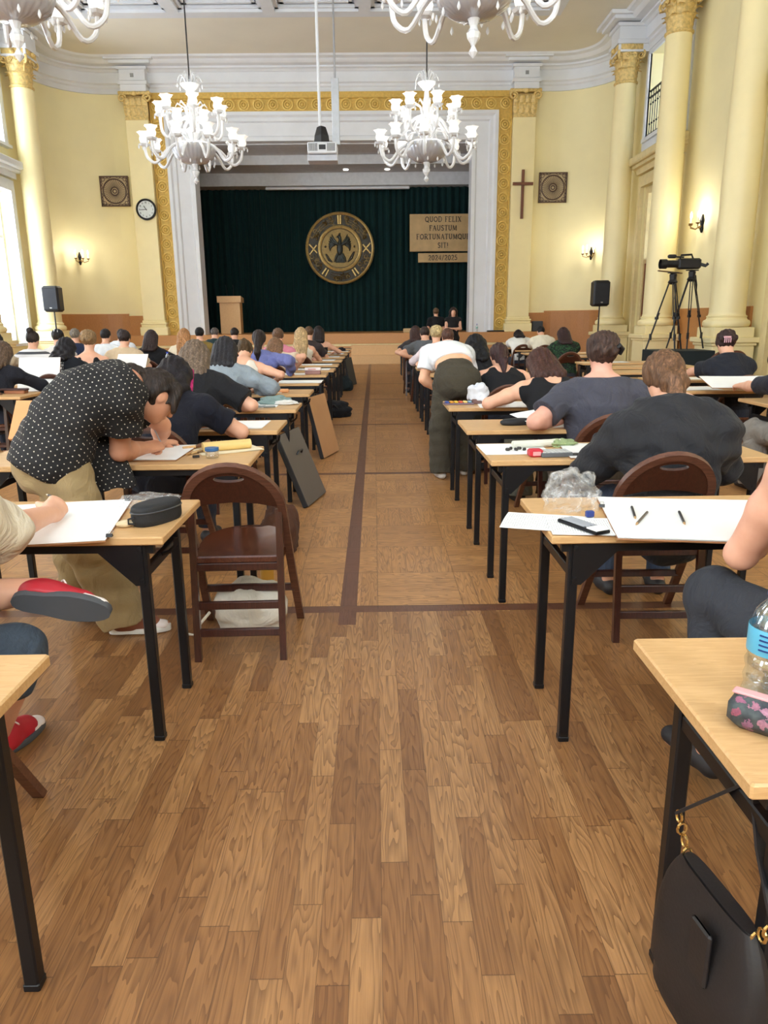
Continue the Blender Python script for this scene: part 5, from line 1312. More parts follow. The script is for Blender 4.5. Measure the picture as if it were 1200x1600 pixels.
# ------------------------------------------------------------------ smooth-blended bodies: distance fields meshed with surface nets
class Field:
    def __init__(s): s.ops = []; s.warp = None
    def cone(s, a, b, ra, rb, k=.03, n=None, f=1.0, cut=(), sub=False, wob=None):
        a = np.asarray(a, float); b = np.asarray(b, float); m = max(ra, rb) * max(1, f)
        s.ops.append(('c', a, b, ra, rb, k, None if n is None else unit(n), f, cut, sub, np.minimum(a, b) - m, np.maximum(a, b) + m, wob)); return s
    def ell(s, c, r, R=None, k=.03, cut=(), sub=False, wob=None):
        c = np.asarray(c, float); r = np.asarray(r, float); m = max(r)
        s.ops.append(('e', c, r, R, 0, k, None, 1, cut, sub, c - m, c + m, wob)); return s
    def eval(s, res):
        add = [o for o in s.ops if not o[9]]
        lo = np.min([o[10] for o in add], 0) - 4 * res; hi = np.max([o[11] for o in add], 0) + 4 * res
        n = np.ceil((hi - lo) / res).astype(int) + 1
        ax = [lo[i] + res * np.arange(n[i]) for i in range(3)]
        D = np.full(n, .5, np.float32)
        for o in s.ops:
            kind, k, cut, sub, wob = o[0], o[5], o[8], o[9], o[12]
            i0 = np.maximum(0, np.floor((o[10] - k - 3 * res - lo) / res).astype(int)); i1 = np.minimum(n, np.ceil((o[11] + k + 3 * res - lo) / res).astype(int) + 1)
            if np.any(i1 <= i0): continue
            sl = tuple(slice(i0[q], i1[q]) for q in range(3))
            X = ax[0][sl[0]][:, None, None]; Y = ax[1][sl[1]][None, :, None]; Z = ax[2][sl[2]][None, None, :]
            if kind == 'c':
                a, b, ra, rb, nn, f = o[1], o[2], o[3], o[4], o[6], o[7]
                ba = b - a; L = max(1e-9, float(ba @ ba))
                px, py, pz = X - a[0], Y - a[1], Z - a[2]
                h = np.clip((px * ba[0] + py * ba[1] + pz * ba[2]) / L, 0, 1)
                px = px - h * ba[0]; py = py - h * ba[1]; pz = pz - h * ba[2]
                q = px * px + py * py + pz * pz
                if nn is not None:
                    t = px * nn[0] + py * nn[1] + pz * nn[2]; q = q + t * t * (1 / (f * f) - 1)
                d = np.sqrt(q) - (ra + (rb - ra) * h)
                if nn is not None: d = d * (f if f < 1 else 1) ** .5
            else:
                c, r, R = o[1], o[2], o[3]
                px, py, pz = X - c[0], Y - c[1], Z - c[2]
                if R is not None: px, py, pz = (px * R[i][0] + py * R[i][1] + pz * R[i][2] for i in range(3))
                d = (np.sqrt((px / r[0]) ** 2 + (py / r[1]) ** 2 + (pz / r[2]) ** 2) - 1) * min(r)
            if wob:
                amp, fr, u, v = wob
                tu = X * u[0] + Y * u[1] + Z * u[2]; tv = X * v[0] + Y * v[1] + Z * v[2]
                d = d + amp * np.sin(fr * tu + 2.2 * np.sin(tv * 13)) * np.cos(fr * .6 * tv)
            for (p, nv) in cut: d = np.maximum(d, (X - p[0]) * nv[0] + (Y - p[1]) * nv[1] + (Z - p[2]) * nv[2])
            E = D[sl]
            if sub:
                e = -d; h = np.maximum(k - np.abs(E - e), 0) / max(k, 1e-6); D[sl] = np.maximum(E, e) + h * h * k / 4
            else:
                h = np.maximum(k - np.abs(E - d), 0) / max(k, 1e-6); D[sl] = np.minimum(E, d) - h * h * k / 4
        if s.warp is not None: D = D + s.warp(ax[0][:, None, None], ax[1][None, :, None], ax[2][None, None, :]).astype(np.float32)
        return D, lo
    def mesh(s, res):
        D, lo = s.eval(res); return nets(D, lo, res)

def nets(D, lo, res):
    S = D < 0; nx, ny, nz = D.shape
    off = [(i, j, k) for i in (0, 1) for j in (0, 1) for k in (0, 1)]
    cnt = np.zeros((nx - 1, ny - 1, nz - 1), np.int8)
    for i, j, k in off: cnt += S[i:nx - 1 + i, j:ny - 1 + j, k:nz - 1 + k]
    mask = (cnt > 0) & (cnt < 8); ijk = np.argwhere(mask)
    idx = np.full(mask.shape, -1, np.int64); idx[mask] = np.arange(len(ijk))
    vals = np.stack([D[ijk[:, 0] + i, ijk[:, 1] + j, ijk[:, 2] + k] for i, j, k in off], 1)
    acc = np.zeros((len(ijk), 3)); num = np.zeros(len(ijk))
    for a in range(8):
        for b in range(a + 1, 8):
            if sum(abs(off[a][q] - off[b][q]) for q in range(3)) != 1: continue
            va, vb = vals[:, a], vals[:, b]; m = (va < 0) != (vb < 0)
            t = va[m] / (va[m] - vb[m]); acc[m] += np.array(off[a]) + np.outer(t, np.array(off[b]) - np.array(off[a])); num[m] += 1
    verts = (ijk + acc / num[:, None]) * res + lo
    F = []
    for axis in range(3):
        u, v = (axis + 1) % 3, (axis + 2) % 3
        sl0 = [None] * 3; sl1 = [None] * 3
        sl0[axis] = slice(0, -1); sl1[axis] = slice(1, None)
        for w in (u, v): sl0[w] = sl1[w] = slice(1, -1)
        s0, s1 = S[tuple(sl0)], S[tuple(sl1)]
        e = np.argwhere(s0 != s1)
        if not len(e): continue
        inside = s0[e[:, 0], e[:, 1], e[:, 2]]
        c = e.copy(); c[:, u] += 1; c[:, v] += 1
        q = []
        for du, dv in ((-1, -1), (0, -1), (0, 0), (-1, 0)):
            cc = c.copy(); cc[:, u] += du; cc[:, v] += dv; q.append(idx[cc[:, 0], cc[:, 1], cc[:, 2]])
        q = np.stack(q, 1); q[~inside] = q[~inside][:, ::-1]; F.append(q)
    return verts, np.concatenate(F)

def np_mesh(name, verts, faces, mat, extra=None):
    me = bpy.data.meshes.new(name); nv, nf = len(verts), len(faces)
    ev, ef = (extra.v, extra.f) if extra is not None else ([], [])
    me.vertices.add(nv + len(ev))
    co = np.concatenate([verts.ravel(), np.array(ev, float).ravel()]) if ev else verts.ravel()
    me.vertices.foreach_set('co', co.astype(np.float32))
    lp = faces.ravel().tolist(); starts = list(range(0, nf * 4, 4)); tot = [4] * nf
    for f in ef: starts.append(len(lp)); tot.append(len(f)); lp += [nv + i for i in f]
    me.loops.add(len(lp)); me.polygons.add(len(starts))
    me.loops.foreach_set('vertex_index', lp); me.polygons.foreach_set('loop_start', starts)
    me.polygons.foreach_set('use_smooth', [True] * len(starts))
    me.materials.append(mat); me.update(calc_edges=True); me.validate()
    return me

def ik(S, W, l1, l2, pole):
    d = W - S; L = np.linalg.norm(d); u = d / L; L2 = min(L, (l1 + l2) * .995)
    if L > L2: W = S + u * L2; L = L2
    x = (l1 * l1 - l2 * l2 + L * L) / (2 * L); h = math.sqrt(max(0, l1 * l1 - x * x))
    p = pole - u * np.dot(pole, u); p = unit(p)
    return S + u * x + p * h, W

def hand(F, X, wr, d, nrm, right, curl=.5, s=1.0, spread=1.0, seg=6):
    """palm in the field, five separate jointed fingers as tubes rooted in the palm"""
    d = unit(d); nrm = unit(nrm - d * np.dot(nrm, d)); u = np.cross(nrm, d) * (-1 if right else 1)
    F.cone(wr, wr + d * .03 * s, .026 * s, .03 * s, .02, nrm, .6)
    F.cone(wr + d * .025 * s, wr + d * .078 * s, .034 * s, .040 * s, .02, nrm, .42)
    for i, (bl, lt, L, r) in enumerate(((.088, .030, .074, .0088), (.092, .010, .082, .009), (.088, -.010, .076, .0086), (.080, -.029, .060, .0076))):
        p = wr + (d * (bl - .022) + u * lt * .8) * s; pts = [p]; ang = curl * .12; dirv = unit(d + u * lt * 1.4 * spread)
        for kk, fr in enumerate((.022, L * .46, L * .3, L * .24)):
            if kk: ang += curl * (.75, .95, .7)[kk - 1] * (1 + .07 * i)
            v = dirv * math.cos(ang) + nrm * math.sin(ang); p = p + v * fr * s; pts.append(p)
        pts.append(p + v * .006 * s)
        X.tube(pts, [r * s * 1.05, r * s * 1.08, r * s, r * .92 * s, r * .78 * s, r * .35 * s], seg)
    p = wr + (d * .02 + u * .018 - nrm * -.004) * s; v1 = unit(d * .75 + u * .6 + nrm * .35 * (1 + curl)); v2 = unit(d * .95 + u * .12 + nrm * .5 * curl)
    pts = [p, p + v1 * .045 * s, p + v1 * .045 * s + v2 * .03 * s, p + v1 * .045 * s + v2 * .052 * s, p + v1 * .045 * s + v2 * .058 * s]
    X.tube(pts, [.015 * s, .0125 * s, .0105 * s, .0088 * s, .004 * s], seg)

M_sole = plain((232, 230, 224), .6); person_n = [0]
def figure(label, J, top, hair, legs=('jeans', (52, 58, 72)), shoes=(40, 38, 40), skin=(222, 172, 144), res=.012, loc=(0, 0, 0), yaw=0.0, bw=1.0, chair_lb=None, wr_curl=.8, group=None, seg=6, shoe_fn=None, hsc=1.0):
    """J: joints in the local frame. P pelvis, M mid back, N neck base, H head centre, S/E/W per side (r, l), K/A/T hip-knee-ankle-toe"""
    P, M, N, H = (np.asarray(J[q], float) for q in 'PMNH'); fw = unit(J['fw']); hf = unit(J['hf'])
    s1 = unit(M - P); s2 = unit(N - M); sp = unit(N - P); rt = unit(J.get('rt', np.cross(fw, (0, 0, 1))))
    nf1, nf2 = (unit(np.cross(q, rt)) * (1 if np.dot(np.cross(q, rt), fw) >= 0 or True else -1) for q in (s1, s2))
    if np.dot(nf1, fw) < 0 and abs(np.dot(nf1, fw)) > .1: nf1 = -nf1
    if np.dot(nf2, fw) < 0 and abs(np.dot(nf2, fw)) > .1: nf2 = -nf2
    C = lerp(M, N, .52); w = bw
    hd = unit(H - N); hd = unit(hd - hf * np.dot(hd, hf)); hr = np.cross(hf, hd)
    Rh = np.array([hr, hf, hd])
    def torso(F, inf, cut=(), neck=True, low=True):
        if low: F.cone(P - s1 * .03, M, .158 * w + inf, .138 * w + inf, .05, nf1, .72, cut)
        else: F.cone(lerp(P, M, .55), M, .146 * w + inf, .138 * w + inf, .05, nf1, .72, cut)
        F.cone(M, C, .138 * w + inf, .158 * w + inf, .06, nf2, .66, cut)
        F.cone(C, N - s2 * .07, .158 * w + inf, .11 * w + inf, .06, nf2, .62, cut)
        for q in 'rl':
            S = J['S' + q]; F.cone(N - s2 * .025, S, .044 + inf, .05 * w + inf, .05, None, 1, cut)
            F.cone(lerp(C, S, .1), S - s2 * .02, .07 * w + inf * .6, .055 * w + inf * .6, .05, nf2, .8, cut)
    body = Field(); X = MB()
    torso(body, 0)
    body.cone(N - s2 * .02, H - hd * .06 - hf * .012, .056, .052, .03)
    h = hsc
    body.ell(H + hd * .02 * h - hf * .012, V(.074, .094, .088) * h, Rh, .02)
    body.ell(H - hd * .045 * h + hf * .022, V(.058, .066, .072) * h, Rh, .04)
    body.cone(H - hd * .095 * h + hf * .06, H - hd * .09 * h + hf * .068, .018, .016, .03)                    # chin
    body.cone(H + hd * .012 * h + hf * .085, H - hd * .026 * h + hf * .106, .009, .014, .014)                # nose
    body.cone(H - hd * .058 * h + hf * .088 - hr * .016, H - hd * .058 * h + hf * .088 + hr * .016, .008, .008, .01)   # lips
    body.cone(H + hd * .03 * h + hf * .078 - hr * .035, H + hd * .03 * h + hf * .078 + hr * .035, .012, .012, .02)    # brow
    for sg in (-1, 1):
        body.ell(H + hr * sg * .03 + hd * .008 * h + hf * .09, (.013, .009, .009), Rh, .012, sub=True)
        ec = H + hr * sg * .075 * h - hd * .008 - hf * .008
        body.ell(ec, (.010, .020, .032), Rh, .012); body.ell(ec + hr * sg * .011 + hf * .004, (.006, .009, .016), Rh, .008, sub=True)
    for q in 'rl':
        S, E, W = J['S' + q], J['E' + q], J['W' + q]
        body.cone(S, lerp(S, E, .45), .052 * w, .05 * w, .03); body.cone(lerp(S, E, .45), E, .05 * w, .039 * w, .02)
        body.cone(E, lerp(E, W, .3), .040 * w, .042 * w, .02); body.cone(lerp(E, W, .3), W, .042 * w, .026 * w, .02)
        hdir = J.get('D' + q, W - E); hn = J.get('U' + q, V(0, 0, -1))
        hand(body, X, W, hdir, hn, q == 'r', J.get('curl' + q, wr_curl), 1.0 * (1.03 if w > 1.05 else .97), seg=seg)
        Hp, K, A, T = J['L' + q], J['K' + q], J['A' + q], J['T' + q]
        body.cone(Hp, K, .085 * w, .058 * w, .05); body.cone(K, lerp(K, A, .3), .056 * w, .055 * w, .02); body.cone(lerp(K, A, .3), A, .055 * w, .036, .02)
        fu = J.get('F' + q, V(0, 0, 1)); fr_ = .7 if shoe_fn else 1.0
        body.cone(A - fu * .045, T - fu * (.055 if shoe_fn else 0), .036 * fr_, .026 * fr_, .03, fu, .7)
    vs, fs = body.mesh(res); me = np_mesh('person', vs, fs, skin_mat(skin), X)
    person_n[0] += 1
    o = link('person', me, None, loc, yaw); tag(o, label, 'person', group)
    def child(nm, F, mat, r=res, pat=False):
        v, f = F.mesh(r)
        if not len(f): return None
        m = np_mesh(nm, v, f, mat)
        if pat:
            best = np.full(len(v), 9.0); out = np.zeros((len(v), 3), np.float32)
            for (a, b, nn, base, br) in ((P - s1 * .2, M, nf1, -.2 - np.linalg.norm(M - P), .09), (M, N, nf2, 0.0, .09), (J['Sr'], J['Er'], fw, 3.0, .07), (J['Sl'], J['El'], fw, 5.0, .07)):
                L = np.linalg.norm(b - a); ax_ = (b - a) / L; t = (v - a) @ ax_; rel = v - a - np.outer(t, ax_)
                dist = np.sqrt((rel ** 2).sum(1) + np.maximum(0, np.maximum(-t, t - L)) ** 2) - br
                n2 = unit(nn - ax_ * np.dot(nn, ax_)); l2 = np.cross(ax_, n2)
                th = np.arctan2(rel @ l2, -(rel @ n2)) * (.155 if br == .09 else .065)
                k = dist < best; best[k] = dist[k]; out[k, 0] = t[k] + base; out[k, 1] = th[k]
            at = m.attributes.new('pat', 'FLOAT_VECTOR', 'POINT'); at.data.foreach_set('vector', out.ravel())
        return link(nm, m, o)
    # ---- garment on the upper body
    kind, tm = top[0], top[1]; tm = tm if not isinstance(tm, tuple) else cloth(tm); opt = top[2] if len(top) > 2 else {}
    inf = opt.get('inf', .018 if kind in ('tee', 'long') else .007); hem = opt.get('hem', P - s1 * (.06 if kind != 'crop' else -.17))
    neck = (N + s2 * opt.get('neck', .028), unit(s2 * .8 + hd * .2)); cuts = [neck, (hem, -s1)]
    F = Field()
    if kind in ('tank', 'strap'):
        top_c = [(N - s2 * (.035 if kind == 'tank' else .13), s2)] + [(hem, -s1)]
        torso(F, inf, top_c)
        for q in 'rl':
            S, E = J['S' + q], J['E' + q]; F.cone(S + s2 * .05, lerp(S, E, .3) - s2 * .02, .074 * w, .07 * w, .02, sub=True)
        F.cone(N + s2 * .05 - nf2 * .06, N - s2 * opt.get('scoop', .03) - nf2 * .14, .075, .075, .02, sub=True); F.cone(N + s2 * .06, N - s2 * .03, .058, .058, .01, sub=True)
        if kind == 'strap':
            for sg in (-1, 1):
                Sx = J['Sr'] if sg > 0 else J['Sl']
                a = lerp(C, N, .3) - nf2 * .105 + rt * sg * .06; b = lerp(N, Sx, .55) + s2 * .035
                F.cone(a, b, .007, .007, .008); F.cone(b, lerp(C, N, .2) + nf2 * .1 + rt * sg * .07, .007, .007, .008)
    else:
        torso(F, inf, cuts, low=kind != 'crop')
        if 'drape' in opt:
            for q, sg in (('r', 1), ('l', -1)):
                S, E = J['S' + q], J['E' + q]; dr = opt['drape']
                F.cone(lerp(M, C, .3) + rt * sg * .07, S - s2 * .05, .10 + dr, .065 + dr, .08, nf2, .75, cuts); F.cone(S - s2 * .03, E, .056 + dr, .048 + dr, .08)
        if 'skirt' in opt:
            for q in 'rl': F.cone(lerp(P, J['L' + q], .6), lerp(P, J['L' + q], .7) - s1 * .2, .105 * w + opt['skirt'], .115 * w + opt['skirt'], .06, None, 1, cuts)
        for q in 'rl':
            S, E, W = J['S' + q], J['E' + q], J['W' + q]
            if kind in ('tee', 'crop'):
                fr = opt.get('sleeve', .66); e = lerp(S, E, fr); F.cone(S, lerp(S, E, fr + .1), .05 * w + inf, .05 * w + inf + .012, .04, None, 1, [(e, unit(E - S))])
            else:
                e = lerp(E, W, opt.get('cuff', .92)); F.cone(S, E, .05 * w + inf, .044 * w + inf, .04); F.cone(E, W, .044 * w + inf, .034 + inf, .03, None, 1, [(e, unit(W - E))])
    fold = opt.get('fold', .004 if kind in ('tee', 'long') else .0015)
    sd = person_n[0] * 1.7
    def warp(Xa, Ya, Za):
        return fold * (np.sin(Xa * 31 + Za * 17 + sd) * np.sin(Ya * 27 - Za * 23 + 2 * sd) + .6 * np.sin(Za * 55 + Xa * 19 + Ya * 13 + 2 * np.sin(Xa * 14 + sd)))
    F.warp = warp
    child({'tee': 'tee_shirt', 'long': 'long_sleeved_shirt', 'tank': 'tank_top', 'strap': 'strap_top', 'crop': 'cropped_top'}[kind], F, tm, pat=bool(opt.get('pat')))
    # ---- trousers
    if legs:
        lk, lc = legs[0], legs[1]; lm = lc if not isinstance(lc, tuple) else cloth(lc)
        F = Field(); li = .012; wst = P + s1 * .10
        F.cone(P - s1 * .05, lerp(P, M, .7), .165 * w + li, .143 * w + li * .6, .05, nf1, .74, [(wst, s1)])
        for q in 'rl':
            Hp, K, A = J['L' + q], J['K' + q], J['A' + q]
            wide = lk == 'wide'
            e = A + unit(K - A) * (.01 if not wide else -.03)
            F.cone(Hp, K, .088 * w + li, (.062 if not wide else .092) * w + li, .05)
            if len(legs) > 2: e = lerp(K, A, legs[2])
            F.cone(K, A + unit(A - K) * .06, (.06 if not wide else .092) * w + li, (.042 if not wide else .098) + li, .03, None, 1, [(e, unit(A - K))])
        fo = .004 if lk != 'wide' else .006
        F.warp = lambda Xa, Ya, Za: fo * (np.sin(Za * 21 + Xa * 33 + sd) * np.sin(Ya * 31 - Za * 9) + .5 * np.sin(Za * 60 + Ya * 24 + sd))
        child('trousers', F, lm)
    # ---- shoes
    for q in 'rl':
        A, T = J['A' + q], J['T' + q]; d = unit((T - A) * V(1, 1, 0)); fz = min(A[2] - .09, 99)
        if shoe_fn: shoe_fn(o, A, T, q, J); continue
        F = Field(); zb = A[2] - .085
        cut = [(V(0, 0, zb), V(0, 0, -1)), (A + V(0, 0, .02), V(0, 0, 1))]
        F.cone(A - d * .03 - V(0, 0, .05), A + d * .05 - V(0, 0, .04), .042, .046, .03, None, 1, cut); F.cone(A + d * .05 - V(0, 0, .05), A + d * .165 - V(0, 0, .06), .045, .038, .03, (0, 0, 1), .8, cut)
        child('shoe', F, plain(shoes, .6), max(.007, res))
    # ---- hair
    hk, hm = hair[0], hair[1]; hm = hm if not isinstance(hm[0] if isinstance(hm, tuple) else None, (int, float)) else hair_mat(hm)
    ho = hair[2] if len(hair) > 2 else {}
    if hk in ('bun', 'updo') and 'low' not in ho: ho = dict(ho, low=.088)
    F = Field(); vol = ho.get('vol', 0.0)
    wob = (.005 + .03 * vol, 150, hr, hf)
    front = (H + hf * .05 + hd * .02, unit(hf - hd * .55)); low_ = (H - hd * ho.get('low', .062), -hd)
    F.ell(H + hd * .024 * h - hf * .016, V(.088 + vol, .106 + vol, .100 + vol * .8) * h, Rh, .02, [front, low_], wob=wob)
    bk = -hf
    if hk in ('bun', 'updo'):
        bp_ = H + bk * (.105 + vol + ho.get('out', 0)) + hd * ho.get('up', .0) + hr * ho.get('side', 0)
        if hk == 'bun': F.ell(bp_, (.048 * ho.get('bs', 1) * ho.get('bwide', 1), .042 * ho.get('bs', 1), .045 * ho.get('bs', 1)), Rh, .02, wob=(.006, 110, hr, hd))
        else:
            F.ell(bp_, (.075, .05, .05), Rh, .03, wob=(.008, 90, hr, hd)); F.ell(H + hd * .07 + bk * .05, (.085, .085, .05), Rh, .03, wob=wob)
    if hk == 'pony':
        a = H + bk * .105 + hd * .01; b = N + bk * .07 - nf2 * .06; c = lerp(N, M, .35) - nf2 * .115 + rt * ho.get('side', 0); L = ho.get('len', 1)
        c = b + (c - b) * L
        F.cone(a, b, .036, .042, .02, wob=wob); F.cone(b, c, .042, .018, .02, wob=wob)
    if hk in ('long', 'bob', 'wavy'):
        ln = ho.get('len', .5); wv = (.009, 70, hr, hd) if hk == 'wavy' else wob
        lowc = []
        for sx in (-.055, -.02, .02, .055):
            a = H + bk * (.045 - abs(sx) * .3) + hr * sx; b = N + hr * sx * 1.25 - nf2 * .055 + s2 * .01
            F.cone(a, b, .058 + vol * .6, .052 + vol * .6, .03, wob=wv)
            if hk != 'bob':
                c = lerp(N, M, ln) + hr * sx * 1.35 - nf2 * (.12 * w + .012); F.cone(b, c, .048 + vol * .4, .028, .03, wob=wv)
        for sg in (-1, 1):
            a = H + hr * sg * .075 * h - hf * .005; b = H + hr * sg * (.075 + vol) - hd * (.13 if hk == 'bob' else .17) - hf * .01
            F.cone(a, b, .028, .026, .02, wob=wv)
    if hk == 'fall':                                   # hair of a bent head hanging past the cheek
        F.ell(H + hd * .01 - hf * .03, (.09, .1, .095), Rh, .02, [front], wob=wob)
        for sg in (-1, 1):
            F.cone(H + hr * sg * .06 + hd * .07 + hf * .03, H + hr * sg * .076 + hf * .06 - hd * .0 + V(0, 0, -.03), .03, .016, .02, wob=wob)
        F.cone(H - hf * .07, N - nf2 * .03 + s2 * .04, .06, .05, .03, wob=wob)
    ears = ho.get('ears', hk in ('short', 'fall'))
    if ears:
        for sg in (-1, 1): F.ell(H + hr * sg * .088 * h - hd * .02 + hf * .004, (.03, .03, .045), Rh, .01, sub=True)
    if hk == 'cap':
        F.ell(H + hd * .02, V(.082, .1, .09), Rh, .02, [low_])
    if hk == 'pony' or ho.get('nape'):
        F.cone(H - hf * .05 - hd * .03, N - nf2 * .035 + s2 * .055, .062, .042, .03, wob=wob)
    ch = child('hair', F, hm, max(.006, res * .9))
    if 'streak' in ho:
        F = Field(); sg = ho.get('sside', 1)
        F.cone(H + hr * sg * (.088 + vol) + hd * .03 - hf * .02, H + hr * sg * (.10 + vol) - hd * .13 - hf * .02, .020, .022, .02, wob=(.005, 90, hf, hr)); child('hair_streak', F, hair_mat(ho['streak']), .008)
    if hk == 'cap':
        cp = Field(); cp.ell(H + hd * .03 - hf * .008, V(.096, .112, .105), Rh, .01, [(H + hd * .03, -hd)]); cp.cone(H + hd * .035 + hf * .08, H + hd * .03 + hf * .17, .075, .06, .02, hd, .16)
        cobj = child('cap', cp, plain((22, 22, 26), .8), res * .9)
        mbx = MB(); q0 = H + hd * .085 - hf * .108
        for pts in (((-.05, -.03), (-.05, .03), (-.01, -.03), (-.01, .03)), ((.0, .035), (.02, .0), (.02, -.035)), ((.02, .0), (.045, .035))):
            mbx.tube([q0 + hr * a * -.8 + hd * b * .9 + hf * .03 * (b + .03) * 10 * .3 for a, b in pts], .006, 4)
        mbx.build('cap_monogram', plain((230, 230, 230), .6), cobj)
    return o

def seated(label, X, Yh, hz, tf, top, hair, yaw=0.0, bw=1.0, ex=.5, hands=None, poles=None, legs=('jeans', (46, 50, 62)), shoes=(44, 42, 44), skin=(222, 172, 144), res=None, chair_lb='', sh=.175, turn=0.0, zP=.545, curl=.8, chx=0.0, roll=0.0, **kw):
    L1, L2 = .48, .19
    def zz(p): return zP + L1 * math.cos(p) + L2 * math.cos(min(p + ex, 1.65))
    a, b = 0.0, 1.35
    if zz(a) < hz: b = a
    for _ in range(40):
        m = (a + b) / 2
        if zz(m) > hz: a = m
        else: b = m
    p = (a + b) / 2; q = min(p + ex, 1.65)
    P = V(0, 0, zP); M = P + V(0, .22 * math.sin(p * .62), .235 * math.cos(p * .62)); N = V(0, L1 * math.sin(p), zP + L1 * math.cos(p))
    H = N + L2 * V(math.sin(turn) * .2, math.sin(q), math.cos(q))
    pit = q * .85
    hf = V(math.sin(turn) * math.cos(pit), math.cos(turn) * math.cos(pit), -math.sin(pit))
    c_, s_ = math.cos(yaw), math.sin(yaw)
    kw.setdefault('group', 'people seated at the exam tables')
    px, py = X - (c_ * H[0] - s_ * H[1]), Yh - (s_ * H[0] + c_ * H[1])
    ty = tf - py
    s2 = unit(N - M); S = {g: N - s2 * kw.pop('drop' + g, .075) + V(sg * sh * (1 if bw < 1.1 else 1.06), .005, 0) for g, sg in (('r', 1), ('l', -1))}
    J = dict(P=P, M=M, N=N, H=H, fw=V(0, 1, 0), hf=hf, rt=V(1, 0, 0))
    hands = hands or ((.10, .19, .785), (-.19, .13, .78)); poles = poles or (V(.9, -.25, -.35), V(-.9, -.25, -.35))
    for g, hh, po in zip('rl', hands, poles):
        W = V(hh[0], ty + hh[1], hh[2]); E, W = ik(S[g], W, .285, .25, po)
        sg = 1 if g == 'r' else -1
        J['S' + g], J['E' + g], J['W' + g] = S[g], E, W
        J['U' + g] = V(-sg * .35, 0, -1); J['curl' + g] = curl if g == 'r' else .35
        J['L' + g] = V(sg * .095, .02, zP - .035); J['K' + g] = V(sg * .13, .43, .50); J['A' + g] = V(sg * .13, .40, .09); J['T' + g] = V(sg * .15, .56, .03)
    if res is None: res = min(.024, max(.008, Yh * .00125))
    o = figure(label, J, top, hair, legs, shoes, skin, res, (px, py, 0), yaw, bw, **kw)
    if chair_lb is not None: chair(px + chx, py + .07, chair_lb or ('dark bentwood chair under ' + label.replace('person', 'the person', 1)), yaw + rnd.uniform(-.06, .06))
    return o
# ------------------------------------------------------------------ the people
def S_(label, who, *a, **k):
    return seated(label, *a, chair_lb='dark bentwood folding chair of the ' + who, **k)
DK = (30, 26, 26); BK = (22, 22, 25)
tf = lambda L, i: L[i] - .52
M_tee_black = cloth((26, 26, 29)); M_navytee = cloth((34, 36, 44)); M_greytee = cloth((70, 70, 80)); M_charcoal = cloth((42, 42, 45), .4)
M_tank = cloth((24, 24, 27), .12)

# left column along the aisle, front to back
S_('person with dark hair and a pink streak in black tee, bent over left fourth table', 'pink streaked black tee person', -1.26, 4.72, 1.08, tf(L1B, 3), ('tee', cloth((20, 21, 32))), ('wavy', (26, 20, 24), dict(vol=.012, len=.25, streak=(190, 36, 110))), bw=1.12, ex=.55, sh=.19,
   hands=((.22, .10, .785), (-.20, .12, .78)), poles=(V(1.0, -.5, -.3), V(-1, -.3, -.3)))
S_('person with tousled ash blond hair in loose black tee at left fifth table', 'ash blond black tee person', -1.40, 5.90, 1.15, tf(L1B, 4), ('tee', M_tee_black, dict(inf=.03, sleeve=.8)), ('bob', (112, 94, 78), dict(vol=.014)), bw=1.15, ex=.55, sh=.20, hands=((.26, .08, .785), (-.15, .12, .78)), poles=(V(1, -.5, -.3), V(-1, -.3, -.3)))
S_('person with sleek dark bob in grey blue shirt at left sixth table', 'grey blue shirt person', -1.40, 7.10, 1.16, tf(L1B, 5), ('long', cloth((142, 152, 160), .5), dict(inf=.03, fold=.008)), ('bob', (40, 38, 42), dict(vol=.006)), ex=.5, hands=((.28, .10, .79), (-.18, .12, .79)), poles=(V(1, -.5, -.2), V(-1, -.3, -.3)))
S_('person with curly brown bun in cream tank top leaning on left seventh table', 'cream tank top person', -1.44, 8.40, 1.10, tf(L1B, 6), ('tank', cloth((232, 222, 208), .15), dict(inf=.012)), ('bun', (84, 66, 44), dict(bs=1.2, up=.02)), ex=.7, hands=((.34, .06, .785), (-.1, .16, .78)), poles=(V(1, -.6, -.2), V(-1, -.3, -.3)))
S_('person with dark ponytail and white hair tie in violet blue blouse', 'violet blue blouse person', -1.46, 9.6, 1.20, tf(L1B, 7), ('long', cloth((112, 118, 172), .5), dict(inf=.03, fold=.008)), ('pony', (44, 34, 32), dict(len=.8)), ex=.45, hands=((.40, .02, .79), (-.1, .14, .78)), poles=(V(1, -.6, -.2), V(-1, -.3, -.3)))
tag(MB().ball((0, 0, 0), (.035, .025, .03), 10, 8).build('hair_scrunchie', cloth((236, 234, 230)), None, (-1.46, 9.49, 1.205)), 'white hair tie on the dark ponytail of the blouse wearer', 'hair tie')
S_('person with long light brown hair bent low beside the violet blue blouse', 'long light brown haired person', -1.40, 10.7, 1.08, tf(L1B, 8), ('tee', cloth((222, 200, 176))), ('long', (132, 98, 72), dict(len=.6)), ex=.55, hands=((.3, .05, .79), (-.15, .14, .78)))
S_('person in pink tee with short brown hair tied back', 'pink tee person', -1.49, 11.75, 1.23, tf(L1B, 9), ('tee', cloth((212, 132, 152))), ('bun', (110, 82, 62), dict(bs=.9, up=.02)), bw=1.1, ex=.45)
S_('person with long straight blond hair in cream top', 'long blond haired person', -1.24, 12.85, 1.22, tf(L1B, 10), ('tank', cloth((226, 216, 196), .15), dict(inf=.012)), ('long', (196, 164, 118), dict(len=.9)), ex=.4)
S_('person with short brown hair half hidden behind the long blond hair', 'short brown haired person behind the blond', -1.22, 14.2, 1.22, tf(L1B, 11), ('tee', cloth((60, 50, 50))), ('short', (96, 70, 50)), ex=.4)
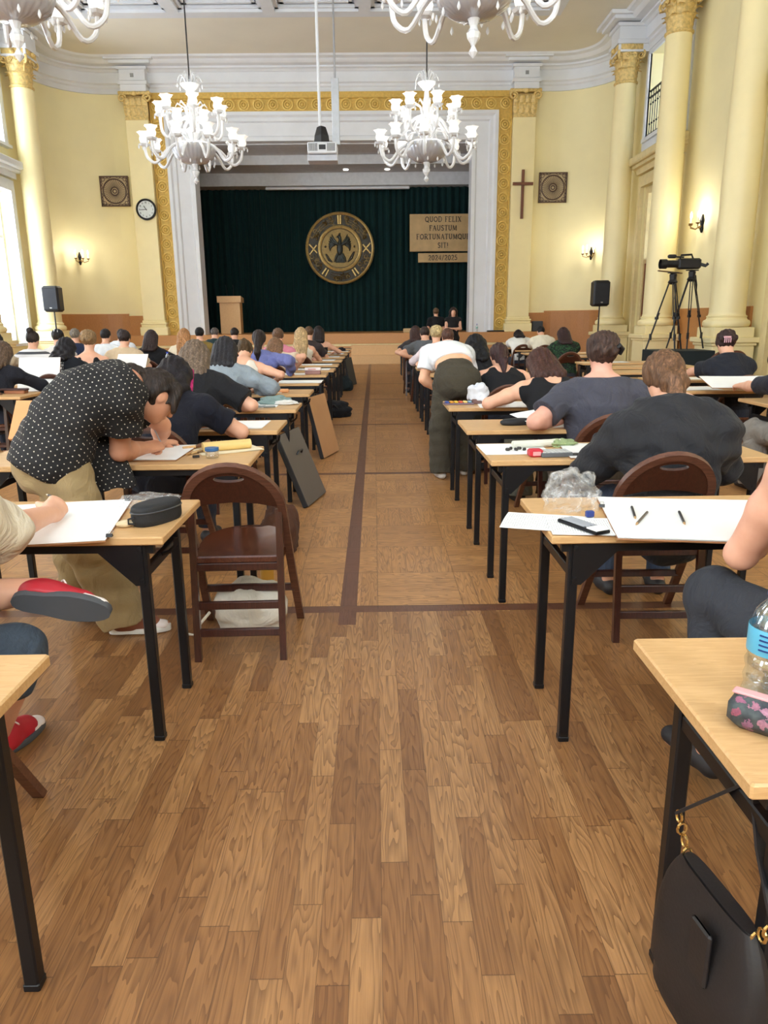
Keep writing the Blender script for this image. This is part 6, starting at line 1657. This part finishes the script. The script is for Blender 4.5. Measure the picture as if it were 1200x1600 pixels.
S_('person with dark hair in black strap top nearest the stage along the aisle', 'black strap top person', -1.12, 15.3, 1.20, tf(L1B, 12), ('strap', M_tank), ('bob', (40, 30, 28), dict(vol=.01)), ex=.5, hands=((.3, .02, .79), (-.15, .14, .78)))

# second column on the left
S_('person with long brown hair in black top at the left picture edge', 'brown haired person at left edge', -3.86, 7.85, 1.12, 7.95, ('long', cloth((28, 28, 36))), ('long', (96, 76, 60), dict(len=.25, vol=.01)), ex=.4, hands=((.28, .12, .80), (-.2, .1, .79)))
def print_mat():
    m, t, b = base_mat('printed_black_tee', .85, 0, .25)
    a = t.node('ShaderNodeAttribute'); a.attribute_name = 'pat'; p = t.xyz(a.outputs['Vector']); s, h = p[0], p[1]
    rows = t.math('MULTIPLY', s, 26.0); k = t.noise(t.comb(t.math('MULTIPLY', h, 55.0), t.math('FLOOR', rows), 0.0), 1.0, 1.0)
    on = t.math('MULTIPLY', t.math('GREATER_THAN', k, .5), t.math('GREATER_THAN', t.math('FRACT', rows), .3))
    win = t.math('MULTIPLY', t.math('LESS_THAN', t.math('ABSOLUTE', t.math('ADD', s, -.06)), .12), t.math('LESS_THAN', t.math('ABSOLUTE', t.math('ADD', h, -.01)), .085))
    t.put(b.inputs['Base Color'], t.mix(t.math('MULTIPLY', on, win), lin((26, 28, 34)), lin((206, 206, 204)))); return m
def leaf_shirt():
    m, t, b = base_mat('green_leaf_shirt', .8, 0, .25)
    t.put(b.inputs['Base Color'], t.ramp(t.noise(t.coord(), 16.0, 3.0, .6, 1.5), [(.50, lin((24, 26, 26))), (.56, lin((46, 92, 52))), (.62, lin((24, 28, 26)))])); return m
def stripe_mat():
    m, t, b = base_mat('striped_knit', .85, 0, .25)
    a = t.node('ShaderNodeAttribute'); a.attribute_name = 'pat'; p = t.xyz(a.outputs['Vector'])
    t.put(b.inputs['Base Color'], t.mix(t.math('GREATER_THAN', t.math('FRACT', t.math('MULTIPLY', t.xyz(t.coord())[2], 12.5)), .55), lin((226, 226, 228)), lin((78, 80, 86)))); return m
def dot_mat():
    m, t, b = base_mat('dotted_black_shirt', .8, 0, .25)
    p = t.coord(); n = t.node('ShaderNodeNewGeometry').outputs['Normal']
    rt = t.node('ShaderNodeVectorRotate', rotation_type='EULER_XYZ')
    rn = t.node('ShaderNodeVectorRotate', rotation_type='EULER_XYZ')
    for q, v in ((rt, p), (rn, n)):
        t.put(q.inputs['Vector'], v); q.inputs['Rotation'].default_value = (0, .75, -.45)
    P = t.xyz(rt.outputs[0]); N_ = [t.math('ABSOLUTE', c) for c in t.xyz(rn.outputs[0])]
    g = .0235
    def dots(a, c):
        u = t.math('DIVIDE', a, g); v = t.math('DIVIDE', c, g)
        v2 = t.math('ADD', v, t.math('MULTIPLY', t.math('FLOORED_MODULO', t.math('FLOOR', u), 2.0), .5))
        du = t.math('SUBTRACT', t.math('FRACT', u), .5); dv = t.math('SUBTRACT', t.math('FRACT', v2), .5)
        return t.math('LESS_THAN', t.math('ADD', t.math('MULTIPLY', du, du), t.math('MULTIPLY', dv, dv)), .0115)
    wx = t.math('MULTIPLY', t.math('GREATER_THAN', N_[0], N_[1]), t.math('GREATER_THAN', N_[0], N_[2]))
    wy = t.math('MULTIPLY', t.math('GREATER_THAN', N_[1], N_[0]), t.math('GREATER_THAN', N_[1], N_[2]))
    wz = t.math('SUBTRACT', t.math('SUBTRACT', 1.0, wx), wy)
    on = t.math('ADD', t.math('ADD', t.math('MULTIPLY', wx, dots(P[1], P[2])), t.math('MULTIPLY', wy, dots(P[0], P[2]))), t.math('MULTIPLY', wz, dots(P[0], P[1])))
    t.put(b.inputs['Base Color'], t.mix(on, t.ramp(t.noise(p, 6.0), [(.3, lin((28, 27, 28))), (.7, lin((40, 38, 38)))]), lin((216, 208, 192))))
    t.put(b.inputs['Normal'], t.bump(t.noise(p, 8.0, 4.0, .5, .6), .3, .05)); return m
S_('person with long wavy black hair in black tee with white print on back', 'wavy black haired printed tee person', -3.64, 8.95, 1.13, 9.45, ('tee', print_mat(), dict(pat=1, inf=.024)), ('wavy', (28, 24, 28), dict(len=.12, vol=.012)), ex=.5, bw=1.08)
S_('person in black and white striped top with a dark topknot by the window', 'striped top person', -4.87, 10.85, 1.24, 11.1, ('long', stripe_mat(), dict(pat=1, inf=.025)), ('bun', (46, 38, 34), dict(up=.10, bs=1.0)), ex=.35, bw=1.05)
S_('person in black baseball cap with white monogram on the left', 'black capped person', -5.2, 12.5, 1.25, 12.8, ('tee', cloth((222, 218, 214))), ('cap', (40, 34, 30)), ex=.3)
S_('woman with blond streaked updo in low backed black tank top', 'blond updo tank top woman', -3.66, 9.75, 1.28, 10.0, ('tank', M_tank, dict(scoop=.10)), ('updo', (150, 120, 84), dict(vol=.006)), ex=.25, sh=.185)
S_('person with short grey hair in navy shirt beyond the blond updo', 'grey haired navy shirt person', -5.5, 14.0, 1.34, 14.3, ('long', cloth((40, 48, 72))), ('short', (130, 120, 108)), ex=.2, bw=1.1)
S_('person with short black hair in white shirt, left of two white shirts', 'white shirt person, left one', -4.66, 13.2, 1.28, 13.3, ('long', cloth((232, 236, 240)), dict(inf=.03)), ('short', (34, 30, 30)), ex=.35, bw=1.1)
S_('person with dark hair in white shirt bent low, right of two white shirts', 'white shirt person, right one', -5.05, 15.2, 1.20, 15.3, ('long', cloth((226, 230, 236)), dict(inf=.03)), ('short', (48, 40, 36)), ex=.6, bw=1.1)
S_('person with dark short hair in beige tee on the left', 'beige tee person', -3.65, 11.1, 1.25, 11.25, ('tee', cloth((204, 180, 148)), dict(inf=.026)), ('bun', (48, 36, 34), dict(bs=.7, up=-.02)), ex=.4, bw=1.12)
S_('person with long dark brown hair in black tee by a water bottle', 'long dark haired black tee person', -3.52, 12.0, 1.19, 12.1, ('tee', M_tee_black), ('long', (52, 38, 36), dict(len=.1)), ex=.45, hands=((.3, .1, .79), (-.15, .14, .78)))
S_('person with long strawberry blond hair in cream top', 'strawberry blond person', -3.30, 13.2, 1.20, 13.3, ('tee', cloth((226, 212, 186))), ('wavy', (182, 130, 84), dict(len=.8)), ex=.35)
S_('person with short black hair in olive tee below the gilded frame', 'olive tee person', -3.33, 14.5, 1.30, 14.7, ('tee', cloth((132, 110, 56))), ('short', (30, 26, 26)), ex=.3, bw=1.15)
S_('person with grey hair in dark green jacket beside the olive tee', 'dark green jacket person', -3.44, 16.4, 1.18, 16.6, ('long', cloth((40, 58, 60))), ('short', (92, 84, 80)), ex=.4, bw=1.1)
S_('person with short dark hair in black tee below the lectern', 'black tee person below the lectern', -2.83, 15.4, 1.18, 15.6, ('tee', M_tee_black), ('short', (44, 32, 28)), ex=.5, bw=1.1)
S_('person with black hair in beige shirt by the window at left edge', 'beige shirt person by the window', -5.18, 10.4, 1.24, 10.8, ('tee', cloth((200, 184, 160))), ('bob', (28, 25, 26)), ex=.3)

# right column along the aisle
S_('person with low brown bun in loose charcoal top, seen from behind at right', 'charcoal top person with bun', 1.36, 3.50, 1.14, tf(R1B, 2), ('long', M_charcoal, dict(inf=.034, fold=.008, drape=.018)), ('bun', (110, 78, 54), dict(bs=1.1, bwide=1.35, up=-.085, out=-.012, vol=.006, nape=1, low=.1)), ex=.75, dropr=.1, dropl=.1, bw=1.15, sh=.185, legs=('jeans', (64, 76, 96)), chx=-.10,
   hands=((.20, .16, .80), (-.20, .16, .80)), poles=(V(.7, -.2, -.8), V(-.7, -.2, -.8)))
S_('person with brown hair clipped up in slate grey tee at right fourth table', 'slate grey tee person', 1.40, 4.62, 1.21, tf(R1B, 3), ('tee', M_greytee, dict(inf=.024)), ('updo', (70, 50, 42), dict(vol=.006)), ex=.25, bw=1.2, sh=.205, skin=(216, 164, 144), legs=('jeans', (90, 80, 70)), hands=((.1, .15, .80), (-.24, .06, .80)), poles=(V(1, -.4, -.2), V(-1, -.7, -.35)))
MB().tube([(0, 0, 0), (.03, -.01, .02), (.05, 0, .0), (.04, .02, -.03)], .014, 6).build('x', M_black).name = 'hair_clip'
hc_ = bpy.data.objects['hair_clip']; hc_.location = (1.44, 4.50, 1.24); tag(hc_, 'black claw clip in the brown updo of the slate tee person', 'hair clip')
S_('person with curly reddish brown hair in wide black tank top at right fifth table', 'curly haired black tank top person', 1.27, 5.72, 1.07, tf(R1B, 4), ('tank', M_tank, dict(inf=.014)), ('bob', (74, 46, 38), dict(vol=.012)), yaw=.15, ex=.55, bw=1.1, sh=.19, legs=('wide', (84, 82, 70)), hands=((.25, .15, .79), (-.30, .10, .79)), poles=(V(1, -.3, -.2), V(-1, -.5, -.2)))
S_('person with long dark ponytail in black tank top at right sixth table', 'dark ponytail tank top person', 1.16, 7.0, 1.08, tf(R1B, 5), ('tank', M_tank, dict(inf=.008)), ('pony', (58, 34, 34), dict(len=1.15)), ex=.45, hands=((.25, .1, .79), (-.28, .12, .79)), poles=(V(1, -.5, -.2), V(-1, -.6, -.2)))
S_('person with loose black hair in black tee head down on right seventh table', 'black haired person with head down', 1.12, 8.35, 1.12, tf(R1B, 6), ('tee', M_tee_black, dict(inf=.03)), ('wavy', (22, 21, 24), dict(vol=.02, len=.2)), ex=.8, bw=1.1)
S_('person with brown hair mostly hidden behind the bending woman', 'brown haired hidden person', 1.02, 10.5, 1.18, tf(R1B, 8) - .5, ('tee', cloth((120, 84, 80))), ('short', (92, 62, 50)), ex=.4)
S_('person with platinum blond updo in pale pink top', 'platinum blond person', .95, 11.6, 1.22, tf(R1B, 9), ('long', cloth((232, 216, 220)), dict(inf=.02)), ('updo', (206, 180, 130), dict(vol=.004)), ex=.35)
S_('person with dark hair in grey tee bent forward on the far right', 'grey tee person, near of two dark haired', .88, 13.2, 1.20, tf(R1B, 10), ('tee', cloth((92, 94, 98)), dict(inf=.03)), ('short', (56, 40, 36)), ex=.6, bw=1.12, poles=(V(1, -.3, -.3), V(-1, -.5, -.2)))
S_('person with dark auburn hair beyond the grey tee', 'auburn haired person', .80, 14.7, 1.19, tf(R1B, 11), ('tee', cloth((60, 56, 58))), ('bob', (64, 42, 38)), ex=.5)

# second column on the right
S_('person with dark hair in white top leaning left by the stage', 'white top person by the stage', 3.28, 17.2, 1.06, 17.6, ('tee', cloth((236, 234, 226)), dict(inf=.03)), ('long', (38, 30, 32), dict(len=.1)), ex=.6, bw=1.1)
S_('person with black hair in cream top leaning forward below the wainscot', 'cream top person by the wainscot', 3.66, 16.6, 1.14, 16.8, ('tee', cloth((230, 222, 200)), dict(inf=.03)), ('short', (26, 24, 25)), ex=.6, bw=1.12)
S_('person with long dark hair in black shirt with green leaf pattern', 'green patterned shirt person', 3.28, 13.1, 1.15, 13.6, ('long', leaf_shirt(), dict(inf=.03)), ('long', (56, 38, 38), dict(len=.2)), ex=.45, bw=1.05)
S_('person in navy tee with pink claw clip in dark hair by the columns', 'navy tee person with claw clip', 3.58, 7.65, 1.15, 8.10, ('tee', M_navytee, dict(inf=.024)), ('updo', (58, 40, 38), dict(vol=.002)), ex=.4, bw=1.05, hands=((.2, .14, .80), (-.26, .1, .79)), poles=(V(1, -.4, -.3), V(-1, -.5, -.2)))
mb = MB()
for k in range(4): mb.tube([(-.03 + .02 * k, 0, .03), (-.03 + .02 * k, -.022, .01), (-.03 + .02 * k, -.02, -.03)], .005, 5)
mb.tube([(-.035, -.008, .025), (.035, -.008, .025)], .008, 6)
tag(mb.build('hair_clip', plain((206, 160, 170), .3), None, (3.53, 7.52, 1.20)), 'pink claw clip in the hair of the navy tee person', 'hair clip')
S_('person with long straight dark hair at the right picture edge, grey trousers', 'long dark haired person at right edge', 3.30, 6.05, 1.06, 6.1, ('tee', cloth((40, 40, 48))), ('long', (40, 26, 30), dict(len=.6)), yaw=.1, ex=.4, legs=('wide', (140, 134, 126)), hands=((.3, .14, .8), (-.12, .32, .84)), poles=(V(1, -.4, -.3), V(-1, -.4, -.3)))

# seated woman cut by the right edge, near right second table
def off(J, o): return {k: (v - V(o[0], o[1], 0) if isinstance(v, np.ndarray) and k not in ('fw', 'hf', 'rt') and k[0] not in 'DUF' else v) for k, v in J.items()}
o_ = (1.34, 1.72)
J = dict(P=V(1.30, 1.62, .55), M=V(1.29, 1.72, .78), N=V(1.27, 1.86, 1.05), H=V(1.27, 2.02, 1.20), fw=V(0, 1, 0), hf=unit(V(0, .8, -.6)), rt=V(1, 0, 0),
         Sr=V(1.46, 1.87, 1.02), Er=V(1.52, 2.08, .80), Wr=V(1.36, 2.30, .79), Sl=V(1.10, 1.88, 1.03), El=V(1.055, 2.02, .755), Wl=V(1.235, 2.20, .80), Ul=V(.3, 0, -1), Dl=V(.6, .7, 0),
         Lr=V(1.40, 1.64, .52), Kr=V(1.40, 2.06, .52), Ar=V(1.40, 2.05, .09), Tr=V(1.42, 2.21, .03), Ll=V(1.20, 1.66, .53), Kl=V(1.03, 2.10, .60), Al=V(1.02, 2.02, .13), Tl=V(.98, 2.18, .05))
figure('woman with bare upper arm in black top and dark jeans, cut by right edge', off(J, o_), ('tank', M_tank, dict(inf=.006)), ('bob', (60, 46, 40)), ('jeans', (54, 56, 62)), (40, 38, 40), (224, 172, 146), .007, (*o_, 0), 0, 1.12, seg=8)
chair(1.32, 1.66, 'dark bentwood folding chair of the woman cut by the right edge', .0)

# red sneakers helper, then the cream sleeved person at the left edge
M_red = plain((176, 30, 44), .5); M_redw = plain((228, 216, 210), .5); M_solegrey = plain((70, 72, 76), .7)
def sneaker(parent, A, T, q, J, upper, toe, sole, low=True, laces=True):
    """shoe built along A->T: sole, upper, toe cap, tongue stripe, laces; lies in the foot's own plane"""
    d = unit(T - A); up = J.get('F' + q, V(0, 0, 1)); up = unit(up - d * np.dot(up, d)); sd = np.cross(d, up)
    base = A - up * .085
    def at(x, y, z): return base + d * x + sd * y + up * z
    def outline(k, n=26):
        o = []
        for t in np.linspace(0, 2 * PI, n + 1)[:-1]:
            x = .075 + .142 * math.cos(t); wy = .046 - .010 * math.exp(-((x - .02) / .05) ** 2); o.append((x, wy * k * math.copysign(abs(math.sin(t)) ** .8, math.sin(t))))
        return o
    mb = MB(); vs = []; n = 26
    for z, k in ((0, .96), (.006, 1.04), (.022, 1.04), (.026, 1.0)): vs += [at(x, y, z) for x, y in outline(k)]
    fs = [tuple(range(n - 1, -1, -1))] + [(r * n + i, r * n + (i + 1) % n, (r + 1) * n + (i + 1) % n, (r + 1) * n + i) for r in range(3) for i in range(n)] + [tuple(3 * n + i for i in range(n))]
    mb.add(vs, fs); sh_ = mb.build('shoe', sole, parent, smooth=40)
    F = Field(); F.cone(at(-.03, 0, .06), at(.03, 0, .055), .036, .04, .03, None, 1, [(at(0, 0, .025), -up), (at(0, 0, .095), up)])
    F.cone(at(.0, 0, .04), at(.135, 0, .03), .044, .038, .03, sd, 1.0, [(at(0, 0, .02), -up)]); F.cone(at(.0, 0, .09), at(.12, 0, .05), .03, .028, .03)
    F.cone(at(-.01, 0, .075), at(-.01, 0, .16), .026, .03, .01, sub=True)
    v, f = F.mesh(.006); link('upper', np_mesh('upper', v, f, upper), sh_)
    if toe is not None:
        F = Field(); F.cone(at(.13, 0, .028), at(.175, 0, .024), .042, .036, .02, up, .7, [(at(.125, 0, 0), -d), (at(0, 0, .018), -up)]); v, f = F.mesh(.005); link('toe_cap', np_mesh('toe_cap', v, f, toe), sh_)
    if laces:
        mb = MB()
        for k in range(5): mb.tube([at(.035 + .021 * k, -.026, .092 - .0095 * k), at(.045 + .021 * k, 0, .108 - .0105 * k), at(.035 + .021 * k, .026, .092 - .0095 * k)], .0035, 5)
        for sg in (-1, 1): mb.tube([at(.04, 0, .105), at(.045, sg * .022, .112), at(.055, sg * .036, .095), at(.065, sg * .03, .085)], .003, 5)
        mb.build('laces', M_redw, sh_)
    return sh_
def red_shoe(o, A, T, q, J): sneaker(o, A, T, q, J, M_red, M_redw, M_solegrey)
o_ = (-1.25, 1.62)
J = dict(P=V(-1.32, 1.68, .55), M=V(-1.32, 1.72, .79), N=V(-1.31, 1.81, 1.05), H=V(-1.30, 1.96, 1.19), fw=V(0, 1, 0), hf=unit(V(0, .8, -.6)), rt=V(1, 0, 0),
         Sr=V(-1.13, 1.82, 1.01), Er=V(-1.10, 2.07, .835), Wr=V(-1.10, 2.42, .80), Dr=V(-.10, 1, .12), Ur=V(-.75, .1, -.6), curlr=.95, Sl=V(-1.49, 1.82, 1.01), El=V(-1.54, 2.08, .80), Wl=V(-1.42, 2.30, .79),
         Lr=V(-1.22, 1.72, .53), Kr=V(-1.36, 2.06, .62), Ar=V(-1.02, 2.13, .635), Tr=V(-.85, 2.15, .60), Fr=V(-.15, .9, .2), Ll=V(-1.42, 1.72, .53), Kl=V(-1.07, 2.02, .48), Al=V(-1.28, 2.22, .09), Tl=V(-1.24, 2.40, .09))
B_ = figure('person at left edge in cream shirt with rolled sleeve and red sneakers', off(J, o_), ('long', cloth((222, 210, 188), .5), dict(inf=.034, cuff=.12, fold=.006)), ('short', (70, 52, 40)), ('jeans', (62, 72, 84), .35), (40, 38, 40), (224, 174, 146), .0065, (*o_, 0), 0, 1.1, seg=10, shoe_fn=red_shoe)
chair(-1.28, 1.84, 'dark bentwood folding chair of the person at left edge', .0)
pencil((-1.11, 2.52), (-1.19, 2.60), 'short pencil in the hand of the cream sleeved person', (24, 24, 28), (220, 200, 170), .0045, .825)

# standing man in the dotted shirt
M_khaki = cloth((158, 136, 98), .35); M_canvas = plain((134, 80, 58), .75, 0, .08, 12, .2, 160)
def canvas_shoe(o, A, T, q, J): sneaker(o, A, T, q, J, M_canvas, M_redw, M_sole)
o_ = (-1.32, 3.28)
f_ = unit(V(.88, .47, 0)); r_t = V(f_[1], -f_[0], 0)
J = dict(P=V(-1.44, 3.30, .90), M=V(-1.35, 3.34, 1.055), N=V(-1.15, 3.46, 1.15), H=V(-1.04, 3.55, 1.08), fw=f_, hf=unit(V(.55, .42, -.72)), rt=r_t,
         Sr=V(-1.14, 3.34, 1.09), Er=V(-1.205, 3.44, .835), Wr=V(-1.155, 3.70, .81), Dr=unit(V(.35, .9, -.02)), Ur=V(-.5, .25, -.85), curlr=1.0,
         Sl=V(-1.23, 3.62, 1.09), El=V(-1.12, 3.86, .90), Wl=V(-1.18, 4.0, .785), Dl=unit(V(.5, .8, -.1)), Ul=V(0, 0, -1),
         Lr=V(-1.40, 3.22, .86), Kr=V(-1.32, 3.23, .48), Ar=V(-1.20, 3.24, .092), Tr=V(-1.01, 3.27, .09), Ll=V(-1.47, 3.38, .86), Kl=V(-1.46, 3.42, .48), Al=V(-1.42, 3.42, .092), Tl=V(-1.24, 3.46, .09))
man = figure('man in white dotted black shirt standing bent over left third table drawing', off(J, o_), ('tee', dot_mat(), dict(inf=.034, skirt=.03, sleeve=.56, hem=V(-1.50, 3.27, .78) - V(*o_, 0), fold=.005)), ('fall', (46, 36, 31)), ('wide', M_khaki), (120, 70, 50), (206, 150, 120), .0065, (*o_, 0), 0, 1.12, seg=10, shoe_fn=canvas_shoe)
pn = thing('pencil', 'grey pencil held upright by the man in dotted shirt', 'pencil', (-1.12, 3.82, .80), 0, 'loose pencils and brushes')
MB().tube([(0, .03, -.012), (-.03, -.02, .11)], .004, 6).build('shaft', plain((150, 150, 154), .4), pn)
# shirt tail hanging open in front of the standing man
F = Field(); F.cone(V(-1.36, 3.38, .98), V(-1.31, 3.42, .82), .08, .09, .03, r_t, .4); F.cone(V(-1.29, 3.43, .76), V(-1.26, 3.45, .64), .115, .125, .05, r_t, .30, [(V(0, 0, .655), V(0, 0, -1))])
F.warp = lambda Xa, Ya, Za: .006 * np.sin(Xa * 40 + Ya * 35) * np.sin(Za * 12)
v, f = F.mesh(.007); me_ = np_mesh('shirt_tail', v - V(*o_, 0), f, bpy.data.materials['dotted_black_shirt'])
link('shirt_tail', me_, man)

# woman bending over in white cropped top
o_ = (.74, 6.70)
J = dict(P=V(.735, 6.70, .93), M=V(.71, 6.86, 1.06), N=V(.68, 7.18, 1.13), H=V(.66, 7.36, 1.08), fw=V(-.05, 1, 0), hf=unit(V(0, .45, -.9)), rt=V(1, 0, 0),
         Sr=V(.86, 7.12, 1.10), Er=V(.93, 7.20, .86), Wr=V(.84, 7.32, .79), Dr=unit(V(-.3, .9, -.1)), Sl=V(.52, 7.08, 1.11), El=V(.46, 7.02, .88), Wl=V(.57, 7.06, .79), Dl=unit(V(.5, .8, -.05)),
         Lr=V(.84, 6.70, .89), Kr=V(.86, 6.78, .49), Ar=V(.83, 6.80, .09), Tr=V(.86, 6.96, .03), Ll=V(.64, 6.70, .89), Kl=V(.61, 6.70, .49), Al=V(.60, 6.66, .09), Tl=V(.57, 6.83, .03))
M_olive = cloth((66, 60, 48), .4)
figure('woman in white cropped top and wide olive trousers bending over right sixth table', off(J, o_), ('crop', cloth((232, 234, 236), .3), dict(inf=.022)), ('bun', (80, 56, 44)), ('wide', M_olive), (206, 200, 192), (228, 176, 142), .010, (*o_, 0), 0, 1.12, seg=7)

# two people standing below the stage
def stand_J(h, face, arms):
    s = h / 1.72; f = V(0, face, 0); r = V(face, 0, 0)
    J = dict(P=V(0, 0, .93 * s), M=V(0, .01 * face, 1.15 * s), N=V(0, 0, 1.45 * s), H=V(0, .03 * face, 1.62 * s), fw=f, hf=unit(V(0, face, -.12)), rt=r)
    for g, sg in (('r', 1), ('l', -1)):
        J['S' + g] = r * sg * .175 + V(0, 0, 1.40 * s)
        if arms == 'folded': J['E' + g] = r * sg * .22 + f * .05 + V(0, 0, 1.14 * s); J['W' + g] = r * sg * .02 + f * .2 + V(0, 0, 1.15 * s); J['D' + g] = -r * sg + f * .1
        else: J['E' + g] = r * sg * .24 + V(0, 0, 1.12 * s); J['W' + g] = r * sg * .2 + f * .1 + V(0, 0, .9 * s)
        J['L' + g] = r * sg * .09 + V(0, 0, .88 * s); J['K' + g] = r * sg * .1 + f * .02 + V(0, 0, .48 * s); J['A' + g] = r * sg * .11 + V(0, 0, .09); J['T' + g] = r * sg * .13 + f * .16 + V(0, 0, .03)
    return J
figure('person with cropped brown hair in black standing below the stage, back turned', stand_J(1.74, 1, 'down'), ('tee', M_tee_black), ('short', (104, 76, 52)), ('jeans', BK), (30, 30, 32), (222, 172, 144), .02, (1.84, 22.6, 0))
figure('woman with long wavy dark hair in black facing the hall, hands clasped', stand_J(1.74, -1, 'folded'), ('tee', cloth((34, 32, 34)), dict(inf=.014, sleeve=.12)), ('wavy', (56, 38, 34), dict(len=.5, vol=.018)), ('jeans', BK), (30, 30, 32), (226, 178, 152), .018, (2.33, 22.4, 0))
